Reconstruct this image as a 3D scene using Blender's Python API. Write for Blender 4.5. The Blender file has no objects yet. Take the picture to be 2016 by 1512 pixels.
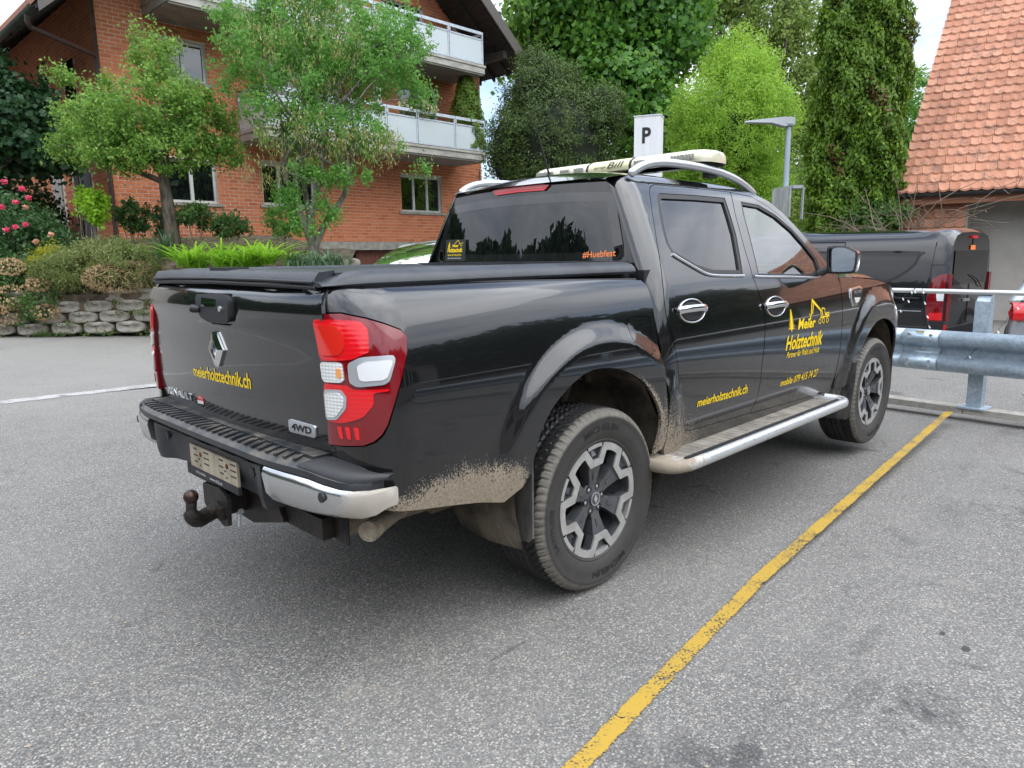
import bpy, bmesh, math, random
import numpy as np
from mathutils import Vector, Matrix, geometry
D = bpy.data
sc = bpy.context.scene
COL = sc.collection
pi = math.pi
# ------------------------------------------------------------ camera, world, sun, exposure
CAM = (-2.2205, -2.6368, 1.3671); YAW, PITCH, ROLL, FPX = 0.7881, 0.1765, -0.0165, 1403.38
def cam_axes():
    cy, sy, cp, sp = math.cos(YAW), math.sin(YAW), math.cos(PITCH), math.sin(PITCH)
    f = Vector((cy*cp, sy*cp, -sp)); r = Vector((sy, -cy, 0)); u = r.cross(f)
    c, s = math.cos(ROLL), math.sin(ROLL)
    return c*r+s*u, -s*r+c*u, f
CR, CU, CF = cam_axes()
cd = D.cameras.new('camera'); cam = D.objects.new('camera', cd); COL.objects.link(cam)
cd.sensor_width = 36; cd.lens = FPX/2016*36; cd.clip_end = 2000; cd.clip_start = .05
cam.matrix_world = Matrix(((CR.x, CU.x, -CF.x, CAM[0]), (CR.y, CU.y, -CF.y, CAM[1]), (CR.z, CU.z, -CF.z, CAM[2]), (0, 0, 0, 1)))
sc.camera = cam
SUN_EL, SUN_AZ = math.radians(60), math.radians(-72)     # azimuth of the sun, from +x towards +y
def at(px, py, Z):      # a point of the place at depth Z from the photographer
    return Vector(CAM)+(CF+CR*((px-1008)/FPX)-CU*((py-756)/FPX))*Z
wd = D.worlds.new('World'); sc.world = wd; wd.use_nodes = True
wn = wd.node_tree; wn.nodes.clear()
# ------------------------------------------------------------ node expression helper
class X:
    def __init__(s, t, o): s.t, s.o = t, o
    def m(s, op, b=None, c=None, clamp=False):
        n = s.t.nodes.new('ShaderNodeMath'); n.operation = op; n.use_clamp = clamp
        for i, v in enumerate((s, b, c)):
            if v is None: continue
            if isinstance(v, X): s.t.links.new(v.o, n.inputs[i])
            else: n.inputs[i].default_value = v
        return X(s.t, n.outputs[0])
    def __add__(s, b): return s.m('ADD', b)
    def __sub__(s, b): return s.m('SUBTRACT', b)
    def __mul__(s, b): return s.m('MULTIPLY', b)
    def __rmul__(s, b): return s.m('MULTIPLY', b)
    def __rsub__(s, b): return (s*-1)+b
    def mx(s, b): return s.m('MAXIMUM', b)
    def mn(s, b): return s.m('MINIMUM', b)
    def ss(s, a, b):     # smooth step a..b
        n = s.t.nodes.new('ShaderNodeMapRange'); n.interpolation_type = 'SMOOTHSTEP'
        s.t.links.new(s.o, n.inputs[0]); n.inputs[1].default_value = a; n.inputs[2].default_value = b
        return X(s.t, n.outputs[0])
    def fr(s): return s.m('FRACT')
class NT:
    def __init__(s, t): s.t = t
    def coord(s, k='Object'):
        n = s.t.nodes.new('ShaderNodeTexCoord'); return n.outputs[k]
    def geo(s, k): n = s.t.nodes.new('ShaderNodeNewGeometry'); return X(s.t, n.outputs[k])
    def sep(s, v):
        n = s.t.nodes.new('ShaderNodeSeparateXYZ'); s.t.links.new(v, n.inputs[0]); return [X(s.t, n.outputs[i]) for i in range(3)]
    def comb(s, *v):
        n = s.t.nodes.new('ShaderNodeCombineXYZ')
        for i, a in enumerate(v):
            if isinstance(a, X): s.t.links.new(a.o, n.inputs[i])
            else: n.inputs[i].default_value = a
        return n.outputs[0]
    def noise(s, v, scale, detail=3, rough=.5, dist=0, out=0):
        n = s.t.nodes.new('ShaderNodeTexNoise'); s.t.links.new(v, n.inputs['Vector'])
        n.inputs['Scale'].default_value = scale; n.inputs['Detail'].default_value = detail
        n.inputs['Roughness'].default_value = rough; n.inputs['Distortion'].default_value = dist
        return X(s.t, n.outputs[out])
    def vor(s, v, scale, feat='F1', out='Distance'):
        n = s.t.nodes.new('ShaderNodeTexVoronoi'); n.feature = feat; s.t.links.new(v, n.inputs['Vector'])
        n.inputs['Scale'].default_value = scale
        return X(s.t, n.outputs[out])
    def scale(s, v, sc_):
        n = s.t.nodes.new('ShaderNodeMapping'); s.t.links.new(v, n.inputs[0]); n.inputs['Scale'].default_value = sc_; return n.outputs[0]
    def mix(s, f, a, b):
        n = s.t.nodes.new('ShaderNodeMix'); n.data_type = 'RGBA'
        for i, v in ((0, f), (6, a), (7, b)):
            if isinstance(v, X): s.t.links.new(v.o, n.inputs[i])
            elif i: n.inputs[i].default_value = (*v, 1) if len(v) == 3 else v
            else: n.inputs[0].default_value = v
        return X(s.t, n.outputs[2])
    def ramp(s, f, pts):
        n = s.t.nodes.new('ShaderNodeValToRGB'); s.t.links.new(f.o, n.inputs[0]); e = n.color_ramp.elements
        while len(e) < len(pts): e.new(.5)
        for i, (p, c) in enumerate(pts): e[i].position = p; e[i].color = (*c, 1)
        return X(s.t, n.outputs[0])
    def bump(s, h, strength=.3, dist=.01):
        n = s.t.nodes.new('ShaderNodeBump'); n.inputs['Strength'].default_value = strength; n.inputs['Distance'].default_value = dist
        s.t.links.new(h.o, n.inputs['Height']); return n.outputs[0]
# world: Nishita sky behind a broken layer of pale cloud
w = NT(wn)
sky = wn.nodes.new('ShaderNodeTexSky'); sky.sky_type = 'NISHITA'; sky.sun_disc = False
sky.sun_elevation = SUN_EL; sky.sun_rotation = pi/2-SUN_AZ
g = w.coord('Generated'); gx, gy, gz = w.sep(g)
inv = gz.mx(0.0)+.18
cv = w.comb(gx.m('DIVIDE', inv), gy.m('DIVIDE', inv), 0.)
n1 = w.noise(cv, .55, 7, .55, .5)
n2 = w.noise(cv, 1.7, 5, .6, .8)
cover = (n1*.75+n2*.25).ss(.36, .52)
cl = w.ramp((n1*.4+n2*.6).ss(.30, .70), [(0, (6.2, 6.8, 7.9)), (.5, (9.6, 10.1, 11.0)), (1, (13.9, 14.2, 14.8))])
cie = gz.mx(0)*1.25+.17          # an overcast sky is about three times brighter overhead than at the horizon
vm = wn.nodes.new('ShaderNodeVectorMath'); vm.operation = 'SCALE'; wn.links.new(cl.o, vm.inputs[0]); wn.links.new(cie.o, vm.inputs['Scale']); cl = X(wn, vm.outputs[0])
tot = w.mix(cover*.92, X(wn, sky.outputs[0]), cl)
bg = wn.nodes.new('ShaderNodeBackground'); wn.links.new(tot.o, bg.inputs[0]); bg.inputs[1].default_value = .115
wo = wn.nodes.new('ShaderNodeOutputWorld'); wn.links.new(bg.outputs[0], wo.inputs[0])
sl = D.lights.new('sun', 'SUN'); sl.energy = .75; sl.angle = math.radians(80); sl.color = (1, 1, .99)
so = D.objects.new('sun', sl); COL.objects.link(so)
sd = Vector((math.cos(SUN_EL)*math.cos(SUN_AZ), math.cos(SUN_EL)*math.sin(SUN_AZ), math.sin(SUN_EL)))
so.rotation_euler = sd.to_track_quat('Z', 'Y').to_euler()
vs = sc.view_settings; vs.view_transform = 'Standard'; vs.look = 'None'; vs.exposure = 1.30; vs.gamma = 1; vs.use_curve_mapping = False
sc.cycles.max_bounces = 7; sc.cycles.transparent_max_bounces = 10; sc.cycles.caustics_reflective = False; sc.cycles.caustics_refractive = False
# ------------------------------------------------------------ materials
def mat(name, col=(.5, .5, .5), rough=.5, metal=0, coat=0, fn=None, **kw):
    m = D.materials.new(name); m.use_nodes = True; t = m.node_tree; b = t.nodes['Principled BSDF']
    b.inputs['Base Color'].default_value = (*col, 1); b.inputs['Roughness'].default_value = rough
    b.inputs['Metallic'].default_value = metal; b.inputs['Coat Weight'].default_value = coat
    b.inputs['Coat Roughness'].default_value = .03
    for k, v in kw.items(): b.inputs[k.replace('_', ' ')].default_value = v
    if fn: fn(NT(t), t, b)
    return m
def setc(t, b, c=None, r=None, n=None, met=None):
    if c is not None: t.links.new(c.o, b.inputs['Base Color'])
    if r is not None: t.links.new(r.o, b.inputs['Roughness'])
    if n is not None: t.links.new(n, b.inputs['Normal'])
    if met is not None: t.links.new(met.o, b.inputs['Metallic'])
M = {}
def var(lo, hi, scale=3, bump=0, bs=60, detail=5, stretch=None, rough=None):
    def f(N, t, b):
        v = N.coord()
        if stretch: v = N.scale(v, stretch)
        n = N.noise(v, scale, detail, .6)
        c = N.mix(n.ss(.3, .7), lo, hi)
        nm = N.bump(N.noise(v, bs, 4, .6), bump, .01) if bump else None
        setc(t, b, c, n*(rough[1]-rough[0])+rough[0] if rough else None, nm)
    return f
MUD = (.30, .245, .175); DUST = (.20, .18, .155)
def paint_fn(full):
    def f(N, t, b):
        v = N.coord(); x, y, z = N.sep(v)
        st = N.noise(N.scale(v, (60, 60, 5)), 1.0, 4, .7)          # rain streaks in the dust
        fine = N.noise(v, 420, 3, .7); big = N.noise(v, 4.5, 4, .6)
        zd = z+(big-.5)*.22
        dust = (1-zd.ss(.46, 1.00))*(st*.60+.08)*(big*1.0+.10)*(fine.ss(.30, .62)*.8+.2)*(x.ss(-.2, 1.2)*.75+.22)
        rear = (1-x.ss(-1.10, -1.06))*(1-z.ss(1.14, 1.24))*(st*.13+.01)*(fine*.8+.3)
        dust = dust.mx(rear)+.004
        sp = N.noise(N.scale(v, (20, 20, 16)), 1.0, 7, .8, 1.5)
        # mud thrown up behind the rear wheel, ahead of the rear wheel, along the arches and the sill
        a = (1-(z-((x+.72).m('ABSOLUTE')*-.16)).ss(.60, .755))*(1-x.ss(-.50, -.40))*x.ss(-1.12, -1.02)*1.12
        bq = (1-(z+(x-.45)*.50).ss(.50, .86))*x.ss(.38, .42)*(1-x.ss(.65, 1.20))*.95
        cq = (1-z.ss(.43, .52))*.45
        r1 = ((x*x)+((z-.47)*(z-.47))).m('SQRT'); dq = (1-r1.ss(.450, .478))*(x.ss(.10, .38)*.65+.10)
        e = ((x-3.13)*(x-3.13)+(z-.45)*(z-.45)).m('SQRT'); eq = (1-e.ss(.46, .50))*.35
        mk = a.mx(bq).mx(cq).mx(dq).mx(eq)
        sp2 = N.noise(N.scale(v, (150, 150, 110)), 1.0, 4, .8)
        mud = (mk*1.0+(sp-.5)*1.3+(sp2-.5)*2.6+(fine-.5)*.8-.50).ss(0, .28)*mk.ss(0, .12)
        c = N.mix(dust, (.0055, .0058, .0065), DUST); c = N.mix(mud, c, N.mix((fine*.5+sp2*.5).ss(.35,.65), (.16, .125, .085), (.38, .325, .25)))
        r = (dust*.9+.16).mn(.8)
        setc(t, b, c, r.mx(mud*.9), N.bump(mud*fine+mud*.3, .5, .006))
        cw = (1-dust*1.9).mx(0)*(1-mud)
        t.links.new(cw.o, b.inputs['Coat Weight'])
    return f
M['paint'] = mat('black_car_paint', (.006, .006, .007), .2, 0, 1, paint_fn(1), Coat_IOR=1.58, IOR=1.30)
M['vanpaint'] = mat('van_black_paint', (.006, .0065, .008), .2, 0, 1, None, Coat_IOR=1.5, IOR=1.35)
M['silver_car'] = mat('silver_car_paint', (.42, .44, .46), .3, .6, 1)
M['plastic'] = mat('black_plastic', (.018, .019, .021), .55, fn=None)
def pl_fn(N, t, b):
    v = N.coord(); x, y, z = N.sep(v); n = N.noise(v, 9, 5, .65); f = N.noise(v, 300, 3, .7)
    up = N.sep(N.geo('Normal').o)[2]
    k = ((n-.42)*2.2).mx(0)*(up.ss(.2, .9)*.75+.12)*(f+.4)
    setc(t, b, N.mix(k.mn(1), (.022, .025, .030), (.30, .26, .20)), k*.4+.42, N.bump(f, .25, .002))
M['bumper_plastic'] = mat('dusty_bumper_plastic', fn=pl_fn)
M['cover'] = mat('tonneau_cover_black', (.03, .034, .04), .34, fn=var((.022, .025, .03), (.045, .05, .058), 6, .15, 500, rough=(.28, .42)))
M['rubber'] = mat('seal_rubber', (.012, .012, .013), .5)
def tyre_fn(N, t, b):
    v = N.coord(); x, y, z = N.sep(v); r = (x*x+z*z).m('SQRT'); n = N.noise(v, 28, 5, .7); f = N.noise(v, 160, 3, .7)
    ay = y.m('ABSOLUTE')
    shoulder = r.ss(.342, .356)*ay.ss(.095, .108)
    side = (1-r.ss(.33, .36))*.10+.04
    k = (shoulder*.85).mx(side)*(n*1.4+.05)*(f*.6+.5)
    setc(t, b, N.mix(k.mn(1), (.016, .016, .017), (.25, .225, .185)), k*.3+.55, N.bump(f, .3, .002))
M['tyre'] = mat('dusty_tyre_rubber', fn=tyre_fn)
def rimd_fn(N, t, b):
    v = N.coord(); n = N.noise(v, 14, 5, .65); f = N.noise(v, 260, 3, .7)
    k = (n-.38).mx(0)*1.0*(f+.3)
    setc(t, b, N.mix(k.mn(1), (.085, .09, .10), (.26, .235, .20)), k*.5+.33)
M['rim_dark'] = mat('rim_dark_grey', fn=rimd_fn, metal=.45)
def riml_fn(N, t, b):
    v = N.coord(); n = N.noise(v, 20, 5, .65)
    setc(t, b, N.mix(n.ss(.3, .75), (.40, .395, .375), (.52, .515, .50)), n*.2+.34)
M['rim_face'] = mat('machined_rim_face', fn=riml_fn, metal=.55)
M['chrome'] = mat('chrome', (.78, .79, .8), .07, 1)
def chr_fn(N, t, b):
    v = N.coord(); x, y, z = N.sep(v); n = N.noise(v, 14, 6, .7); f = N.noise(v, 350, 3, .75)
    e = y.m('ABSOLUTE')-.70
    k = ((e*5.5)+(x+1.16)*5.5+(n-.5)*2.0-(z-.66)*5-.70).ss(0, .45)*(f*.5+.6)
    k2 = (k*.8).mx((n*.15+.04)*(1-z.ss(.60, .75))*(f+.5)).mn(1)
    setc(t, b, N.mix(k2, (.62, .63, .64), (.36, .30, .215)), k2*.7+.17, None, 1-k2)
M['dirty_chrome'] = mat('dirty_chrome', fn=chr_fn, metal=1)
M['alu'] = mat('satin_aluminium', (.62, .64, .67), .3, .75)
def step_fn(N, t, b):
    v = N.coord(); x, y, z = N.sep(v); n = N.noise(v, 16, 6, .7); f = N.noise(v, 330, 3, .75)
    k = ((.60-x)*4.2+(n-.5)*2.6).ss(0, .8).mx((n-.4).mx(0)*.6*(f+.4))
    setc(t, b, N.mix(k, (.62, .64, .66), N.mix(f, (.24, .19, .13), (.42, .36, .28))), k*.6+.27, N.bump(k*f, .6, .008), (1-k)*.7)
M['step_silver'] = mat('muddy_step_aluminium', fn=step_fn)
M['step_tread'] = mat('dusty_step_tread', fn=var((.16, .145, .12), (.30, .27, .23), 9, .4, 260), rough=.8)
M['mud'] = mat('dried_mud', fn=var((.13, .10, .07), (.33, .28, .21), 10, .9, 45), rough=.95)
M['liner'] = mat('muddy_wheel_liner', fn=var((.035, .03, .024), (.17, .14, .10), 7, .8, 40), rough=.9)
M['flap'] = mat('dusty_mudflap', fn=var((.025, .027, .03), (.12, .11, .095), 8, .2, 200, stretch=(2, 2, .6)), rough=.55)
M['frame'] = mat('rusty_black_steel', fn=var((.010, .010, .011), (.036, .026, .019), 16, .5, 90), rough=.5, metal=.3)
M['ball'] = mat('tow_ball_rust', (.055, .032, .026), .35, .7)
M['badge_silver'] = mat('silver_badge_lettering', (.68,.69,.70), .3, .35)
M['exh'] = mat('muddy_tailpipe', fn=var((.22, .18, .13), (.40, .34, .26), 20, .9, 90), rough=.9)
def glass(name, tint, trans, rough=.0, coat=1.5):
    m = D.materials.new(name); m.use_nodes = True; t = m.node_tree; t.nodes.clear()
    o = t.nodes.new('ShaderNodeOutputMaterial'); mx = t.nodes.new('ShaderNodeMixShader'); m1 = t.nodes.new('ShaderNodeMixShader')
    g_ = t.nodes.new('ShaderNodeBsdfGlossy'); g_.inputs['Roughness'].default_value = rough; g_.inputs['Color'].default_value = (1, 1, 1, 1)
    tr = t.nodes.new('ShaderNodeBsdfTransparent'); tr.inputs[0].default_value = (*tint, 1)
    df = t.nodes.new('ShaderNodeBsdfDiffuse'); df.inputs[0].default_value = (.008, .009, .01, 1)
    fr = t.nodes.new('ShaderNodeFresnel'); fr.inputs[0].default_value = coat
    m1.inputs[0].default_value = trans; t.links.new(df.outputs[0], m1.inputs[1]); t.links.new(tr.outputs[0], m1.inputs[2])
    t.links.new(fr.outputs[0], mx.inputs[0]); t.links.new(m1.outputs[0], mx.inputs[1]); t.links.new(g_.outputs[0], mx.inputs[2]); t.links.new(mx.outputs[0], o.inputs[0])
    return m
M['glass_front'] = glass('clear_car_glass', (.62, .70, .68), .95, 0, 2.5)
M['glass_car'] = glass('car_windscreen', (.45, .55, .50), .5, 0, 1.6)
M['glass_dark'] = glass('privacy_glass', (.28, .29, .30), .55, 0, 1.75)
M['glass_house'] = glass('house_window_glass', (.25, .28, .3), .35, 0, 2.4)
M['glass_van'] = glass('van_privacy_glass', (.2, .2, .2), .1, 0, 1.55)
M['frosted'] = mat('frosted_balcony_glass', (.62, .68, .70), .2, 0, .4, Alpha=.78)
def rl_fn(N, t, b):
    v = N.coord(); x, y, z = N.sep(v); q = (z*70).fr(); k = q.ss(.0, .5)*(1-q.ss(.5, 1)); n = N.noise(v, 22, 3, .5)
    setc(t, b, N.mix(k*.25+n*.6, (.56, .004, .010), (.78, .013, .018)), None, N.bump(k, .08, .003))
M['red'] = mat('red_lens', (.70, .010, .014), .1, 0, .6, rl_fn, Emission_Color=(.5, 0, 0, 1), Emission_Strength=0)
M['dark_red'] = mat('dark_red_lens', (.17, .004, .008), .08, 0, .7)
M['mid_red'] = mat('bright_red_lens', (.62, .02, .012), .12, 0, 1)
def cl_fn(N, t, b):
    v = N.coord(); x, y, z = N.sep(v); q = (z*95).fr(); r = ((y-x)*60).fr(); k = (q.ss(.0, .5)*(1-q.ss(.5, 1)))*.6+(r.ss(0, .5)*(1-r.ss(.5, 1)))*.4
    setc(t, b, N.mix(k.ss(.2, .7), (.60, .61, .60), (.82, .82, .80)), None, N.bump(k, .3, .004))
M['lens_clear'] = mat('clear_lens', fn=cl_fn, rough=.15, metal=.2, coat=1)
M['lens_white'] = mat('white_lens', (.74, .75, .75), .2, .1, 1)
M['lens_amber'] = mat('amber_bulb', (.75, .30, .08), .3, 0, 1)
M['yellow'] = mat('yellow_vinyl', (.80, .55, .008), .45)
M['orange'] = mat('orange_vinyl', (.9, .24, .06), .45)
M['white'] = mat('white_paint', (.72, .73, .74), .5)
M['black'] = mat('matt_black', (.012, .012, .013), .6)
M['interior'] = mat('dark_interior', (.03, .031, .034), .8)
M['seat'] = mat('seat_fabric', (.035, .037, .042), .9)
M['bar_lens'] = mat('cream_light_bar_dome', fn=var((.60, .57, .40), (.74, .72, .58), 12), rough=.28, coat=.4)
M['bar_panel'] = mat('cream_light_bar_panel', (.70, .66, .40), .35)
M['bar_in'] = mat('light_bar_reflector', (.42, .42, .37), .3, .3)
M['plate'] = mat('dirty_steel_plate_holder', fn=var((.27, .225, .16), (.42, .36, .27), 18, .2, 200, stretch=(1, 1, .3)), rough=.7)
M['rust'] = mat('rust', fn=var((.10, .04, .02), (.24, .10, .04), 60, .5, 300), rough=.9)
STAINS = [(-.548,-1.835,.11,.045,.55),(.34,-1.86,.20,.035,.22),(-.02,-1.965,.15,.05,.28),(.576,-2.035,.030,.017,.9),(.515,-2.122,.030,.017,.9),(-.62,-.98,.12,.012,.45)]
def asphalt_fn(N, t, b):
    v = N.coord(); x, y, z = N.sep(v)
    big = N.noise(v, .35, 5, .6); mid = N.noise(v, 2.2, 5, .65); mic = N.noise(v, 60, 4, .7)
    n = t.nodes.new('ShaderNodeTexVoronoi'); t.links.new(v, n.inputs['Vector']); n.inputs['Scale'].default_value = 120
    dd = X(t, n.outputs['Distance']); cc = N.sep(n.outputs['Color'])
    n2 = t.nodes.new('ShaderNodeTexVoronoi'); t.links.new(v, n2.inputs['Vector']); n2.inputs['Scale'].default_value = 210
    d2 = X(t, n2.outputs['Distance']); c2 = N.sep(n2.outputs['Color'])
    stone = N.ramp(cc[0], [(0, (.050, .048, .045)), (.40, (.115, .110, .101)), (.72, (.200, .190, .170)), (.90, (.33, .305, .26)), (.97, (.44, .42, .37)), (1, (.28, .19, .12))])
    small = N.ramp(c2[0], [(0, (.044, .044, .044)), (.6, (.100, .098, .093)), (.9, (.21, .20, .185)), (1, (.34, .33, .31))])
    c = N.mix(dd.ss(.30, .62), stone, small)
    n3 = t.nodes.new('ShaderNodeTexVoronoi'); t.links.new(v, n3.inputs['Vector']); n3.inputs['Scale'].default_value = 68
    d3 = X(t, n3.outputs['Distance']); c3 = N.sep(n3.outputs['Color'])
    peb = c3[0].ss(.86, .88)*(1-d3.ss(.20, .34)); c = N.mix(peb*.75, c, N.mix(c3[1], (.30, .235, .155), (.52, .50, .45)))
    pit = N.noise(v, 120, 3, .6).ss(.60, .70)*.55; c = N.mix(pit, c, (.028, .028, .028))
    far = y.ss(3.5, 7)*.5
    wear = ((mid-.5)*.55+(big-.5)*.9).m('ADD', .03)
    c = N.mix((wear*1.0+far*.7+.16).mx(0).mn(.6), c, (.245, .234, .214))
    # dark damp spots, oil and tar
    ob = N.noise(v, 1.6, 6, .78, .5).ss(.55, .66)*(1-y.ss(-2.1, -1.2))*.8
    for sx, sy, rx, ry, am in STAINS:
        dn = N.noise(v, 9, 5, .75); q = ((((x-sx)*(1/rx)).m('POWER', 2))+(((y-sy)*(1/ry)).m('POWER', 2))).m('SQRT')+(dn-.5)*1.9
        ob = ob.mx((1-q.ss(.6, 1.0))*am)
    tar = N.noise(N.scale(v, (1, .45, 1)), 2.7, 3, .6).ss(.68, .72)*.5
    c = N.mix(ob.mx(tar), c, (.022, .023, .025))
    ce = t.nodes.new('ShaderNodeTexVoronoi'); ce.feature = 'DISTANCE_TO_EDGE'; ce.inputs['Scale'].default_value = .42
    wv = t.nodes.new('ShaderNodeVectorMath'); wv.operation = 'MULTIPLY_ADD'; nn = t.nodes.new('ShaderNodeTexNoise'); nn.inputs['Scale'].default_value = 2.2; nn.inputs['Detail'].default_value = 6; t.links.new(v, nn.inputs['Vector'])
    t.links.new(nn.outputs['Color'], wv.inputs[0]); wv.inputs[1].default_value = (.9, .9, 0); t.links.new(v, wv.inputs[2]); t.links.new(wv.outputs[0], ce.inputs['Vector'])
    crack = (1-X(t, ce.outputs['Distance']).ss(.0, .006))*N.noise(v, .8, 3, .6).ss(.56, .66)*.5
    c = N.mix(crack, c, (.02, .02, .021))
    trk = (1-((y+2.6-x*.07).m('ABSOLUTE')-.78).m('ABSOLUTE').ss(.05, .16))*N.noise(N.scale(v, (.6, 3, 1)), 2, 4, .6).ss(.4, .7)*.22
    c = N.mix(trk, c, (.035, .035, .036))
    # pale sandy dust drifts
    sand = N.noise(v, 3.1, 6, .72, .6).ss(.60, .74)*.5
    c = N.mix(sand, c, (.30, .265, .21))
    h = (1-dd)*.6+(1-d2)*.3+mic*.3
    setc(t, b, c, mic*.2+.68, N.bump(h, .55, .006))
M['asphalt'] = mat('worn_asphalt', fn=asphalt_fn)
def paintline(colr, wearlo):
    def f(N, t, b):
        v = N.coord(); uu = N.sep(N.coord('UV'))[0]; ed = (uu-.5).m('ABSOLUTE'); a = N.noise(v, 130, 4, .75); m_ = N.noise(v, 5, 4, .7); vv = N.vor(v, 95)
        k = (a*.8+m_*.75-vv*.25-ed.ss(.30, .52)*.42+.02).ss(wearlo, wearlo+.16)
        setc(t, b, N.mix(k, (.075, .073, .068), colr), None, N.bump(a, .5, .004))
        t.links.new(k.ss(.02, .3).o, b.inputs['Alpha'])
    return f
M['yellow_line'] = mat('worn_yellow_road_paint', fn=paintline((.40, .255, .03), .50), rough=.75)
M['white_line'] = mat('worn_white_road_paint', fn=paintline((.37, .365, .35), .51), rough=.75)
M['concrete'] = mat('weathered_concrete', fn=var((.24, .225, .19), (.40, .38, .335), 5, .4, 50), rough=.9)
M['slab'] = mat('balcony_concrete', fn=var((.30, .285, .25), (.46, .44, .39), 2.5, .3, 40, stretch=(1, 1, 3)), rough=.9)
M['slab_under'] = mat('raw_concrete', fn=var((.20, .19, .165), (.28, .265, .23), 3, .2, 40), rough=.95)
def stone_fn(N, t, b):
    v = N.coord(); n = N.noise(v, 6, 5, .65); f = N.noise(v, 90, 4, .7); r = N.t.nodes.new('ShaderNodeObjectInfo')
    c = N.mix(n.ss(.3, .7), (.22, .20, .165), (.42, .39, .335)); c = N.mix(X(t, r.outputs['Random'])*.5, c, (.22, .20, .17))
    moss = N.noise(v, 9, 4, .6).ss(.62, .75)*.6; c = N.mix(moss, c, (.10, .12, .045))
    setc(t, b, c, None, N.bump(f, .5, .01))
M['planter'] = mat('concrete_planter_stone', fn=stone_fn, rough=.92)
def brick_fn(base=.0):
    def f(N, t, b):
        v = N.coord('Object'); gp = N.geo('Position').o
        r = N.geo('Random Per Island'); oi = t.nodes.new('ShaderNodeObjectInfo'); rr = (r+X(t, oi.outputs['Random'])).fr()
        c = N.ramp(rr, [(0, (.46, .135, .052)), (.35, (.56, .175, .068)), (.7, (.62, .21, .088)), (1, (.50, .155, .068))])
        n = N.noise(gp, 1.1, 5, .6); f_ = N.noise(gp, 60, 4, .7)
        c = N.mix((n-.5).mx(0)*.7, c, (.24, .10, .06)); c = N.mix((f_-.5).mx(0)*.5, c, (.50, .26, .18))
        setc(t, b, c, None, N.bump(f_, .4, .01))
    return f
M['brick'] = mat('orange_brick', fn=brick_fn(), rough=.85)
M['mortar'] = mat('mortar', fn=var((.60, .50, .43), (.72, .62, .54), 8, .3, 80), rough=.95)
def tile_fn(N, t, b):
    gp = N.geo('Position').o; r = N.geo('Random Per Island'); oi = t.nodes.new('ShaderNodeObjectInfo'); rr = (r+X(t, oi.outputs['Random'])).fr()
    c = N.ramp(rr, [(0, (.36, .145, .080)), (.5, (.44, .19, .110)), (1, (.52, .245, .150))])
    n = N.noise(gp, 3.2, 6, .75, .5); n3 = N.noise(gp, 14, 5, .75)
    c = N.mix((n*.55+n3*.55).ss(.52, .70)*.8, c, (.14, .095, .075)); f_ = N.noise(gp, 90, 4, .7)
    setc(t, b, c, None, N.bump(f_, .3, .01))
M['tile'] = mat('weathered_clay_tile', fn=tile_fn, rough=.8)
M['dark_wood'] = mat('dark_stained_wood', fn=var((.018, .014, .012), (.05, .038, .03), 4, .3, 30, stretch=(1, .2, 4)), rough=.75)
M['verge'] = mat('brown_metal_verge', (.10, .085, .075), .5)
M['gutter'] = mat('dark_green_copper_gutter', fn=var((.03, .05, .045), (.07, .10, .085), 6), rough=.5, metal=.4)
M['pipe_brown'] = mat('brown_downpipe', (.055, .035, .03), .4)
M['rail_steel'] = mat('galvanised_balcony_steel', fn=var((.40, .45, .50), (.54, .59, .63), 9), rough=.5, metal=.25)
M['win_frame'] = mat('white_window_frame', fn=var((.55, .55, .53), (.66, .66, .64), 5), rough=.45)
M['plaster'] = mat('grey_plaster', fn=var((.36, .335, .30), (.44, .41, .37), 1.5, .15, 70), rough=.95)
M['plaster_dark'] = mat('slate_grey_plaster', (.13, .135, .145), .9)
M['garage_door'] = mat('brown_garage_boards', fn=var((.10, .035, .02), (.17, .06, .035), 6, stretch=(4, 4, .3)), rough=.7)
def galv_fn(N, t, b):
    v = N.coord(); n = N.noise(v, 7, 5, .7); q = N.vor(v, 45, out='Color'); f = N.noise(v, 2.5, 3, .5)
    k = N.sep(q.o)[0]*.25+n*.75
    c = N.mix(k.ss(.25, .75), (.33, .42, .50), (.52, .60, .67)); c = N.mix(f.ss(.62, .8)*.5, c, (.30, .29, .24))
    setc(t, b, c, n*.2+.36)
M['galv'] = mat('galvanised_steel', fn=galv_fn, metal=.55)
M['pole'] = mat('grey_blue_pole', (.36, .43, .50), .5, .3)
M['lamp'] = mat('grey_lamp_housing', (.33, .35, .36), .5)
M['wire'] = mat('dark_wire', (.02, .02, .02), .6)
M['soil'] = mat('garden_soil', fn=var((.06, .045, .03), (.16, .125, .085), 5, .8, 30), rough=.95)
M['pot'] = mat('terracotta', (.40, .15, .08), .8)
M['pot_blue'] = mat('blue_pot', (.04, .07, .25), .4)
M['bark'] = mat('tree_bark', fn=var((.045, .035, .025), (.16, .13, .10), 14, .9, 45, stretch=(1, 1, .35)), rough=.95)
M['bark_grey'] = mat('grey_bark', fn=var((.10, .09, .075), (.26, .24, .20), 12, .9, 45, stretch=(1, 1, .4)), rough=.95)
M['twig'] = mat('bare_twig', (.20, .15, .11), .9)
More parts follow.
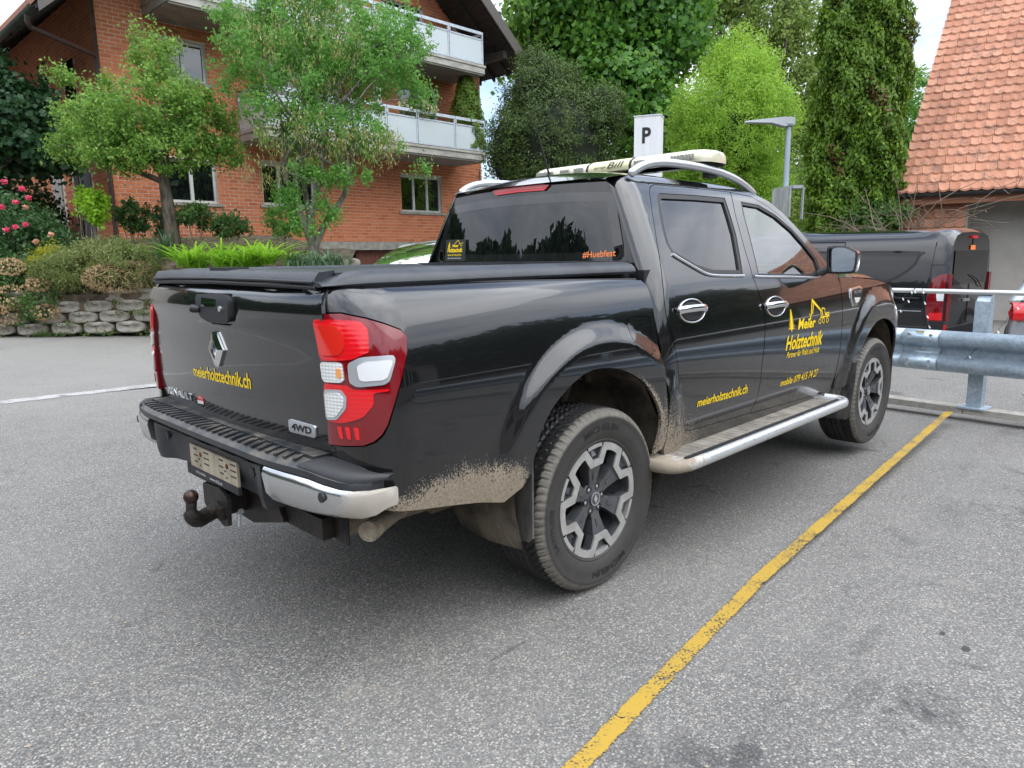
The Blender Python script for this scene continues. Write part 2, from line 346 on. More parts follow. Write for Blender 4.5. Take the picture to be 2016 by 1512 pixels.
def leafmat(name, a, b_, c_, trans=.35, gloss=.35, scale=.8):
    m = D.materials.new(name); m.use_nodes = True; t = m.node_tree; N = NT(t); p = t.nodes['Principled BSDF']
    r = N.geo('Random Per Island'); gp = N.geo('Position').o; n = N.noise(gp, scale, 3, .6)
    c = N.ramp((r*.6+n*.55-.08), [(0, a), (.5, b_), (1, c_)])
    t.links.new(c.o, p.inputs['Base Color']); p.inputs['Roughness'].default_value = .5; p.inputs['Specular IOR Level'].default_value = gloss
    tr = t.nodes.new('ShaderNodeBsdfTranslucent'); tc = N.mix(.5, c, tuple(min(1, q*1.6) for q in c_)); t.links.new(tc.o, tr.inputs[0])
    mx = t.nodes.new('ShaderNodeMixShader'); mx.inputs[0].default_value = trans
    t.links.new(p.outputs[0], mx.inputs[1]); t.links.new(tr.outputs[0], mx.inputs[2]); t.links.new(mx.outputs[0], t.nodes['Material Output'].inputs[0])
    return m
# ------------------------------------------------------------ object helpers
def props(o, label=None, cat=None, group=None, kind=None):
    if label: o['label'] = label
    if cat: o['category'] = cat
    if group: o['group'] = group
    if kind: o['kind'] = kind
    return o
def thing(name, label, cat, loc=(0, 0, 0), rz=0, group=None):
    o = D.objects.new(name, None); COL.objects.link(o); o.location = loc; o.rotation_euler = (0, 0, rz); o.empty_display_size = .2
    return props(o, label, cat, group)
def mobj(name, verts, faces, m, parent=None, smooth=True, loc=None):
    me = D.meshes.new(name); me.from_pydata([tuple(v) for v in verts], [], faces); me.update()
    if smooth: me.shade_smooth()
    for mm in (m if isinstance(m, (list, tuple)) else [m]): me.materials.append(mm)
    o = D.objects.new(name, me); COL.objects.link(o)
    if parent: o.parent = parent
    if loc: o.location = loc
    return o
def bmobj(name, bm, m, parent=None, smooth=None, bevel=0):
    if bevel:
        bmesh.ops.bevel(bm, geom=[e for e in bm.edges if len(e.link_faces) == 2 and e.calc_face_angle(0) > .5], offset=bevel, segments=2, affect='EDGES', profile=.6)
    bmesh.ops.recalc_face_normals(bm, faces=bm.faces)
    me = D.meshes.new(name); bm.to_mesh(me); bm.free()
    if smooth is not None:
        me.shade_smooth()
        me.set_sharp_from_angle(angle=math.radians(smooth))
    me.materials.append(m)
    o = D.objects.new(name, me); COL.objects.link(o)
    if parent: o.parent = parent
    return o
class MB:
    """collects simple solids into one mesh"""
    def __init__(s): s.v = []; s.f = []
    def add(s, vs, fs):
        n = len(s.v); s.v += [tuple(v) for v in vs]; s.f += [tuple(i+n for i in f) for f in fs]; return s
    def box(s, lo, hi, M_=None):
        c = [(x, y, z) for z in (lo[2], hi[2]) for y in (lo[1], hi[1]) for x in (lo[0], hi[0])]
        if M_: c = [M_ @ Vector(q) for q in c]
        return s.add(c, [(0, 2, 3, 1), (4, 5, 7, 6), (0, 1, 5, 4), (2, 6, 7, 3), (0, 4, 6, 2), (1, 3, 7, 5)])
    def prism(s, pts, a, b, axis=2):
        def P(p, h): return [(h, p[0], p[1]), (p[0], h, p[1]), (p[0], p[1], h)][axis]
        n = len(pts); vs = [P(p, a) for p in pts]+[P(p, b) for p in pts]
        return s.add(vs, [tuple(range(n))[::-1], tuple(range(n, 2*n))]+[(i, (i+1) % n, n+(i+1) % n, n+i) for i in range(n)])
    def tube(s, pts, r, n=8, caps=True, sq=None):
        pts = [Vector(p) for p in pts]; m = len(pts); rs = r if isinstance(r, (list, tuple)) else [r]*m
        vs = []; up = Vector((0, 0, 1))
        t0 = (pts[1]-pts[0]).normalized()
        a = t0.cross(up) if abs(t0.z) < .95 else t0.cross(Vector((1, 0, 0)))
        a.normalize()
        for i, p in enumerate(pts):
            t = (pts[min(i+1, m-1)]-pts[max(i-1, 0)]).normalized()
            a = (a-t*a.dot(t)).normalized(); b = t.cross(a)
            for k in range(n):
                an = 2*pi*(k+.5)/n; ra = rs[i]; kx, ky = (1, 1) if not sq else sq
                vs.append(p+a*math.cos(an)*ra*kx+b*math.sin(an)*ra*ky)
        fs = [(i*n+k, i*n+(k+1) % n, (i+1)*n+(k+1) % n, (i+1)*n+k) for i in range(m-1) for k in range(n)]
        if caps: fs += [tuple(range(n))[::-1], tuple((m-1)*n+k for k in range(n))]
        return s.add(vs, fs)
    def lathe(s, prof, c, axis=2, n=24, caps=True):
        vs = []
        for r, h in prof:
            for k in range(n):
                a = 2*pi*k/n; q = [(h, r*math.cos(a), r*math.sin(a)), (r*math.cos(a), h, r*math.sin(a)), (r*math.cos(a), r*math.sin(a), h)][axis]
                vs.append((c[0]+q[0], c[1]+q[1], c[2]+q[2]))
        m = len(prof)
        return s.add(vs, [(i*n+k, i*n+(k+1) % n, (i+1)*n+(k+1) % n, (i+1)*n+k) for i in range(m-1) for k in range(n)]+([tuple(range(n))[::-1], tuple((m-1)*n+k for k in range(n))] if caps else []))
    def build(s, name, m, parent=None, smooth=None, bevel=0, kind=None, label=None):
        bm = bmesh.new(); vv = [bm.verts.new(v) for v in s.v]
        for f in s.f:
            try: bm.faces.new([vv[i] for i in f])
            except ValueError: pass
        o = bmobj(name, bm, m, parent, smooth, bevel)
        if kind: o['kind'] = kind
        if label: o['label'] = label
        return o
def copy_tree(o, parent=None, **kw):
    c = o.copy(); COL.objects.link(c); c.parent = parent
    for ch in [q for q in D.objects if q.parent == o]: copy_tree(ch, c)
    return c
def smoothpts(pts, k=4, closed=False):
    """Catmull-Rom through pts"""
    n = len(pts); out = []
    rng_ = range(n if closed else n-1)
    for i in rng_:
        p = [np.array(pts[(i+j) % n] if closed else pts[min(max(i+j, 0), n-1)], float) for j in (-1, 0, 1, 2)]
        for q in range(k):
            t = q/k
            out.append(tuple(.5*((2*p[1])+(-p[0]+p[2])*t+(2*p[0]-5*p[1]+4*p[2]-p[3])*t*t+(-p[0]+3*p[1]-3*p[2]+p[3])*t**3)))
    if not closed: out.append(tuple(np.array(pts[-1], float)))
    return out
# ---- shape functions of the pickup
def herm(xs,ys,x):
    xs=list(xs);n=len(xs)
    if x<=xs[0]: 
        return ys[0]+(ys[1]-ys[0])/(xs[1]-xs[0])*(x-xs[0])
    if x>=xs[-1]: return ys[-1]+(ys[-1]-ys[-2])/(xs[-1]-xs[-2])*(x-xs[-1])
    i=0
    while x>xs[i+1]: i+=1
    def m(k):
        if k==0: return (ys[1]-ys[0])/(xs[1]-xs[0])
        if k==n-1: return (ys[-1]-ys[-2])/(xs[-1]-xs[-2])
        return ((ys[k]-ys[k-1])/(xs[k]-xs[k-1])+(ys[k+1]-ys[k])/(xs[k+1]-xs[k]))/2
    h=xs[i+1]-xs[i];t=(x-xs[i])/h
    return (2*t**3-3*t*t+1)*ys[i]+(t**3-2*t*t+t)*h*m(i)+(-2*t**3+3*t*t)*ys[i+1]+(t**3-t*t)*h*m(i+1)
def sst(t): t=min(1,max(0,t)); return t*t*(3-2*t)
ZB=[.38,.5,.62,.75,.87,.97,1.06,1.14,1.20,1.245,1.275,1.295]; WB=[.862,.885,.902,.911,.913,.908,.896,.878,.857,.832,.802,.765]
ZC=[.38,.5,.62,.75,.87,.97,1.06,1.14,1.20,1.25,1.45,1.62,1.69,1.73,1.755]; WC=[.862,.885,.902,.911,.913,.908,.896,.880,.864,.845,.748,.660,.620,.585,.545]
def flare(x,z):
    o=0
    for xc in (0.,3.15):
        r=math.hypot((x-xc)*.98,z-.47); o+=.030*sst((.645-r)/.095)
    return o
def front(x): return .42*max(0,(x-3.35)/.75)**2
def Wbed(x,z): return herm(ZB,WB,z)+flare(x,z)
def Wcab(x,z): return herm(ZC,WC,z)+flare(x,z)-front(x)
def wrap(s,z,Wf,s0,ax,ay):
    if s>=s0: return (s,-Wf(s,z),z)
    L=(ax+ay)/2*math.pi/2; t=(s0-s)/L; w=Wf(s0,z)
    if t<=1: a=t*math.pi/2; return (s0-ax*math.sin(a),-(w-ay*(1-math.cos(a))),z)
    return (s0-ax,-(w-ay-(t-1)*L),z)
def Pbed(s,z): return wrap(s,z,Wbed,-.92,.19,.19-max(0,(.75-z))*.1)
def Pcab(s,z):
    return wrap(s,z,Wcab,.58+(z-1.3)*.15,.13,.075)
def xtg(y,z):
    return -1.105-.04*(1-(y/.73)**2)-herm([.76,.85,1.0,1.13,1.19,1.225,1.265,1.295],[-.012,0,.004,.004,.012,.010,-.004,-.035],z)
def Ptg(y,z): return (xtg(y,z),y,z)
def xrw(y,z): return .44+(z-1.3)*.15+.02-.035*(1-(y/.62)**2)
def Prw(y,z): return (xrw(y,z),y,z)
# ================================================================ THE PICKUP: surfaces
TRUCK = thing('pickup_truck', 'black double cab pickup truck with yellow lettering, parked beside the yellow line', 'pickup truck')
def skew_side(q, P, off, sd=1):
    s, z = q; e = 1e-3
    p = Vector(P(s, z)); ds = Vector(P(s+e, z))-p; dz = Vector(P(s, z+e))-p
    n = ds.cross(dz).normalized()          # outward (towards -y, -x at the corner)
    return p+n*off, n
def pip(poly, x, y):
    c = False; n = len(poly); j = n-1
    for i in range(n):
        xi, yi = poly[i]; xj, yj = poly[j]
        if (yi > y) != (yj > y) and x < (xj-xi)*(y-yi)/(yj-yi)+xi: c = not c
        j = i
    return c
def dens(poly, step):
    out = []
    for i in range(len(poly)):
        a, b = poly[i], poly[(i+1) % len(poly)]; L = math.hypot(b[0]-a[0], b[1]-a[1]); k = max(1, int(L/step+.5))
        out += [(a[0]+(b[0]-a[0])*q/k, a[1]+(b[1]-a[1])*q/k) for q in range(k)]
    return out
def area(poly): return sum(poly[i-1][0]*poly[i][1]-poly[i][0]*poly[i-1][1] for i in range(len(poly)))/2
def inset(poly, d):
    if area(poly) < 0: poly = poly[::-1]
    n = len(poly); out = []
    for i in range(n):
        a, b, c = Vector(poly[i-1]), Vector(poly[i]), Vector(poly[(i+1) % n])
        u = (b-a).normalized(); v = (c-b).normalized(); n1 = Vector((-u.y, u.x)); n2 = Vector((-v.y, v.x)); m = n1+n2
        m = m/max(.35, m.length_squared)*2 if m.length > .1 else n1
        out.append(tuple(b+m*d))
    return out
def panel(name, P, poly, m, parent=None, holes=(), step=.035, off=0, lip=.014, both=True, sharp=None, label=None, rnd=.0):
    loops = [dens(poly, step)]+[dens(h, step) for h in holes]
    pts = []; edges = []
    for lp in loops:
        n0 = len(pts); pts += lp; edges += [(n0+i, n0+(i+1) % len(lp)) for i in range(len(lp))]
    nb = len(pts)
    xs = [p[0] for p in poly]; ys = [p[1] for p in poly]
    B = np.array(pts); y = min(ys)+step*.5; row = 0
    while y < max(ys):
        x = min(xs)+step*(.5 if row % 2 else 1.0)
        while x < max(xs):
            if pip(poly, x, y) and not any(pip(h, x, y) for h in holes) and ((B[:, 0]-x)**2+(B[:, 1]-y)**2).min() > (step*.5)**2: pts.append((x, y))
            x += step
        y += step*.87; row += 1
    vo, eo, fo, ov, _, _ = geometry.delaunay_2d_cdt([Vector(p) for p in pts], edges, [], 0, 1e-6)
    vo = [tuple(v) for v in vo]; F = []
    for f in fo:
        cx = sum(vo[i][0] for i in f)/3; cy = sum(vo[i][1] for i in f)/3
        if pip(poly, cx, cy) and not any(pip(h, cx, cy) for h in holes):
            q = [Vector(vo[i]) for i in f]; ar = abs((q[1]-q[0]).cross(q[2]-q[0])); lm = max((q[1]-q[0]).length_squared, (q[2]-q[0]).length_squared, (q[2]-q[1]).length_squared)
            if ar > lm*4e-3: F.append(tuple(f))          # leaves out slivers along straight edges
    used = {}
    for i, o_ in enumerate(ov):
        for q in o_: used[q] = i
    V = []; N_ = []
    for v in vo:
        p, n = skew_side(v, P, off); V.append(p); N_.append(n)
    fn_ = []
    for f in F:
        a, b, c = (V[i] for i in f); nn = (b-a).cross(c-a)
        fn_.append(f if nn.dot(N_[f[0]]) > 0 else f[::-1])
    F = fn_; nl = []
    for f in F: nl += [N_[i] for i in f]
    # the turned-in edge
    nV = len(V); base = {}
    for lp_i, lp in enumerate(loops):
        n0 = sum(len(l) for l in loops[:lp_i]); ids = [used[n0+i] for i in range(len(lp))]
        for i in ids:
            if i not in base: base[i] = len(V); V.append(V[i]-N_[i]*lip)
        ids2 = ids
        A = area(lp); flip = (A > 0) == (lp_i == 0)
        for i in range(len(ids)):
            a, b = ids2[i], ids2[(i+1) % len(ids)]
            if a == b: continue
            q = (a, base[a], base[b], b) if flip else (b, base[b], base[a], a)
            n = (V[q[1]]-V[q[0]]).cross(V[q[2]]-V[q[1]])
            if n.length < 1e-12: continue
            F.append(q); n.normalize()
            for k in q: nl.append((n+N_[k]*rnd).normalized() if k < nV else n)
    obs = []
    for sd in ((1, -1) if both else (1,)):
        VV = V if sd == 1 else [Vector((p.x, -p.y, p.z)) for p in V]
        FF = F if sd == 1 else [f[::-1] for f in F]
        me = D.meshes.new(name); me.from_pydata([tuple(p) for p in VV], [], FF); me.update(); me.shade_smooth()
        if sd == 1: cn = nl
        else:
            cn = []; k = 0
            for f in F:
                s_ = nl[k:k+len(f)]; k += len(f); cn += [Vector((n.x, -n.y, n.z)) for n in s_[::-1]]
        me.normals_split_custom_set([tuple(n) for n in cn])
        me.materials.append(m); o = D.objects.new(name, me); COL.objects.link(o); o.parent = parent if not isinstance(parent, (list, tuple)) else parent[0 if sd == 1 else 1]
        if label: o['label'] = label
        obs.append(o)
    return obs
PT, RUB = M['paint'], M['rubber']
# ---- outlines traced on the real surfaces, metres
tail = [(-1.218,1.208),(-1.103,1.209),(-1.035,1.192),(-.987,1.174),(-.943,1.154),(-.927,1.135),(-.934,1.088),(-.960,1.022),(-.991,.943),(-1.016,.876),(-1.033,.848),(-1.057,.827),(-1.089,.815),(-1.218,.806)]
arch = [(.37,.497),(.383,.541),(.394,.601),(.390,.664),(.362,.721),(.305,.789),(.241,.842),(.157,.888),(.067,.920),(-.019,.933),(-.103,.934),(-.184,.912),(-.263,.872),(-.328,.826),(-.373,.771),(-.406,.709),(-.420,.660),(-.433,.600)]
arch = smoothpts(arch, 3)
bed = [(-1.218,1.285),(-1.1,1.290),(-.6,1.284),(-.1,1.273),(.30,1.262),(.385,1.257),(.402,1.235),(.398,1.17),(.394,1.07),(.400,.94),(.414,.80),(.437,.70),(.449,.62),(.447,.545),(.432,.512)]
bed += arch+[(-.47,.555),(-.56,.520),(-.622,.531),(-.754,.556),(-1.0,.598),(-1.12,.63),(-1.218,.655),(-1.218,.800)]
tn = [(s+(.0 if i in (0, len(tail)-1) else .005*(1 if s > -1.1 else 0)), z+(.004 if z > 1.15 else -.004 if z < .86 else 0)) for i, (s, z) in enumerate(tail)]
bed += tn[::-1]
fuel = [(.196,1.105),(.217,1.115),(.345,1.110),(.358,1.095),(.357,1.02),(.325,.955),(.285,.942),(.235,.952),(.197,.985),(.188,1.04)]
bs = panel('bed_side', Pbed, bed, PT, TRUCK, holes=[fuel], step=.018)
panel('fuel_flap', Pbed, inset(fuel, .003), PT, TRUCK, step=.03, both=False)
def chaikin(p, k=2, w_=.13):
    for _ in range(k):
        q = []
        for i in range(len(p)):
            a, b = p[i], p[(i+1) % len(p)]; q += [(a[0]+(b[0]-a[0])*w_, a[1]+(b[1]-a[1])*w_), (a[0]+(b[0]-a[0])*(1-w_), a[1]+(b[1]-a[1])*(1-w_))]
        p = q
    return p
# tail lamps with their lenses
lamps = panel('tail_light', Pbed, inset(tail, .002), M['dark_red'], TRUCK, step=.02, off=.010, lip=.02)
def lens(name, poly, m, off, step=.02): return panel(name, Pbed, chaikin(poly), m, lamps, step=step, off=off, lip=.006)
lens('red_lens', [(-1.214,1.190),(-1.127,1.190),(-1.054,1.184),(-1.037,1.161),(-1.046,1.095),(-1.059,1.089),(-1.105,1.072),(-1.214,1.068)], M['red'], .0135)
lens('red_lens', [(-1.214,1.001),(-1.125,.998),(-1.108,.985),(-1.002,.985),(-1.008,.978),(-1.050,.975),(-1.052,.94),(-1.085,.902),(-1.150,.882),(-1.214,.884)], M['red'], .0135)
lens('stop_lamp', [(-1.203,1.172),(-1.128,1.174),(-1.109,1.149),(-1.113,1.109),(-1.132,1.087),(-1.203,1.083)], M['mid_red'], .0165)
lens('indicator_lamp', [(-1.212,1.064),(-1.129,1.066),(-1.129,1.006),(-1.212,1.004)], M['lens_clear'], .0165)
lens('amber_bulb', [(-1.150,1.048),(-1.134,1.048),(-1.134,1.020),(-1.150,1.020)], M['lens_amber'], .0185)
lens('chrome_surround', [(-1.112,1.062),(-1.071,1.081),(-.982,1.083),(-.977,1.069),(-1.005,.999),(-1.093,.993),(-1.114,1.007)], M['alu'], .0165)
lens('reversing_lamp', [(-1.086,1.054),(-1.062,1.067),(-.990,1.069),(-.987,1.062),(-1.010,1.012),(-1.083,1.010)], M['lens_white'], .0195)
lens('chrome_surround', [(-1.213,.981),(-1.144,.985),(-1.127,.961),(-1.133,.927),(-1.166,.892),(-1.213,.887)], M['alu'], .0165)
lens('fog_lamp', [(-1.205,.972),(-1.150,.975),(-1.136,.957),(-1.141,.932),(-1.168,.901),(-1.205,.897)], M['lens_clear'], .019)
for k in range(3): lens('lamp_rib', [(-1.172+k*.028,.872),(-1.156+k*.028,.872),(-1.150+k*.026,.834),(-1.162+k*.026,.834)], M['red'], .0125)
# ---- tailgate
tg = [(.722,1.240),(.705,1.272),(.66,1.286),(0,1.296),(-.66,1.288),(-.712,1.284),(-.728,1.21),(-.722,1.07),(-.706,.776),(0,.765),(.706,.770),(.722,1.07)]
tg = [(-a, b) for a, b in tg]
def Ptg(y, z): return (xtg(-y, z), -y, z)   # y runs to the right of the truck, so that the normal points back
panel_ = lambda *a, **k: panel(*a, both=False, **k)
hp = [(-.092,1.247),(-.097,1.230),(-.060,1.166),(.015,1.150),(.145,1.153),(.178,1.170),(.186,1.238),(.165,1.251)]
rec = [(-.10,1.252),(-.105,1.23),(-.066,1.158),(.012,1.142),(.155,1.144),(.20,1.16),(.243,1.205),(.232,1.232),(.175,1.257)]
TG = panel_('tailgate', Ptg, tg, PT, TRUCK, holes=[rec], step=.03)[0]
panel_('handle_recess', lambda y, z: (xtg(-y, z)+.012+max(0, y-.17)*.1, -y, z), inset(rec, -.004), PT, TG, step=.03)
HP = panel_('tailgate_handle', Ptg, chaikin(hp, 2, .12), M['plastic'], TG, off=.012, lip=.03, rnd=.6)[0]
panel_('chrome_button', Ptg, [(-.036,1.236),(.094,1.234),(.096,1.206),(-.032,1.207)], M['chrome'], HP, off=.0145, lip=.005)
MB().lathe([(.010, 0.004), (.010, .012), (.007, .014)], (xtg(0,1.2)-.020, -.128, 1.203), 0, 16).build('key_lock', M['alu'], HP, 40)
MB().tube([(xtg(.05,1.2)-.012, .062, 1.195), (xtg(.05,1.2)-.028, .070, 1.198), (xtg(.05,1.2)-.036, .076, 1.200)], [.013, .016, .013], 12).build('rear_camera', M['plastic'], HP, 40)
# diamond badge
def ringsolid(outer, inner, P, o1, o2, m, name, parent, bevel_in=.0):
    vs = []
    for q, o_ in ((outer, o1), (outer, o2*.55), (inner, o2), (inner, o1)):
        for p in q: vs.append(skew_side(p, P, o_)[0])
    n = len(outer); f = []
    for r_ in range(3):
        for i in range(n): f.append((r_*n+i, r_*n+(i+1) % n, (r_+1)*n+(i+1) % n, (r_+1)*n+i))
    bm = bmesh.new(); vv = [bm.verts.new(v) for v in vs]; [bm.faces.new([vv[i] for i in q]) for q in f]
    return bmobj(name, bm, m, parent)
ringsolid([(.012,1.114),(.044,1.114),(.092,1.052),(.044,.988),(.012,.988),(-.040,1.050)], [(.026,1.090),(.030,1.090),(.058,1.052),(.030,1.014),(.026,1.014),(-.004,1.051)], Ptg, .001, .016, M['chrome'], 'diamond_badge', TG)
# ---- text
def text_mesh(body, bold=.0, res=3):
    cu = D.curves.new('t', 'FONT'); cu.body = body; cu.offset = bold; cu.resolution_u = res; cu.fill_mode = 'FRONT' if False else 'BOTH'
    o = D.objects.new('t', cu); COL.objects.link(o)
    me = D.meshes.new_from_object(o); D.objects.remove(o); D.curves.remove(cu)
    v = np.array([tuple(q.co) for q in me.vertices]); f = [tuple(p.vertices) for p in me.polygons]; D.meshes.remove(me)
    v[:, 0] -= v[:, 0].min(); v[:, 0] /= v[:, 0].max(); lo, hi = v[:, 1].min(), v[:, 1].max()
    return v[:, :2], f, lo, hi
def lettering(name, body, P, LL, UL, LR, UR, m, parent, bold=.03, off=.003, mid=None, label=None, thick=0, cap=None):
    """LL.. are surface coordinates of the text's box (from its lowest to its highest ink)"""
    v, f, lo, hi = text_mesh(body, bold); V = []; LL, UL, LR, UR = (np.array(q, float) for q in (LL, UL, LR, UR))
    if cap: lo, hi = cap
    for x, y in v:
        t = (y-lo)/(hi-lo); a = LL+(UL-LL)*t; b = LR+(UR-LR)*t; q = a+(b-a)*x
        if mid is not None: q = q+np.array([0, mid*4*x*(1-x)])
        V.append(skew_side(tuple(q), P, off)[0])
    # orientation
    f2 = []
    n0 = skew_side(tuple(LL), P, 0)[1]
    for q in f:
        nn = (V[q[1]]-V[q[0]]).cross(V[q[2]]-V[q[0]]); f2.append(q if nn.dot(n0) > 0 else q[::-1])
    o = mobj(name, V, f2, m, parent, False)
    if thick:
        md = o.modifiers.new('s', 'SOLIDIFY'); md.thickness = thick; md.offset = -1
    if label: o['label'] = label
    return o
YV = M['yellow']
lettering('web_lettering', 'meierholztechnik.ch', Ptg, (-.228,.924), (-.228,.968), (.271,.929), (.271,.984), YV, TG, .022, .002, label='yellow meierholztechnik.ch lettering')
lettering('maker_lettering', 'RENAULT', Ptg, (-.615,.802), (-.600,.832), (-.285,.814), (-.270,.846), M['badge_silver'], TG, .0, .006, thick=.004)
panel_('red_sticker', Ptg, [(-.228,.838),(-.195,.848),(-.163,.840),(-.166,.816),(-.228,.812)], M['mid_red'], TG, off=.003, lip=.002)
panel_('white_sticker_band', Ptg, [(-.226,.826),(-.165,.828),(-.166,.817),(-.228,.813)], M['white'], TG, off=.0045, lip=.001)
FW = panel_('drive_badge', Ptg, [(.492,.818),(.500,.853),(.512,.857),(.640,.853),(.648,.848),(.640,.817),(.632,.812),(.500,.812)], M['alu'], TG, off=.006, lip=.006, rnd=.5)[0]
lettering('badge_lettering', '4WD', Ptg, (.512,.822), (.516,.846), (.622,.822), (.626,.846), M['black'], FW, .02, .0075)
# ---- cab side
CR_ = [(.452,1.34)]
cab_rear = [(.419+(z-1.3)*.15, z) for z in (1.715,1.64,1.5,1.4,1.31)]
cab_top = [(.50,1.722),(.60,1.735),(.75,1.742),(1.1,1.742),(1.5,1.738),(1.70,1.722),(1.83,1.700),(1.95,1.665),(2.07,1.600),(2.20,1.490),(2.33,1.365),(2.43,1.262),(2.475,1.212)]
cab = cab_top+[(2.500,1.15),(2.482,1.09),(2.462,.86),(2.457,.71),(2.440,.58),(2.415,.512),(2.45,.47),(2.45,.43),(.47,.45),(.452,.50),(.462,.60),(.466,.75),(.461,.88),(.452,1.0),(.449,1.12),(.440,1.20),(.418,1.262)]+cab_rear[::-1]
rd = [(.708,1.660),(.735,1.684),(.781,1.697),(1.1,1.700),(1.519,1.699),(1.452,1.573),(1.392,1.393),(1.357,1.240),(1.381,1.150),(1.406,1.080),(1.405,.990),(1.390,.871),(1.375,.768),(1.376,.683),(1.365,.601),(1.310,.524),(1.049,.531),(.700,.541),(.668,.550),(.640,.58),(.600,.66),(.576,.745),(.556,.851),(.523,1.0),(.506,1.09),(.512,1.16),(.530,1.235),(.597,1.430),(.660,1.570)]
fd = [(1.527,1.699),(1.741,1.684),(1.883,1.643),(2.005,1.582),(2.09,1.520),(2.184,1.432),(2.275,1.335),(2.36,1.255),(2.44,1.205),(2.492,1.145),(2.484,1.097),(2.462,.86),(2.457,.714),(2.443,.617),(2.425,.55),(2.395,.503),(2.33,.489),(1.763,.505),(1.318,.522),(1.371,.598),(1.382,.683),(1.381,.768),(1.397,.871),(1.412,.990),(1.413,1.083),(1.387,1.153),(1.363,1.240),(1.398,1.393),(1.458,1.573)]
rseal = [(.752,1.645),(.79,1.662),(1.1,1.668),(1.427,1.668),(1.409,1.596),(1.369,1.457),(1.266,1.253),(.976,1.262),(.843,1.293),(.750,1.332),(.677,1.364),(.659,1.416),(.678,1.493),(.711,1.572)]
fseal = [(1.585,1.655),(1.788,1.644),(1.95,1.592),(2.09,1.510),(2.194,1.412),(2.262,1.325),(2.25,1.238),(2.078,1.218),(1.417,1.239),(1.491,1.434),(1.542,1.575)]
def P_in(P, d):
    return lambda s, z: tuple(skew_side((s, z), P, -d)[0])
cabs = panel('cab_side', Pcab, cab, PT, TRUCK, holes=[inset(rd, -.0035), inset(fd, -.0035)], step=.035, lip=.02)
RD = panel('rear_door', Pcab, rd, PT, TRUCK, holes=[inset(rseal, .004)], step=.03)
FD = panel('front_door', Pcab, fd, PT, TRUCK, holes=[inset(fseal, .004)], step=.03)
def inner(poly, d): return inset(poly, d)
for nm, sl_, gl, DR, gm in (('rear', rseal, inset(rseal, .028), RD, M['glass_dark']), ('front', fseal, inset(fseal, .020), FD, M['glass_front'])):
    panel('window_seal', Pcab, sl_, RUB, DR, holes=[gl], step=.03, off=-.003, lip=.02)
    panel('window_pane', Pcab, inset(gl, -.006), gm, DR, step=.05, off=-.012, lip=.002)
def surf_tube(name, pts, P, off, r, m, par, sq=None, n=8, both=True):
    pts = smoothpts(pts, 4); V = [skew_side(p, P, off)[0] for p in pts]; obs = []
    for sd in ((1, -1) if both else (1,)):
        par_ = par[0 if sd == 1 else 1] if isinstance(par, (list, tuple)) else par
        obs.append(MB().tube([(p.x, p.y*sd, p.z) for p in V], r, n, sq=sq).build(name, m, par_, 50))
    return obs
surf_tube('chrome_strip', [(.674,1.366),(.70,1.352),(.75,1.330),(.843,1.291),(.900,1.271),(.976,1.260),(1.12,1.254),(1.262,1.250)], Pcab, .004, .007, M['chrome'], RD)
surf_tube('chrome_strip', [(1.372,1.243),(1.55,1.236),(1.8,1.228),(2.078,1.216),(2.18,1.219),(2.235,1.232)], Pcab, .004, .007, M['chrome'], FD)
def ell(cx, cz, rx, rz, n=24, tilt=0):
    return [(cx+rx*math.cos(2*pi*i/n)*math.cos(tilt)-rz*math.sin(2*pi*i/n)*math.sin(tilt), cz+rx*math.cos(2*pi*i/n)*math.sin(tilt)+rz*math.sin(2*pi*i/n)*math.cos(tilt)) for i in range(n)]
for DR, cx, cz in ((RD, .70, 1.108), (FD, 1.548, 1.078)):
    cup = ell(cx, cz, .108, .052, 28)
    panel('handle_cup', Pcab, inset(cup, .010), M['black'], DR, step=.03, off=.0015, lip=.001)
    surf_tube('cup_ring', cup+[cup[0]], Pcab, .003, .0045, M['chrome'], DR)
    hs = [(cx-.125, cz+.006), (cx-.10, cz+.008), (cx-.02, cz+.008), (cx+.06, cz+.004), (cx+.098, cz-.004)]
    V = [skew_side(p, Pcab, o_)[0] for p, o_ in zip(hs, (.012, .034, .043, .038, .012))]
    for k, sd in ((0, 1), (1, -1)):
        MB().tube([(p.x, p.y*sd, p.z) for p in smoothpts([tuple(v) for v in V], 4) for p in [Vector(p)]], .017, 12, sq=(.55, 1)).build('door_handle', M['chrome'], DR[k], 50)
# swage line: a fine raised crease across the doors is read as a thin light edge
# ---- door lettering
FR, RR_ = FD[0], RD[0]
lettering('web_lettering', 'meierholztechnik.ch', Pcab, (.735,.650), (.742,.690), (1.235,.645), (1.235,.695), YV, RR_, .02, .0025, label='yellow meierholztechnik.ch lettering')
lettering('phone_lettering', 'mobile 079 415 74 27', Pcab, (1.627,.624), (1.634,.662), (2.135,.617), (2.146,.665), YV, FR, .018, .0025, label='yellow mobile number lettering')
lettering('slogan_lettering', 'Partner für Wald und Holz', Pcab, (1.674,.781), (1.682,.815), (2.118,.768), (2.128,.807), YV, FR, .012, .0025)
lettering('name_lettering', 'Holztechnik', Pcab, (1.652,.824), (1.675,.905), (2.150,.812), (2.176,.901), YV, FR, .028, .0025, mid=-.0, label='large yellow Holztechnik lettering')
lettering('name_lettering', 'Meier', Pcab, (1.807,.930), (1.829,.992), (2.045,.926), (2.062,.984), YV, FR, .028, .0025, label='yellow Meier lettering')
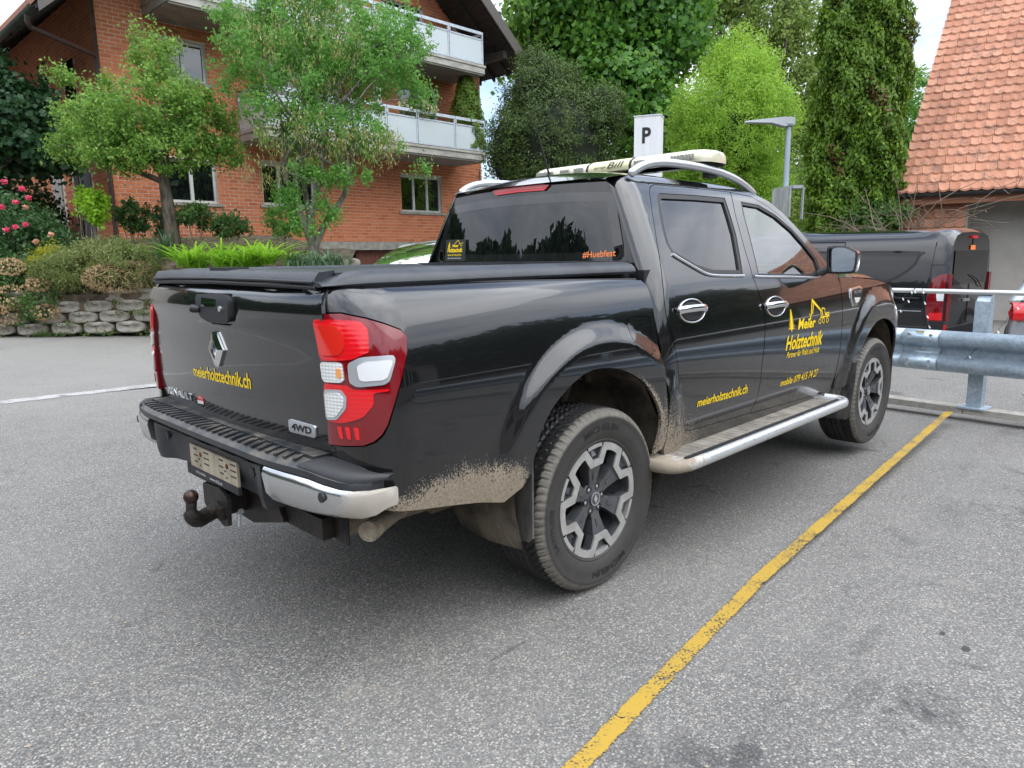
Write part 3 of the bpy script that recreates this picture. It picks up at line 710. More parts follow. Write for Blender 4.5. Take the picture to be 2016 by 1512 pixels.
def vinyl(name, polys, P, parent, off=.0025, m=YV, label=None):
    V = []; F = []
    for pl in polys:
        n0 = len(V); V += [skew_side(q, P, off)[0] for q in pl]; F.append(tuple(range(n0, len(V))))
    n0 = skew_side(polys[0][0], P, 0)[1]; F2 = []
    for q in F:
        nn = Vector((0, 0, 0))
        for i in range(1, len(q)-1): nn += (V[q[i]]-V[q[0]]).cross(V[q[i+1]]-V[q[0]])
        F2.append(q if nn.dot(n0) > 0 else q[::-1])
    o = mobj(name, V, F2, m, parent, False)
    if label: o['label'] = label
    return o
def stroke(a, b, w_):
    d = (Vector(b)-Vector(a)).normalized(); n = Vector((-d.y, d.x))*w_/2; a, b = Vector(a), Vector(b)
    return [tuple(a+n), tuple(b+n), tuple(b-n), tuple(a-n)]
def spruce(cx, z0, z1, w_, n=9):
    polys = [stroke((cx, z0-.012), (cx, z0+.01), .012)]; H = z1-z0
    for k in range(n):
        za = z0+H*k/n; hw = w_/2*(1-k/n)**.85+.003; zt = za+H*1.9/n
        polys.append([(cx-hw, za-.004*(k % 2)), (cx-hw*.45, za+.004), (cx, za-.003), (cx+hw*.5, za+.004), (cx+hw, za-.004*((k+1) % 2)), (cx+hw*.35, zt*.5+za*.5), (cx, min(zt, z1)), (cx-hw*.35, zt*.5+za*.5)])
    return polys
def crane(x0, z0, sx, sz):
    q = lambda x, z: (x0+x*sx, z0+z*sz)
    P_ = []
    L = lambda a, b, w_: P_.append(stroke(q(*a), q(*b), w_))
    L((.0,.05),(.06,.22),.008); L((.06,.22),(.01,.38),.007); L((.06,.22),(.13,.42),.008); L((.02,.08),(.10,.18),.006)
    L((.10,.30),(.22,1.0),.012); L((.17,.35),(.28,.86),.010); L((.19,.92),(.30,.80),.008); L((.22,1.0),(.62,.42),.012); L((.28,.82),(.58,.44),.007)
    L((.58,.44),(.60,.12),.010); L((.62,.42),(.70,.12),.007); L((.66,.55),(.80,.50),.007); L((.80,.50),(.80,.22),.008); L((.66,.55),(.66,.25),.007)
    L((.55,.12),(1.0,.14),.009); L((.80,.26),(1.0,.30),.008); L((1.0,.30),(1.0,.10),.008); L((.80,.22),(.98,.20),.006)
    for cx in (.52,.70,.90):
        c = q(cx, -.05); r = .020
        for k in range(10):
            a, b = 2*pi*k/10, 2*pi*(k+1)/10
            P_.append([(c[0]+r*math.cos(a), c[1]+r*.85*math.sin(a)), (c[0]+r*math.cos(b), c[1]+r*.85*math.sin(b)), (c[0]+r*.68*math.cos(b), c[1]+r*.6*math.sin(b)), (c[0]+r*.68*math.cos(a), c[1]+r*.6*math.sin(a))])
    return P_
vinyl('spruce_emblem', spruce(1.725, .938, 1.052, .092), Pcab, FR, label='yellow spruce tree emblem')
vinyl('timber_crane_emblem', crane(1.965, .962, .29, .128), Pcab, FR, label='yellow forestry crane emblem')
# ---- sill, front wing, front
sill = [(.475,.530),(.60,.532),(.655,.545),(2.30,.484),(2.39,.497),(2.44,.55),(2.62,.62),(2.62,.43),(2.4,.40),(.475,.43)]
fender = [(2.498,1.205),(2.65,1.198),(2.8,1.190),(3.0,1.178),(3.2,1.160),(3.4,1.125),(3.55,1.07),(3.66,1.0),(3.74,.92),(3.78,.84),(3.76,.70),(3.72,.55)]+smoothpts([(3.13+.46*math.cos(a), .45+.452*math.sin(a)) for a in [math.radians(q) for q in range(8, 171, 9)]], 2)+[(2.655,.50),(2.50,.485),(2.46,.50),(2.452,.59),(2.466,.71),(2.470,.86),(2.490,1.09),(2.502,1.15)]
vent = [(2.640,1.128),(2.80,1.140),(2.852,1.112),(2.816,1.070),(2.712,1.014),(2.650,1.012),(2.628,1.07)]
FE = panel('front_wing', Pcab, fender, PT, TRUCK, step=.020)
VT = panel('side_vent', Pcab, vent, M['chrome'], FE, off=.008, lip=.01, step=.03, rnd=.5)
panel('vent_insert', Pcab, [(2.668,1.118),(2.79,1.126),(2.820,1.108),(2.79,1.082),(2.70,1.082),(2.662,1.09)], M['black'], VT, off=.0095, lip=.002, step=.05)
lettering('vent_lettering', 'dCi 190', Pcab, (2.675,1.094), (2.675,1.112), (2.800,1.094), (2.805,1.112), M['alu'], VT[0], .01, .0115)
panel('side_indicator', Pcab, [(2.672,1.068),(2.78,1.064),(2.74,1.038),(2.69,1.030)], M['lens_clear'], VT, off=.0100, lip=.002, step=.05)
def grid(name, f, nu, nv, m, parent, smooth=True, flip=False):
    V = [f(i/nu, j/nv) for j in range(nv+1) for i in range(nu+1)]
    F = [(j*(nu+1)+i, j*(nu+1)+i+1, (j+1)*(nu+1)+i+1, (j+1)*(nu+1)+i) for j in range(nv) for i in range(nu)]
    if flip: F = [q[::-1] for q in F]
    return mobj(name, V, F, m, parent, smooth)
panel('bumper_corner', Pcab, [(3.785,.92),(3.84,.90),(4.02,.80),(4.02,.36),(3.66,.36),(3.60,.46),(3.725,.55),(3.765,.70),(3.785,.84)], PT, TRUCK, step=.04)
panel('headlight', Pcab, [(3.68,1.0),(3.75,.935),(3.795,.925),(4.0,.87),(4.01,.93),(3.9,1.0),(3.78,1.03)], M['lens_clear'], TRUCK, step=.04, off=.004)
def hood_f(u, v):
    x = 2.44+1.55*v; e = herm([2.44, 2.8, 3.2, 3.6, 3.8, 3.99], [1.212, 1.195, 1.165, 1.05, .98, .90], x); yy = Wcab(x, min(e, 1.2))-.004
    c = herm([2.44, 2.8, 3.2, 3.6, 3.85, 3.99], [1.285, 1.288, 1.262, 1.20, 1.10, .98], x)
    k = 2*u-1; prof = (1-abs(k)**5)*.75+.25*(1-abs(k)**2); ridge = .010*math.exp(-((abs(k)-.62)/.07)**2)
    return (x, -k*yy, e+.001+(c-e)*prof+ridge)
grid('bonnet', hood_f, 40, 34, PT, TRUCK, flip=True)
grid('grille', lambda u, v: (4.0+.06*(1-(2*u-1)**2), (2*u-1)*.56, .36+.56*v), 12, 6, M['plastic'], TRUCK, flip=True)
mb = MB()
for k in range(3): mb.box((4.04, -.42, .62+k*.08), (4.08, .42, .65+k*.08))
mb.build('grille_bar', M['chrome'], TRUCK, bevel=.004)
panel('sill', Pcab, sill, PT, TRUCK, step=.05, off=-.012)
# ---- roof, windscreen, rear wall
def ctop(x): return herm([q[0] for q in cab_top], [q[1] for q in cab_top], x)
def roof_f(u, v):
    x = .475+1.43*v; zt = ctop(max(x, .50)) if x > .5 else 1.718; yh = Wcab(x, zt)-.0; hc = herm([.47, .56, .75, 1.1, 1.5, 1.75, 1.91], [.004, .030, .052, .062, .058, .045, .035], x)
    k = 2*u-1
    return (x-.012*(1-k*k)*(1-v)**8, -k*(yh-.002), zt+.001+hc*(1-abs(k)**2.4)-.0)
grid('roof', roof_f, 28, 34, PT, TRUCK, flip=True)
def wind_f(u, v):
    x = 1.905+.56*v; zt = ctop(x)+.002; k = 2*u-1; yh = Wcab(x, zt)-.004
    return (x+.13*(1-abs(k)**2.4)*(.25+.75*v)-.0, -k*yh, zt+.030*(1-abs(k)**2.4)*(1-v)+.0)
grid('windscreen', wind_f, 20, 16, M['glass_front'], TRUCK, flip=True)
mb = MB(); mb.box((2.42, -.80, 1.16), (2.60, .80, 1.20)); mb.build('scuttle', M['plastic'], TRUCK)
def Prw2(y, z): return (xrw(-y, z), -y, z)
def yrear(z): return Wcab(.58+(z-1.3)*.15, z)-.075
rwall = [(-yrear(z)+.002, z) for z in (1.25, 1.35, 1.45, 1.55, 1.64, 1.70)]+[(-.52,1.716),(0,1.735),(.52,1.716)]+[(yrear(z)-.002, z) for z in (1.70, 1.64, 1.55, 1.45, 1.35, 1.25)]
rglass = [(-.55,1.655),(-.30,1.668),(0,1.672),(.30,1.668),(.55,1.655),(.583,1.64),(.606,1.58),(.655,1.415),(.662,1.365),(.648,1.346),(.61,1.338),(0,1.334),(-.61,1.338),(-.648,1.346),(-.662,1.365),(-.655,1.415),(-.606,1.58),(-.583,1.64)]
RWALL = panel_('rear_cab_panel', Prw2, rwall, PT, TRUCK, holes=[inset(rglass, .03)], step=.05)[0]
RW = panel_('rear_window', Prw2, rglass, M['glass_dark'], TRUCK, step=.06, off=.004, lip=.004)[0]
panel_('window_border', Prw2, rglass, mat('ceramic_window_border', (.012,.012,.013), .06, 0, 1), RW, holes=[inset(rglass, .045)], step=.06, off=.0055, lip=.001)
BL = panel_('high_brake_light', Prw2, [(-.205,1.712),(-.172,1.688),(0,1.692),(.172,1.688),(.205,1.712),(.10,1.724),(0,1.727),(-.10,1.724)], M['red'], TRUCK, off=.010, lip=.012, step=.04)[0]
panel_('brake_light_strip', Prw2, [(-.165,1.700),(0,1.704),(.165,1.700),(.165,1.706),(0,1.711),(-.165,1.706)], M['mid_red'], BL, off=.0115, lip=.001)
lettering('hashtag_sticker', '#Huebfest', Prw2, (.445,1.352), (.443,1.384), (.625,1.358), (.623,1.392), M['orange'], RW, .015, .0075, label='orange #Huebfest lettering')
STK = panel_('company_sticker', Prw2, [(-.592,1.468),(-.400,1.466),(-.392,1.347),(-.588,1.347)], mat('dark_sticker', (.02, .024, .022), .3), RW, off=.0068, lip=.001)[0]
lettering('sticker_lettering', 'Meier', Prw2, (-.520,1.425), (-.520,1.440), (-.460,1.425), (-.460,1.440), YV, STK, .05, .0085)
lettering('sticker_lettering', 'Holztechnik', Prw2, (-.566,1.396), (-.564,1.422), (-.420,1.396), (-.420,1.422), YV, STK, .05, .0085)
lettering('sticker_lettering', 'Partner für Wald und Holz', Prw2, (-.560,1.376), (-.560,1.388), (-.430,1.376), (-.430,1.388), YV, STK, .02, .0085)
lettering('sticker_lettering', 'meierholztechnik.ch', Prw2, (-.560,1.360), (-.560,1.368), (-.430,1.360), (-.430,1.368), M['white'], STK, .0, .0085)
vinyl('spruce_emblem', spruce(-.552, 1.428, 1.455, .022, 6), Prw2, STK, .0085)
vinyl('timber_crane_emblem', [stroke(a, b, .004) for a, b in (((-.505,1.438),(-.470,1.464)), ((-.470,1.464),(-.445,1.438)), ((-.455,1.440),(-.420,1.448)), ((-.445,1.432),(-.425,1.432)))], Prw2, STK, .0085)
# ---- body core behind the panel gaps, wheel housings
mb = MB(); mb.box((-1.02,-.76,.60), (-.52,.76,1.17)).box((-.52,-.52,.50), (.50,.52,1.22)).box((.50,-.84,.44), (2.52,.84,.98)).box((2.44,-.52,.40), (3.72,.52,1.08)).box((3.72,-.60,.40), (3.98,.60,.86)).box((.44,-.80,1.0),(.54,.80,1.30)).box((-.05,-.76,1.0),(.44,.76,1.24)).box((-1.0,-.74,1.15),(-.05,.74,1.25))
mb.build('inner_body', M['black'], TRUCK)
for xc, zc in ((0, .47), (3.13, .45)):
    for sd in (1, -1):
        V = []; F = []; n = 26
        for i in range(n+1):
            a = math.radians(-22+224*i/n)
            for j, y in enumerate((-.885, -.72, -.53)):
                r = .47+.008*math.sin(i*1.7+j*2)+.01*(j == 1)
                V.append((xc+r*math.cos(a), y*sd, zc+r*math.sin(a)))
        for i in range(n):
            for j in range(2): F.append((i*3+j, i*3+j+1, i*3+j+4, i*3+j+3))
        n0 = len(V); V.append((xc, -.528*sd, zc))
        for i in range(n): F.append((i*3+2, n0, i*3+5))
        mobj('wheel_housing', V, F, M['liner'], TRUCK)
mb = MB(); rg = random.Random(5)
mb.tube([(0,-.62,.378),(0,.62,.378)], .05, 12).tube([(-.55,-.48,.40),(.35,-.48,.40)], .035, 8).tube([(-.1,-.50,.42),(-.02,-.56,.88)], .03, 10).tube([(.12,-.5,.45),(.2,-.58,.86)], .022, 8)
for k in range(9): mb.box((-.28+k*.07,-.60,.80+.015*math.sin(k*2)), (-.24+k*.07,-.50,.86+.01*math.sin(k*3)))
mb.tube([(3.13,-.62,.378),(3.13,.62,.378)], .05, 12).box((2.4,-.45,.30),(3.6,-.35,.42)).box((-1.0,-.52,.40),(2.5,-.42,.52)).box((-1.0,.42,.40),(2.5,.52,.52)).box((.6,-.35,.34),(2.2,.35,.44))
mb.build('chassis', M['mud'], TRUCK, 40)
# ---- cabin
mb = MB(); mb.box((1.0,-.70,.98), (1.25,.70,1.22)).box((.80,-.70,1.0), (1.0,.70,1.42)); mb.build('rear_bench', M['seat'], TRUCK, 50, .03)
for y in (-.38, .38):
    s_ = MB().box((1.42, y-.25, .98), (1.55, y+.25, 1.50)).build('front_seat', M['seat'], TRUCK, 50, .045)
    MB().box((1.44, y-.13, 1.52), (1.54, y+.13, 1.66)).build('headrest', M['seat'], s_, 50, .035)
    MB().box((.83, y-.12, 1.43), (.92, y+.12, 1.54)).build('rear_headrest', M['seat'], TRUCK, 50, .03)
MB().box((2.12,-.80,.98), (2.50,.80,1.20)).box((2.2,-.76,1.18),(2.5,.76,1.235)).build('dashboard', M['interior'], TRUCK, 50, .03)
ring = [(1.98+.06*math.sin(a)*.4, .38+.19*math.cos(a), 1.17+.18*math.sin(a)) for a in [2*pi*k/24 for k in range(25)]]
SW = MB().tube(ring, .016, 8).build('steering_wheel', M['interior'], TRUCK, 50)
# ---- door mirrors
for sd in (1, -1):
    f = lambda x, y, z: (x, y*sd, z)
    prof = [(0, 0, .0), (.0, 1, 0)]
    V = []; F = []; outl = smoothpts([(-.895,1.300),(-.892,1.375),(-.905,1.397),(-.985,1.400),(-1.058,1.372),(-1.072,1.345),(-1.066,1.262),(-1.045,1.240),(-.925,1.236),(-.900,1.25)], 4, True)
    n = len(outl); cy, cz = -.98, 1.318
    for dx, k in ((2.205, .96), (2.23, .98), (2.27, .93), (2.305, .76), (2.32, .42)):
        V += [f(dx+(.0 if k < 1 else 0), cy+(y-cy)*k, cz+(z-cz)*k) for y, z in outl]
    for r_ in range(4):
        for i in range(n): F.append((r_*n+i, r_*n+(i+1) % n, (r_+1)*n+(i+1) % n, (r_+1)*n+i))
    F.append(tuple(4*n+i for i in range(n)))
    bm = bmesh.new(); vv = [bm.verts.new(v) for v in V]; [bm.faces.new([vv[i] for i in q]) for q in F]
    mir = bmobj('door_mirror', bm, M['chrome'], TRUCK, 50)
    V = [f(2.206, cy+(y-cy)*1.0, cz+(z-cz)*1.0) for y, z in outl]+[f(2.200, cy+(y-cy)*.87, cz+(z-cz)*.86) for y, z in outl]+[f(2.212, cy+(y-cy)*.86, cz+(z-cz)*.85) for y, z in outl]
    F = [(r_*n+i, r_*n+(i+1) % n, (r_+1)*n+(i+1) % n, (r_+1)*n+i) for r_ in range(2) for i in range(n)]
    bm = bmesh.new(); vv = [bm.verts.new(v) for v in V]; [bm.faces.new([vv[i] for i in q]) for q in F]
    bmobj('mirror_surround', bm, M['plastic'], mir, 50)
    V = [f(2.210+(y-cy)*.12, cy+(y-cy)*.87, cz+(z-cz)*.86) for y, z in outl]
    mobj('mirror_glass', V, [tuple(range(n))], mat('mirror_silver', (.85, .88, .88), .02, 1) if sd == 1 else M['chrome'], mir, False)
    MB().tube([f(2.23,-.84,1.235), f(2.245,-.90,1.262), f(2.26,-.95,1.28)], [.035, .028, .03], 10, sq=(1.2, .7)).build('mirror_arm', M['plastic'], mir, 50)
# ---- tonneau cover
def rail_f(sd):
    V = []; F = []; prof = [(-.800,1.296),(-.806,1.306),(-.802,1.322),(-.785,1.338),(-.752,1.348),(-.715,1.349),(-.690,1.340),(-.684,1.300)]
    xs = [-1.105,-1.08,-1.04,-1.0,-.95,-.3,.36,.40,.405]; ks = [.30,.36,.62,.88,1,1,1,.97,.6]
    for x, k in zip(xs, ks):
        for y, z in prof: V.append((x, (y+.02+.10*(1-k))*sd, 1.286+(z-1.296)*k))
    n = len(prof)
    for i in range(len(xs)-1):
        for j in range(n-1): F.append((i*n+j, i*n+j+1, (i+1)*n+j+1, (i+1)*n+j))
    F.append(tuple(range(n))); F.append(tuple((len(xs)-1)*n+j for j in range(n)))
    bm = bmesh.new(); vv = [bm.verts.new(v) for v in V]; [bm.faces.new([vv[i] for i in q]) for q in F]
    return bmobj('cover_rail', bm, M['cover'], TRUCK, 40)
rail_f(1); rail_f(-1)
mb = MB()
for k in range(24): mb.box((-1.04+k*.058, -.69, 1.305), (-1.04+k*.058+.055, .69, 1.328))
mb.build('cover_slats', M['cover'], TRUCK, None, .002)
prof = [(-1.095,1.290),(-1.104,1.300),(-1.100,1.312),(-1.085,1.330),(-1.03,1.335),(-1.03,1.300)]
mb = MB(); V = []; F = []; ys = [-.675,-.55,-.3,0,.3,.55,.675]; n = len(prof)
for y in ys:
    for x, z in prof: V.append((x-.03*(1-(y/.72)**2), y, z+.004*(1-(y/.7)**2)))
for i in range(len(ys)-1):
    for j in range(n-1): F.append((i*n+j, i*n+j+1, (i+1)*n+j+1, (i+1)*n+j))
F += [tuple(range(n)), tuple((len(ys)-1)*n+j for j in range(n))]
mb.add(V, F).build('cover_end_bar', M['cover'], TRUCK, 35)
MB().tube([(-1.10,-.68,1.284),(-1.132,-.4,1.291),(-1.140,0,1.294),(-1.132,.4,1.291),(-1.10,.68,1.284)], .008, 8).build('cover_lower_seal', RUB, TRUCK, 50)
MB().box((-1.11,-.06,1.334), (-1.02,.075,1.346)).build('cover_lock', M['plastic'], TRUCK, None, .006)
surf_tube('cover_seal', [(-1.2,1.292),(-1.1,1.296),(-.6,1.290),(-.1,1.279),(.36,1.266)], Pbed, -.008, .007, RUB, TRUCK)
MB().tube([(-1.108,-.67,1.300),(-1.136,-.4,1.306),(-1.142,0,1.308),(-1.136,.4,1.306),(-1.108,.67,1.300)], .005, 8).build('cover_seal', RUB, TRUCK, 50)
MB().box((-1.03,-.73,1.262),(.36,-.69,1.30)).box((-1.03,.69,1.262),(.36,.73,1.30)).build('cover_base', M['black'], TRUCK)
MB().box((.36,-.72,1.25), (.44,.72,1.342)).build('roller_box', M['cover'], TRUCK, 40, .012)
# ---- roof rails, aerial, light bar
for sd in (1, -1):
    pts = smoothpts([(.60,-.60,1.735),(.66,-.605,1.768),(.75,-.61,1.795),(.90,-.61,1.810),(1.15,-.605,1.812),(1.40,-.60,1.803),(1.62,-.595,1.775),(1.78,-.59,1.735),(1.86,-.59,1.700)], 4)
    MB().tube([(x, y*sd, z) for x, y, z in pts], [.010]+[.022]*(len(pts)-2)+[.010], 12, sq=(.70, .95)).build('roof_rail', M['alu'], TRUCK, 50)
    MB().box((1.325,-.575*sd-.02,1.77), (1.405,-.575*sd+.02,1.840)).box((1.26,-.55*sd-.05,1.834), (1.47,-.55*sd+.05,1.846)).build('light_bar_bracket', M['black'], TRUCK, None, .006)
MB().tube([(.72,0,1.775),(.705,0,1.80)], [.03,.012], 12).tube([(.707,0,1.795),(.60,.01,2.075)], [.006,.0028], 8).build('aerial', M['plastic'], TRUCK, 50)
def bar_sec(y, k, x0=1.365, grow=0):
    pr = [(-.145,1.845),(-.150,1.865),(-.138,1.892),(-.10,1.912),(0,1.918),(.10,1.912),(.138,1.892),(.150,1.865),(.145,1.845)]
    return [(x0+a*k*(1+grow), y, 1.845+(z-1.845)*(.55+.45*k)*(1+grow*1.4)) for a, z in pr]
def bar_seg(name, ys, ks, m, parent, grow=0):
    V = []; n = 9
    for y, k in zip(ys, ks): V += bar_sec(y, k, grow=grow)
    F = [(i*n+j, i*n+(j+1) % n, (i+1)*n+(j+1) % n, (i+1)*n+j) for i in range(len(ys)-1) for j in range(n)]+[tuple(range(n)), tuple((len(ys)-1)*n+j for j in range(n))]
    bm = bmesh.new(); vv = [bm.verts.new(v) for v in V]; [bm.faces.new([vv[i] for i in q]) for q in F]
    return bmobj(name, bm, m, parent, 40)
LB = bar_seg('light_bar', [-.62,-.60,.60,.62], [.5,.6,.6,.5], M['black'], TRUCK)
dl = M['bar_lens']
for sd in (1, -1):
    dome = bar_seg('light_dome', [y*sd for y in (-.625,-.615,-.585,-.53,-.40,-.163)], [.35,.66,.90,1,1,1], dl, LB)
    for k, y in enumerate((-.22,-.33,-.46,-.53)):
        w_ = .035
        b = MB()
        for q in range(4): b.box((1.2105,y*sd-w_+q*.019,1.862+.0), (1.218,y*sd-w_+q*.019+.013,1.886))
        b.build('lamp_module', M['bar_in'], dome, None, .002)
bar_seg('divider', [-.163,-.147], [1,1], M['black'], LB, .012); bar_seg('divider', [.147,.163], [1,1], M['black'], LB, .012)
CP = bar_seg('centre_panel', [-.147,.147], [1,1], M['bar_panel'], LB, .006)
def Pbar(y, z):
    t = (z-1.865)/(1.892-1.865); return (1.365-.1515+.012*t, -y, z)
lettering('panel_lettering', 'garage', Pbar, (-.10,1.863), (-.10,1.876), (-.015,1.863), (-.015,1.876), M['black'], CP, .0, .003)
lettering('panel_lettering', 'Bill', Pbar, (-.005,1.862), (.01,1.896), (.095,1.862), (.11,1.896), M['black'], CP, .0, .003)
# ---- rear bumper
def bxf(y):     # plan line of the bumper's outer face
    return herm([-.915,-.90,-.87,-.82,-.74,-.55,-.3,0,.3,.55,.74,.82,.87,.90,.915], [-1.015,-1.075,-1.130,-1.172,-1.205,-1.235,-1.24,-1.242,-1.24,-1.235,-1.205,-1.172,-1.130,-1.075,-1.015], y)
ysb = [-.915,-.908,-.895,-.87,-.84,-.79,-.74,-.68,-.62,-.56,-.52,-.48,-.44,-.40,-.3,-.15,0,.15,.3,.40,.44,.48,.52,.56,.62,.68,.74,.79,.84,.87,.895,.908,.915]
def bsec(name, ys, prof, m, parent, smooth=40, dx=0):
    V = []; n = len(prof(0))
    for y in ys:
        for ox, z in prof(y): V.append((bxf(y)+ox+dx, y, z))
    F = [(i*n+j, i*n+(j+1) % n, (i+1)*n+(j+1) % n, (i+1)*n+j) for i in range(len(ys)-1) for j in range(n)]+[tuple(range(n)), tuple((len(ys)-1)*n+j for j in range(n))]
    bm = bmesh.new(); vv = [bm.verts.new(v) for v in V]; [bm.faces.new([vv[i] for i in q]) for q in F]
    return bmobj(name, bm, m, parent, smooth)
def zc_(y): return .752-.035*sst((abs(y)-.70)/.20)
BP = bsec('rear_bumper', [y for y in ysb if abs(y) < .90], lambda y: [(.10*min(1, .3+(.915-abs(y))*9), zc_(y)+.012), (.015, zc_(y)+.004), (.0, zc_(y)-.006), (.0, zc_(y)-.026), (.03*min(1, .3+(.915-abs(y))*9), zc_(y)-.035), (.10*min(1, .3+(.915-abs(y))*9), zc_(y)-.04)], M['bumper_plastic'], TRUCK)
for sd in (1, -1):
    ys = [y*sd for y in ysb if -.94 <= y <= -.485]
    zb = lambda y: .600+.030*sst((abs(y)-.885)/.03)+.03*sst((.56-abs(y))/.08)
    bsec('chrome_corner', ys, lambda y: [(.004, zc_(y)-.028), (-.004, zc_(y)-.034), (-.010+.0, (zc_(y)*.6+zb(y)*.4)), (.0, zb(y)+.02), (.030*min(1, .2+(.915-abs(y))*12), zb(y)), (.075*min(1, .15+(.915-abs(y))*12), zb(y)+.01), (.075*min(1, .15+(.915-abs(y))*12), zc_(y)-.035)], M['dirty_chrome'], BP, 50)
    y = -.795*sd
    MB().lathe([(.016, .006), (.016, .0), (.012, -.001)], (bxf(y)-.0135, y, .672), 0, 20).build('parking_sensor', M['plastic'], BP, 40)
cb = [y for y in ysb if abs(y) < .5]
bsec('bumper_centre', cb, lambda y: [(.006, zc_(y)-.040), (.006+.03*sst((.46-abs(y))/.10), .690), (.010+.052*sst((.46-abs(y))/.10), .60), (.02+.052*sst((.46-abs(y))/.10), .562), (.12, .555), (.12, zc_(y)-.045)], M['bumper_plastic'], BP)
for sd in (1, -1):
    y = -.385*sd; MB().lathe([(.016, .006), (.016, .0), (.012, -.001)], (bxf(y)+.022, y, .668), 0, 20).build('parking_sensor', M['plastic'], BP, 40)
mb = MB(); mb.box((-1.16,-.70,.745), (-1.06,.70,.772)); mb.build('step_back', M['bumper_plastic'], BP, None, .004)
mb = MB()
for k in range(27):
    y = -.66+k*.0508; sk = .055*(1 if y < 0 else -1)
    x0, x1 = bxf(y)+.020, -1.135
    mb.add([(x0,y,.766),(x0,y+.016,.766),(x1,y+.016+sk*.6,.768),(x1,y+sk*.6,.768),(x0,y,.750),(x0,y+.016,.750),(x1,y+.016+sk*.6,.750),(x1,y+sk*.6,.750)], [(0,1,2,3),(4,7,6,5),(0,4,5,1),(1,5,6,2),(2,6,7,3),(3,7,4,0)])
mb.build('step_tread', M['bumper_plastic'], BP, None, .003, kind=None)
for sd in (1, -1):
    mb = MB(); V = []
    prof = [(.095,.0),(.09,.020),(.03,.020),(.004,.004),(.002,-.008)]
    ys = [y*sd for y in (-.910,-.902,-.89,-.865,-.84,-.79,-.74,-.71,-.69)]; ks = [.4,.6,.8,1.0,1.05,1.05,1,.7,.1]
    for y, k in zip(ys, ks): V += [(bxf(y)+a*min(1, .25+(.915-abs(y))*9), y, zc_(y)+b*k+.002) for a, b in prof]
    F = [(i*5+j, i*5+j+1, (i+1)*5+j+1, (i+1)*5+j) for i in range(8) for j in range(4)]
    mb.add(V, F).build('corner_pad', M['plastic'], BP, 60)
# plate holder
def plt_(y, z): return (-1.176-.001, -y, z)
PHO = MB().box((-1.205,-.235,.580),(-1.195,.185,.668)).build('plate_holder', M['plate'], TRUCK, None, .003)
for cx in (-.135, .10):
    for dy, dz, L in ((-.07,.03,.045),(-.07,.008,.045),(-.07,-.014,.045),(.03,.03,.035),(.03,.005,.035),(.03,-.02,.03),(-.01,-.03,.012),(.0,-.006,.016)):
        MB().box((-1.2065,cx+dy-L/2,.626+dz-.0022),(-1.2045,cx+dy+L/2,.626+dz+.0022)).build('slot', M['black'], PHO)
    MB().lathe([(.009,0),(.009,-.004),(.004,-.006)], (-1.2048,cx-.02,.642), 0, 10).build('rusty_screw', M['rust'], PHO)
FRM = MB().box((-1.209,-.245,.553),(-1.197,.195,.579)).build('plate_frame_strip', M['plastic'], TRUCK, None, .002)
lettering('frame_lettering', 'www.h2l.ch', lambda y, z: (-1.209, -y, z), (.0,.560), (.0,.572), (.11,.560), (.11,.572), M['white'], FRM, .0, .001)
lettering('frame_lettering', 'AUTO CENTER', lambda y, z: (-1.209, -y, z), (-.13,.562), (-.13,.570), (-.04,.562), (-.04,.570), M['white'], FRM, .0, .001)
# ---- tow bar
TB = MB().box((-1.08,-.58,.440),(-1.00,.58,.515)).box((-1.19,-.055,.425),(-1.05,.045,.505)).build('tow_bar', M['frame'], TRUCK, None, .008)
MB().prism([(-.28,.55),(.20,.53),(.15,.40),(-.10,.385),(-.35,.45)], -1.10, -1.085, 0).build('tow_gusset', M['frame'], TB, None, .003)
MB().prism([(.088,.520),(.078,.532),(-.062,.540),(-.120,.520),(-.128,.500),(-.118,.405),(-.085,.395),(.06,.432),(.088,.445)], -1.205, -1.190, 0).build('socket_plate', M['frame'], TB, None, .003)
BN = MB().tube(smoothpts([(-1.20,-.03,.452),(-1.25,-.04,.440),(-1.295,-.07,.443),(-1.318,-.085,.47),(-1.318,-.088,.505),(-1.316,-.088,.520)],4), [.030]*8+[.028]*6+[.019]*7, 12).build('tow_neck', M['frame'], TB, 50)
bm = bmesh.new(); bmesh.ops.create_uvsphere(bm, u_segments=24, v_segments=16, radius=.026, matrix=Matrix.Translation((-1.316,-.088,.540))); bmobj('tow_ball', bm, M['ball'], TB, 60)
MB().box((-1.222,-.10,.425),(-1.205,-.05,.470)).build('ball_bolt', M['frame'], TB, None, .004)
MB().tube([(-1.16,-.125,.452),(-1.16,-.14,.456)], .010, 8).tube([(-1.165,-.125,.445),(-1.165,-.122,.395)], .006, 8).build('locking_pin', M['alu'], TB, 40)
# ---- tailpipe, shield
EX = MB().tube([(-.72,-.60,.500),(-.93,-.70,.495),(-1.0,-.738,.492)], [.030,.033,.036], 16, caps=False).tube([(-1.0,-.738,.492),(-1.001,-.739,.492)], [.036,.020], 16).build('tailpipe', M['exh'], TRUCK, 50)
MB().prism([(-.665,.55),(-.20,.53),(-.20,.46),(-.45,.44),(-.665,.432)], -1.035, -1.028, 0).build('underbody_plate', M['frame'], TRUCK)
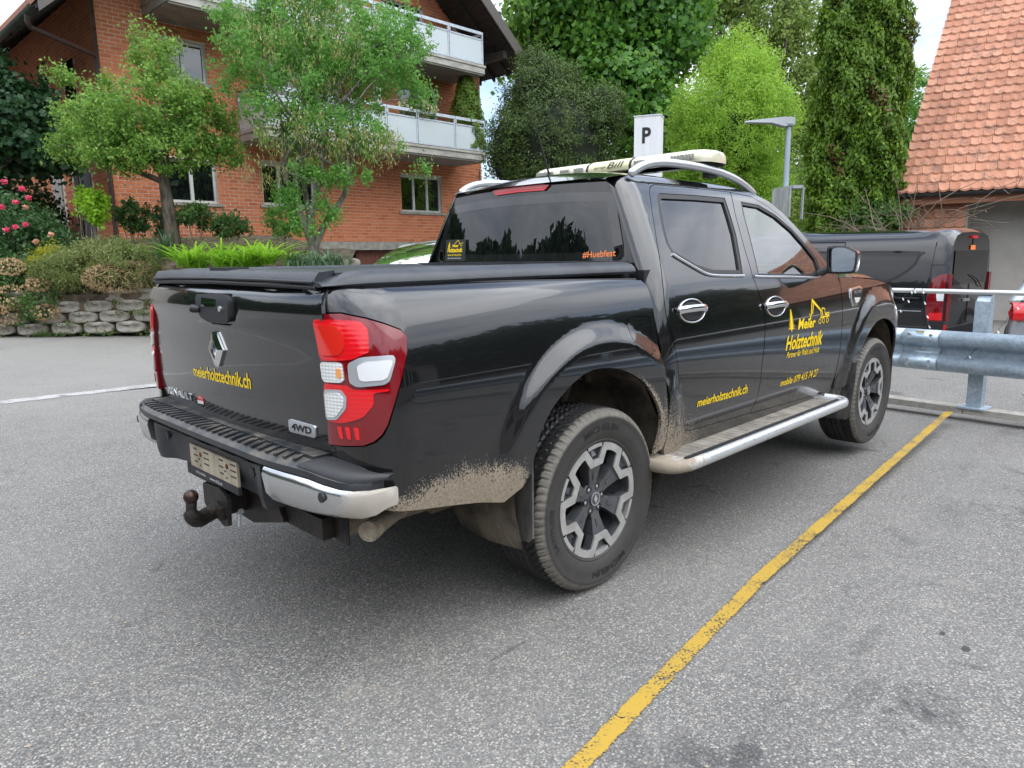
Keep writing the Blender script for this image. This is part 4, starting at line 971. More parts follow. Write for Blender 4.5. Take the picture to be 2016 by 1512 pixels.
# ---- mud flaps
for sd in (1, -1):
    V = []
    for x, pts in ((-.425, [(-.925,.66),(-.925,.345),(-.905,.325),(-.655,.315),(-.632,.335),(-.632,.60)]),):
        mb = MB(); n = len(pts)
        P4 = [(x-.03*((z-.3)/.35)*0+ (0.04 if z > .55 else 0)*0, y*sd, z) for y, z in pts]
        mb.add(P4+[(a+.010, b, c) for a, b, c in P4], [tuple(range(n)), tuple(range(n, 2*n))[::-1]]+[(i, (i+1) % n, n+(i+1) % n, n+i) for i in range(n)])
        mb.build('mud_flap', M['flap'], TRUCK, None, .002)
    mb = MB(); pts = [(-.955,.655),(-.945,.29),(-.925,.265),(-.79,.258),(-.765,.275),(-.765,.50)]; n = len(pts)
    P4 = [(2.615+(z-.26)*.10, y*sd, z) for y, z in pts]
    mb.add(P4+[(a+.012, b, c) for a, b, c in P4], [tuple(range(n)), tuple(range(n, 2*n))[::-1]]+[(i, (i+1) % n, n+(i+1) % n, n+i) for i in range(n)])
    mb.build('mud_flap', M['flap'], TRUCK, None, .002)
# ---- side steps
for sd in (1, -1):
    y_ = lambda v: v*sd
    lo, hi = sorted((y_(-.86), y_(-1.015)))
    ST = MB().box((.42,lo,.452),(2.20,hi,.470)).build('side_step', M['step_tread'], TRUCK, None, .003)
    mb = MB()
    for k in range(34): mb.box((.48+k*.0505,lo+.01,.469),(.48+k*.0505+.020,hi-.01,.4712))
    mb.build('tread_rib', M['step_tread'], ST, None, 0, kind=None)
    pts = smoothpts([(.37,y_(-.84),.452),(.355,y_(-.93),.452),(.375,y_(-1.0),.452),(.45,y_(-1.036),.452),(.6,y_(-1.042),.452),(1.4,y_(-1.042),.452),(2.10,y_(-1.042),.452),(2.25,y_(-1.035),.452),(2.30,y_(-.99),.455),(2.29,y_(-.90),.46)], 5)
    MB().tube(pts, .026, 12, sq=(.95, 1.1)).build('step_rail', M['step_silver'], ST, 50)
    MB().box((.365,lo,.430),(.48,hi,.474)).build('step_end', M['step_silver'], ST, 40, .012)
    MB().box((2.18,lo,.434),(2.28,hi,.474)).build('step_end', M['step_silver'], ST, 40, .012)
    lo2, hi2 = sorted((y_(-1.005), y_(-1.022))); MB().box((.47,lo2,.468),(2.2,hi2,.480)).build('step_edge_strip', M['rubber'], ST, None, .003)
# ---- wheels
def tyre_mesh():
    prof = [(.232,-.100),(.240,-.112),(.252,-.118),(.256,-.1165),(.262,-.120),(.285,-.128),(.310,-.132),(.335,-.1315),(.339,-.1335),(.350,-.132),(.360,-.127),(.370,-.119),(.3765,-.110)]
    tr = [(.3790+.0055*math.cos(a*1.0), y) for a, y in [(abs(q)/.1*1.2, q) for q in [(-.1015+i*.0070) for i in range(30)]]]
    allp = prof+tr+[(r, -y) for r, y in prof[::-1]]; n = len(allp); NS = 440; V = np.zeros((NS, n, 3))
    NB_ = 74
    for i in range(NS):
        th = 2*pi*i/NS; u = th/(2*pi)*NB_
        for j, (r, y) in enumerate(allp):
            if r > .3495 and abs(y) < .1325:
                ay = abs(y); g = 0
                if ay < .104:
                    if abs(ay-.036) < .0048: g = 1
                    if abs(y+.004*math.sin(u*pi)) < .0035: g = 1
                    ph = (u+ (ay*26 if ay > .036 else y*40)) % 1.0
                    if ph < (.30 if ay > .036 else .24): g = max(g, .9)
                    ph2 = (u*2+ay*30) % 1.0
                    if ph2 < .2: g = max(g, .35)
                else:
                    ph = (u+ .104*26) % 1.0
                    if ph < .30: g = .75 if r > .36 else .35
                    if (u*2+.3) % 1.0 < .2: g = max(g, .3)
                r = r-.0085*g
            V[i, j] = (r*math.cos(th), y, r*math.sin(th))
    F = []
    for i in range(NS):
        a, b = i*n, ((i+1) % NS)*n
        F += [(a+j, a+j+1, b+j+1, b+j) for j in range(n-1)]
    me = D.meshes.new('tyre'); me.from_pydata(V.reshape(-1, 3).tolist(), [], F); me.update(); me.shade_smooth()
    me.set_sharp_from_angle(angle=math.radians(40)); me.materials.append(M['tyre']); return me
TY = tyre_mesh()
R0 = .241
def rimpoly():
    """zig-zag machined face in sectors of 60 degrees, radius 1"""
    out, inn = [], []
    for k in range(6):
        a0 = pi/3*k+pi/2
        def pl(r, t): # r along the spoke axis, t tangential
            return (r*math.cos(a0)-t*math.sin(a0), r*math.sin(a0)+t*math.cos(a0))
        for r, t in ((1.0*math.cos(.24), -math.sin(.24)), (.735, -.075), (.735, .075), (1.0*math.cos(.24), math.sin(.24))): out.append(pl(r, t))
        for r, t in ((.86*math.cos(.335), -.86*math.sin(.335)), (.615, -.165), (.615, .165), (.86*math.cos(.335), .86*math.sin(.335))): inn.append(pl(r, t))
        for q in range(1, 6):
            an = a0+.24+(pi/3-.48)*q/6; out.append((math.cos(an), math.sin(an)))
            bn = a0+.335+(pi/3-.67)*q/6; rr = .875; inn.append((rr*math.cos(bn), rr*math.sin(bn)))
    return out, inn
def make_wheel(rot):
    root = D.objects.new('wheel', None); COL.objects.link(root); root.empty_display_size = .1
    t = D.objects.new('tyre', TY); COL.objects.link(t); t.parent = root
    out, inn = rimpoly(); n = len(out); c, s = math.cos(rot), math.sin(rot)
    P3 = lambda p, y: (R0*(p[0]*c-p[1]*s), y, R0*(p[0]*s+p[1]*c))
    def ringo(name, o_, i_, y0, y1, m, bev=0):
        V = [P3(p, y0) for p in o_]+[P3(p, y0) for p in i_]+[P3(p, y1) for p in o_]+[P3(p, y1) for p in i_]; k = len(o_)
        F = []
        for i in range(k):
            j = (i+1) % k; F += [(i, j, k+j, k+i), (2*k+i, 3*k+i, 3*k+j, 2*k+j), (i, 2*k+i, 2*k+j, j), (k+i, k+j, 3*k+j, 3*k+i)]
        bm = bmesh.new(); vv = [bm.verts.new(v) for v in V]; [bm.faces.new([vv[a] for a in f]) for f in F]
        return bmobj(name, bm, m, root, None, bev)
    ringo('rim_face', out, inn, -.1145, -.108, M['rim_face'], .0008)
    ringo('rim_web', out, inn, -.108, -.07, M['rim_dark'])
    mb = MB(); 
    # spokes
    for k in range(6):
        a0 = pi/3*k+pi/2
        def pl(r, t): return (r*math.cos(a0)-t*math.sin(a0), r*math.sin(a0)+t*math.cos(a0))
        q = [(.16,-.10,-.082),(.16,.10,-.082),(.36,.105,-.092),(.36,-.105,-.092),(.63,.17,-.105),(.63,-.17,-.105)]
        V = [P3(pl(r, t), y) for r, t, y in q]+[P3(pl(r, t), y+.05) for r, t, y in q]
        mb.add(V, [(0,1,2,3),(3,2,4,5),(6,9,8,7),(9,11,10,8),(0,3,9,6),(3,5,11,9),(1,7,8,2),(2,8,10,4),(5,4,10,11)])
        V = [P3(pl(r, t), y) for r, t, y in ((.36,-.028,-.0965),(.36,.028,-.0965),(.50,.028,-.1015),(.50,-.028,-.1015),(.36,-.028,-.088),(.36,.028,-.088),(.50,.028,-.094),(.50,-.028,-.094))]
        mb.add(V, [(0,1,2,3),(4,7,6,5),(0,4,5,1),(1,5,6,2),(2,6,7,3),(3,7,4,0)])
        # pocket in the notch
        V = [P3(pl(r, t), y) for r, t, y in ((.735,-.075,-.088),(.735,.075,-.088),(.985,.225,-.098),(.985,-.225,-.098))]; mb.add(V, [(0,1,2,3)])
        V = [P3(pl(r, t), y) for r, t, y in ((.79,-.06,-.104),(.79,.06,-.104),(.90,.02,-.090),(.90,-.02,-.090))]; mb.add(V, [(0,1,2,3)])
    mb.build('spokes', M['rim_dark'], root, None, .002)
    for k in range(6):
        a0 = pi/3*k+pi/2+rot; V = []; m_ = 7; mb = MB()
        for rr, y in ((.935, -.1125), (1.0, -.1125), (1.0, -.09), (.935, -.09)):
            for q in range(m_): an = a0-.19+.38*q/(m_-1); V.append((R0*rr*math.cos(an), y, R0*rr*math.sin(an)))
        F = [(r_*m_+q, r_*m_+q+1, ((r_+1) % 4)*m_+q+1, ((r_+1) % 4)*m_+q) for r_ in range(4) for q in range(m_-1)]; mb.add(V, F)
        mb.build('rim_lip', M['rim_face'], root)
    MB().lathe([(.241,-.107),(.2425,-.112),(.246,-.112),(.246,-.09),(.240,-.085),(.222,-.07),(.215,.0),(.222,.10),(.24,.11)], (0,0,0), 1, 64, False).build('rim_barrel', M['rim_dark'], root, 40)
    hub = MB().lathe([(.050,-.04),(.068,-.062),(.070,-.078),(.062,-.086),(.030,-.088),(.029,-.092)], (0,0,0), 1, 36).build('hub', M['rim_dark'], root, 30)
    MB().lathe([(.029,-.088),(.029,-.0955),(.0255,-.097)], (0,0,0), 1, 28).build('centre_cap', M['rim_dark'], hub, 30)
    ringsol = MB().lathe([(.0275,-.094),(.0285,-.098),(.0250,-.098),(.0245,-.094)], (0,0,0), 1, 28).build('cap_ring', M['alu'], hub, 30)
    dm = MB(); dm.prism([(.0,.019),(.011,.0),(.0,-.019),(-.011,.0)], -.0990, -.097, 1); dm.build('cap_diamond', M['alu'], hub)
    for k in range(6):
        a = pi/3*k+pi/3*.5+pi/2+rot; cx, cz = .053*math.cos(a), .053*math.sin(a)
        MB().lathe([(.0155,-.060),(.0155,-.0885),(.0125,-.0887),(.0118,-.074)], (cx,0,cz), 1, 18).build('lug_recess', M['black'], hub, 30)
        MB().lathe([(.0085,-.06),(.0085,-.084),(.005,-.087)], (cx,0,cz), 1, 6).build('wheel_nut', M['alu'], hub, 30)
    MB().lathe([(.145,-.02),(.145,-.03)], (0,0,0), 1, 40).build('brake_disc', M['frame'], root, 30)
    # sidewall lettering
    for body, a0, r0, r1, span in (('MICHELIN', 1.95, .296, .322, .72), ('MICHELIN', -1.05, .296, .322, .72), ('LATITUDE', 3.6, .298, .318, .6)):
        v, f, lo, hi = text_mesh(body, .01, 2)
        V = []
        for x, y in v:
            an = a0-x*span+rot*0; r = r0+(r1-r0)*(y-lo)/(hi-lo); V.append((r*math.cos(an), -.1338, r*math.sin(an)))
        mobj('sidewall_lettering', V, f, M['rubber'], t, False)
    return root
w1 = make_wheel(.10)
w2 = make_wheel(.55)
for o, p, rz in ((w1, (0,-.785,.3785), 0), (w2, (3.13,-.785,.3785), 0)):
    o.location = p; o.parent = TRUCK
for src, p in ((w1, (0,.785,.3785)), (w2, (3.13,.785,.3785))):
    c = copy_tree(src, TRUCK); c.location = p; c.rotation_euler = (0, 0, pi)
# ================================================================ GROUND
rng = np.random.default_rng(7); RG = random.Random(11)
def dsst(t): return t*t*(3-2*t) if 0 < t < 1 else (0. if t <= 0 else 1.)
def gz_(x, y):
    z = 0
    if x > 5.2: z -= .27*dsst((x-5.2)/3.0)
    d = math.hypot(x, y)
    if d > 45: z += 0
    return z
def axis_pts(lo, hi, c0, c1, fine, coarse):
    o = [lo]
    while o[-1] < hi: o.append(o[-1]+(fine if c0-.1 <= o[-1] < c1 else coarse))
    return o
gxs = axis_pts(-300, 300, 4, 10, .5, 12); gys = [-300, -150, -60, -30, -15, -8, -4, 0, 4, 8, 15, 30, 60, 150, 300]
V = [(x, y, gz_(x, y)) for y in gys for x in gxs]; n = len(gxs)
mobj('ground', V, [(j*n+i, j*n+i+1, (j+1)*n+i+1, (j+1)*n+i) for j in range(len(gys)-1) for i in range(n-1)], M['asphalt'])['kind'] = 'structure'
def strip(name, pts, w_, m, z=.004):
    V = []; 
    for i, p in enumerate(pts):
        a = Vector(pts[max(i-1, 0)]); b = Vector(pts[min(i+1, len(pts)-1)]); d = (b-a).normalized(); q = Vector((-d.y, d.x))*w_/2
        V += [(p[0]+q.x, p[1]+q.y, z+gz_(p[0], p[1])), (p[0]-q.x, p[1]-q.y, z+gz_(p[0], p[1]))]
    o = mobj(name, V, [(2*i, 2*i+1, 2*i+3, 2*i+2) for i in range(len(pts)-1)], m); o['kind'] = 'structure'
    uv = o.data.uv_layers.new(name='UVMap')
    for l in o.data.loops: uv.data[l.index].uv = (l.vertex_index % 2, 0)
    return o
strip('yellow_line', [(4.63,-1.052),(2.5,-1.21),(.548,-1.356),(-.896,-1.527),(-3.5,-1.84),(-7,-2.26)], .078, M['yellow_line'])
strip('white_line', [(-9,6.9),(-4,6.35),(-.9,6.02),(2.5,5.66),(4.4,5.45)], .30, M['white_line'])
mb = MB()
for k in range(16):
    y0 = 1.9-k*1.0; x0 = 4.93-(y0)*(-.08)*0+.0
    xa = 4.985+.085*(y0+.5); xb = 4.985+.085*(y0-.5)
    V = [(xa-.075,y0,-.05),(xa+.075,y0,-.05),(xb+.075,y0-.995,-.05),(xb-.075,y0-.995,-.05),(xa-.075,y0,.006),(xa+.075,y0,.006),(xb+.075,y0-.995,.006),(xb-.075,y0-.995,.006)]
    mobj('kerb', V, [(0,1,2,3),(4,7,6,5),(0,4,5,1),(1,5,6,2),(2,6,7,3),(3,7,4,0)], M['concrete'], None, False)['kind'] = 'structure'
def debris(name, n, fx, smin, smax, m, seed=3):
    r = np.random.default_rng(seed); V = []; F = []
    for k in range(n):
        x, y = fx(r); s = r.uniform(smin, smax); a = r.uniform(0, 6.28); z = gz_(x, y)+.005*(4.85 < x < 5.1)
        c, s_ = math.cos(a)*s, math.sin(a)*s; b = len(V)
        V += [(x+c, y+s_, z+.002), (x-s_*.6, y+c*.6, z+.002), (x-c, y-s_, z+.002), (x+s_*.6, y-c*.6, z+.002), (x, y, z+s*.7)]
        F += [(b, b+1, b+4), (b+1, b+2, b+4), (b+2, b+3, b+4), (b+3, b, b+4)]
    o = mobj(name, V, F, m, None, False); o['kind'] = 'stuff'; o['label'] = 'small grit and dry crumbs lying on the asphalt'; o['category'] = 'grit'; return o
debris('grit', 2600, lambda r: ((r.uniform(-2.5, 6), r.uniform(-6, 7)) if r.random() < .7 else (4.98+r.normal(0, .16), r.uniform(-5, 2))), .003, .010, mat('grit', (.33, .28, .22), .9))
# ================================================================ LEAF BUILDERS
LM = {
 'apple': leafmat('apple_leaf', (.025,.075,.012), (.115,.25,.035), (.36,.52,.11), .38),
 'lab': leafmat('laburnum_leaf', (.035,.12,.020), (.11,.28,.05), (.26,.48,.10), .42),
 'pod': leafmat('laburnum_pod', (.20,.22,.06), (.30,.31,.10), (.40,.37,.16), .3),
 'maple': leafmat('dark_maple_leaf', (.010,.038,.012), (.020,.065,.020), (.045,.11,.035), .25),
 'plane': leafmat('broad_maple_leaf', (.020,.075,.010), (.070,.195,.024), (.24,.44,.07), .4, .4, .35),
 'yew': leafmat('yew_needle', (.018,.040,.009), (.052,.095,.019), (.14,.20,.042), .2, .3, 1.2),
 'birch': leafmat('bright_willow_leaf', (.12,.24,.025), (.24,.41,.045), (.42,.60,.09), .45, .3, .5),
 'back': leafmat('pale_lime_leaf', (.06,.11,.018), (.17,.26,.045), (.36,.44,.12), .35, .4, .5),
 'thuja': leafmat('thuja_scale', (.028,.080,.007), (.105,.20,.016), (.23,.35,.035), .25, .3, 1.0),
 'thuja_b': leafmat('thuja_brown', (.10,.05,.015), (.16,.08,.03), (.20,.11,.04), .2),
 'spruce': leafmat('dwarf_spruce', (.035,.085,.008), (.10,.19,.018), (.20,.30,.03), .2),
 'rose': leafmat('rose_leaf', (.022,.062,.020), (.05,.12,.035), (.10,.19,.06), .3),
 'petal': leafmat('pink_petal', (.62,.03,.10), (.75,.07,.17), (.85,.20,.28), .3),
 'petal_o': leafmat('faded_petal', (.55,.25,.16), (.65,.33,.22), (.7,.45,.35), .3),
 'broom': leafmat('yellow_broom', (.12,.16,.02), (.32,.33,.02), (.50,.46,.03), .3),
 'lav': leafmat('lavender_stem', (.05,.11,.028), (.15,.21,.055), (.33,.33,.13), .3),
 'dry': leafmat('dry_flower', (.32,.22,.10), (.45,.32,.18), (.60,.45,.28), .3),
 'cream': leafmat('cream_flower', (.45,.45,.20), (.60,.58,.30), (.70,.66,.45), .3),
 'day': leafmat('daylily_blade', (.09,.22,.012), (.20,.42,.02), (.33,.55,.05), .4, .5),
 'iris': leafmat('iris_blade', (.06,.13,.07), (.13,.23,.12), (.24,.33,.20), .3),
 'yucca': leafmat('yucca_blade', (.025,.055,.03), (.06,.11,.055), (.15,.21,.12), .25),
 'lime': leafmat('lime_shrub_leaf', (.12,.27,.012), (.24,.45,.02), (.38,.58,.05), .4),
 'hedge': leafmat('garden_shrub_leaf', (.025,.07,.018), (.06,.135,.03), (.13,.22,.05), .3),
 'fruit': mat('green_apple_fruit', (.30,.36,.08), .4),
}
def unit(r, n):
    v = r.normal(size=(n, 3)); return v/np.linalg.norm(v, axis=1)[:, None]
def leaves(name, P, size, m, parent, r, asp=.55, up=.5, out=None, outw=0, svar=.35, fold=.25, axis=None):
    """one small folded leaf per point: two triangles pairs sharing the midrib"""
    n = len(P); nr = unit(r, n); nr[:, 2] = np.abs(nr[:, 2])*up+nr[:, 2]*(1-up)
    if out is not None: nr = nr+out*outw
    nr /= np.linalg.norm(nr, axis=1)[:, None]
    ax = unit(r, n) if axis is None else axis+unit(r, n)*.35
    ax = ax-nr*(ax*nr).sum(1)[:, None]; ax /= np.linalg.norm(ax, axis=1)[:, None]+1e-9
    sd = np.cross(nr, ax); s = (size*(1+r.uniform(-svar, svar, n)))[:, None]
    A = P-ax*s*.5; B = P+sd*s*asp*.5+nr*s*fold*.3; C_ = P+ax*s*.5; E_ = P-sd*s*asp*.5+nr*s*fold*.3
    V = np.stack([A, B, C_, E_], 1).reshape(-1, 3); me = D.meshes.new(name)
    me.vertices.add(4*n); me.vertices.foreach_set('co', V.astype(np.float32).ravel())
    i = np.arange(n)*4; L = np.stack([i, i+1, i+2, i, i+2, i+3], 1).ravel()
    me.loops.add(6*n); me.loops.foreach_set('vertex_index', L.astype(np.int32)); me.polygons.add(2*n)
    me.polygons.foreach_set('loop_start', (np.arange(2*n)*3).astype(np.int32))
    me.update(calc_edges=True); me.materials.append(m); o = D.objects.new(name, me); COL.objects.link(o); o.parent = parent
    return o
def clumps(r, ells, n, shell=.45, zbias=0):
    """clump centres in a union of ellipsoids (cx,cy,cz,rx,ry,rz), nearer the outside"""
    E_ = np.array(ells); w_ = E_[:, 3]*E_[:, 4]*E_[:, 5]; w_ = w_**(2/3); k = r.choice(len(E_), n, p=w_/w_.sum())
    u = unit(r, n); rad = (shell+(1-shell)*r.random(n)**.6)[:, None]
    return E_[k, :3]+u*E_[k, 3:]*rad, u
def crown(parent, r, ells, nc, nl, cr, size, m, name='crown', shell=.45, asp=.55, flat=1., droop=0, outw=.5, up=.5, tips=0):
    c, u = clumps(r, ells, nc, shell); cs = cr*(r.uniform(.55, 1.3, nc))
    k = np.repeat(np.arange(nc), nl); q = r.normal(size=(len(k), 3)); q[:, 2] *= flat
    P = c[k]+q*cs[k][:, None]*.55
    if droop: P[:, 2] -= droop*np.abs(r.normal(size=len(k)))
    return leaves(name, P, size, m, parent, r, asp, up, u[k], outw), c
def limb(mb, a, b, r0, r1, r, bend=.12, n=5):
    a, b = Vector(a), Vector(b); L = (b-a).length; pts = []
    o = [Vector(r.normal(size=3))*L*bend*.4 for _ in range(2)]
    for i in range(n+1):
        t = i/n; p = a.lerp(b, t)+o[0]*math.sin(pi*t)+o[1]*math.sin(2*pi*t)*.5; p.z += L*.06*math.sin(pi*t); pts.append(p)
    mb.tube(pts, [r0+(r1-r0)*i/n for i in range(n+1)], 6)
def tree(name, label, base, top, ells, nc, nl, cr, size, lm, bark='bark', tr=.12, nlimb=14, seed=1, group=None, forks=None, **kw):
    r = np.random.default_rng(seed); b = Vector(base); t = thing(name, label, 'tree', b, 0, group)
    el = [(e[0]-b.x, e[1]-b.y, e[2]-b.z, e[3], e[4], e[5]) for e in ells]
    cr_, cc = crown(t, r, el, nc, nl, cr, size, LM[lm], **kw)
    mb = MB(); tp = Vector(top)-b
    if forks:
        ends = []
        for f in forks:
            f = Vector(f)-b; limb(mb, (r.normal(0, tr*.5), r.normal(0, tr*.5), -.15), f, tr, tr*.45, r, .10, 7); ends.append(f)
    else:
        limb(mb, (0, 0, -.2), tp, tr*1.15, tr*.5, r, .05, 7); ends = [tp, tp*.8, tp*.65]
    for i in range(nlimb):
        c = cc[r.integers(len(cc))]; e = ends[i % len(ends)]; limb(mb, e, c, tr*.35, .008, r, .16)
    mb.build('trunk', M[bark], t, 60)
    return t
def bush(name, label, ells, nc, nl, cr, size, lm, base=None, seed=1, group=None, cat='shrub', stems=5, **kw):
    r = np.random.default_rng(seed); e0 = ells[0]; b = Vector(base or (e0[0], e0[1], e0[2]-e0[5])); t = thing(name, label, cat, b, 0, group)
    el = [(e[0]-b.x, e[1]-b.y, e[2]-b.z, e[3], e[4], e[5]) for e in ells]
    o, cc = crown(t, r, el, nc, nl, cr, size, LM[lm], 'foliage', **kw)
    if stems:
        mb = MB()
        for i in range(stems): limb(mb, (r.normal(0, .03), r.normal(0, .03), -.1), cc[r.integers(len(cc))], .014, .004, r, .1, 3)
        mb.build('stem', M['twig'], t)
    return t
def EL(px, py, Z, rx, ry=None, rz=None):
    p = at(px, py, Z); return (p.x, p.y, p.z, rx, ry or rx, rz or rx)
# ================================================================ BRICK APARTMENT HOUSE
A0 = math.radians(1.0); U = Vector((math.cos(A0), math.sin(A0), 0)); Vv = Vector((-math.sin(A0), math.cos(A0), 0)); P0 = Vector((3.664, 17.019, 0))
BLD = thing('apartment_house', 'orange brick apartment house with grey balconies, white windows and a dark overhanging gable roof', 'house', P0, A0)
# local frame: x along the facade, y into the house, z up
XW, YD = 12.5, 11.0
def zroof(s): return 13.75-.83*abs(s-6.2)
openings = [(1.30,2.60,2.92,4.02),(3.90,5.58,2.95,4.10),(8.80,10.55,2.92,4.10),(1.42,2.58,5.98,6.95),(8.85,10.50,4.78,6.95),(4.2,6.6,4.78,6.95),(8.3,10.0,7.62,9.45),(3.6,5.4,7.62,9.7)]
def grid_wall(rects, s0, s1, z0, z1, ztop=None):
    xs = sorted({s0, s1, *[q for r_ in rects for q in r_[:2] if s0 < q < s1]}); zs = sorted({z0, z1, *[q for r_ in rects for q in r_[2:] if z0 < q < z1]})
    out = []
    for i in range(len(xs)-1):
        for j in range(len(zs)-1):
            cx, cz = (xs[i]+xs[i+1])/2, (zs[j]+zs[j+1])/2
            if not any(a < cx < b and c < cz < d for a, b, c, d in rects): out.append((xs[i], xs[i+1], zs[j], zs[j+1]))
    return out
mb = MB()
for a, b, c, d in grid_wall(openings, 0, XW, 1.92, 9.7): mb.box((a, .006, c), (b, .34, d)) if d < 8.2 or (a > 1 and b < 11.3) else mb.prism([(a, c), (b, c), (b, min(d, zroof(b)-.35)), (a, min(d, zroof(a)-.35))], .006, .34, 1)
mb.prism([(1.0,9.7),(11.4,9.7),(6.2,13.3)], .006, .34, 1)
mb.build('wall', M['mortar'], BLD)
MB().box((.006,.34,1.92), (.34,YD,8.1)).box((XW-.34,.34,-.3), (XW-.012,YD,8.1)).box((.34,YD-.3,0), (XW-.34,YD,8.1)).build('side_wall', M['mortar'], BLD)
mb = MB(); mb.box((-.0,-.0,1.0),(6.35,.30,1.915)); mb.box((6.35,.0,1.66),(XW,.30,1.915)).box((8.75,.02,-.35),(XW,.30,1.66)); mb.build('plinth', M['concrete'], BLD)
GD = []
for k in range(14):
    x = 6.40+k*.168; q = MB().box((x,.16,-.30),(x+.158,.20,1.64)).build('garage_board', M['garage_door'], BLD, None, .003)
MB().box((6.35,.2,-.3),(8.75,.3,1.66)).build('garage_back', M['black'], BLD)
# bricks: pitch .265 x .0975
BWp, BHp = .265, .0975
bm = bmesh.new(); bmesh.ops.create_cube(bm, size=1); bmesh.ops.scale(bm, vec=(BWp-.018, .10, BHp-.018), verts=bm.verts)
bmesh.ops.translate(bm, vec=(0, .05, 0), verts=bm.verts); bmesh.ops.delete(bm, geom=[f for f in bm.faces if f.normal.y > .5], context='FACES_ONLY')
BM_ = D.meshes.new('brick'); bm.to_mesh(BM_); bm.free(); BM_.materials.append(M['brick'])
cells = []
nrow = int((9.9-1.92)/BHp)
for j in range(nrow+36):
    z = 1.925+(j+.5)*BHp
    for i in range(-1, 48):
        x = (i+.5*(j % 2))*BWp; a, b = max(x, 0), min(x+BWp, XW)
        if b-a < .05: continue
        for (o0, o1, o2, o3) in openings:
            if o2-.02 < z < o3+.02:
                if o0 < b and a < o0: b = min(b, o0)
                if a < o1 and b > o1: a = max(a, o1)
                if a >= o0 and b <= o1: a = b
        if b-a < .04: continue
        if z > zroof(a)-.24 or z > zroof(b)-.24: continue
        cells.append((a, b, z))
def inframe(x, z):
    p = P0+U*x; p.z = z; d = p-Vector(CAM); zc = d.dot(CF); return 1008+FPX*d.dot(CR)/zc, 756-FPX*d.dot(CU)/zc, zc
scored = []
for k, (a, b, z) in enumerate(cells):
    px, py, zc = inframe((a+b)/2, z)
    hid = (85 < px < 470 and 60+max(0, 300-px)*.4 < py < 330) or (450 < px < 800 and py < 330)
    if b-a > BWp-.01 and py > 4: scored.append((zc+(6 if hid else 0), k))
single = {k for _, k in sorted(scored)[:300]}
mb = MB(); jr = random.Random(3)
for k, (a, b, z) in enumerate(cells):
    if k in single:
        o = D.objects.new('brick', BM_); COL.objects.link(o); o.parent = BLD; o.location = ((a+b)/2, jr.uniform(-.003, .001), z)
    else:
        y0 = jr.uniform(-.003, .001); mb.add([(a+.006,y0,z-BHp/2+.006),(b-.006,y0,z-BHp/2+.006),(b-.006,y0,z+BHp/2-.006),(a+.006,y0,z+BHp/2-.006),(a+.006,.02,z-BHp/2+.006),(b-.006,.02,z-BHp/2+.006),(b-.006,.02,z+BHp/2-.006),(a+.006,.02,z+BHp/2-.006)], [(0,1,2,3),(4,5,1,0),(3,2,6,7),(4,0,3,7),(1,5,6,2)])
def raw(mb, name, m, parent, kind=None):
    o = mobj(name, mb.v, mb.f, m, parent, False)
    if kind: o['kind'] = kind
    return o
raw(mb, 'brickwork', M['brick'], BLD, 'stuff')
mb = MB(); sideop = [(1.6,3.1,1.9,4.1),(4.2,5.2,1.9,4.1),(2.0,2.9,5.2,6.6),(4.4,5.2,5.4,6.6)]
for j in range(63):
    z = 1.925+(j+.5)*BHp
    for i in range(-1, 40):
        y = (i+.5*(j % 2))*BWp; a, b = max(y, 0), y+BWp
        if any(o0-.1 < (a+b)/2 < o1+.1 and o2 < z < o3 for o0, o1, o2, o3 in sideop): continue
        mb.add([(0,a+.006,z-BHp/2+.006),(0,b-.006,z-BHp/2+.006),(0,b-.006,z+BHp/2-.006),(0,a+.006,z+BHp/2-.006),(.02,a+.006,z-BHp/2+.006),(.02,b-.006,z-BHp/2+.006),(.02,b-.006,z+BHp/2-.006),(.02,a+.006,z+BHp/2-.006)], [(0,3,2,1),(4,0,1,5),(3,7,6,2),(4,7,3,0),(1,2,6,5)])
raw(mb, 'side_brickwork', M['brick'], BLD, 'stuff')
MB().box((-.02,1.65,1.95),(.05,2.5,4.05)).build('entrance_panel', M['plaster_dark'], BLD)
MB().box((-.02,2.62,1.95),(.05,3.05,4.05)).build('entrance_door', M['dark_wood'], BLD)
MB().box((-.02,4.25,1.95),(.05,5.15,4.05)).build('side_panel', M['plaster'], BLD)
for a in ((2.02,2.88,5.22,6.58),(4.42,5.18,5.42,6.58)): MB().box((-.01,a[0],a[2]),(.04,a[1],a[3])).build('side_window', M['glass_house'], BLD)
def window(o, panes, sill=True, depth=.13, dark=True):
    a, b, c, d = o; mb = MB(); f = .065
    mb.box((a, depth-.03, c), (b, depth+.05, c+f)).box((a, depth-.03, d-f), (b, depth+.05, d)).box((a, depth-.03, c+f), (a+f, depth+.05, d-f)).box((b-f, depth-.03, c+f), (b, depth+.05, d-f))
    for k in range(1, panes): x = a+(b-a)*k/panes; mb.box((x-.045, depth-.03, c+f), (x+.045, depth+.05, d-f))
    w_ = mb.build('window', M['win_frame'], BLD, None, .004)
    for k in range(panes):
        x0 = a+(b-a)*k/panes+.05; x1 = a+(b-a)*(k+1)/panes-.05
        MB().box((x0, depth+.005, c+f-.005), (x1, depth+.012, d-f+.005)).build('pane', M['glass_house'], w_)
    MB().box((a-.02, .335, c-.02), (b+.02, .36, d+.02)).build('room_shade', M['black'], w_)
    if sill: MB().box((a-.12, -.045, c-.085), (b+.12, depth+.05, c-.006)).build('sill', M['concrete'], w_, None, .004)
    MB().box((a-.0, .0, d), (b+.0, .01, d+.012)).build('lintel_edge', M['mortar'], w_)
for o, p in zip(openings, (2, 3, 3, 2, 2, 3, 2, 2)): window(o, p, o[2] not in (4.78, 7.62))
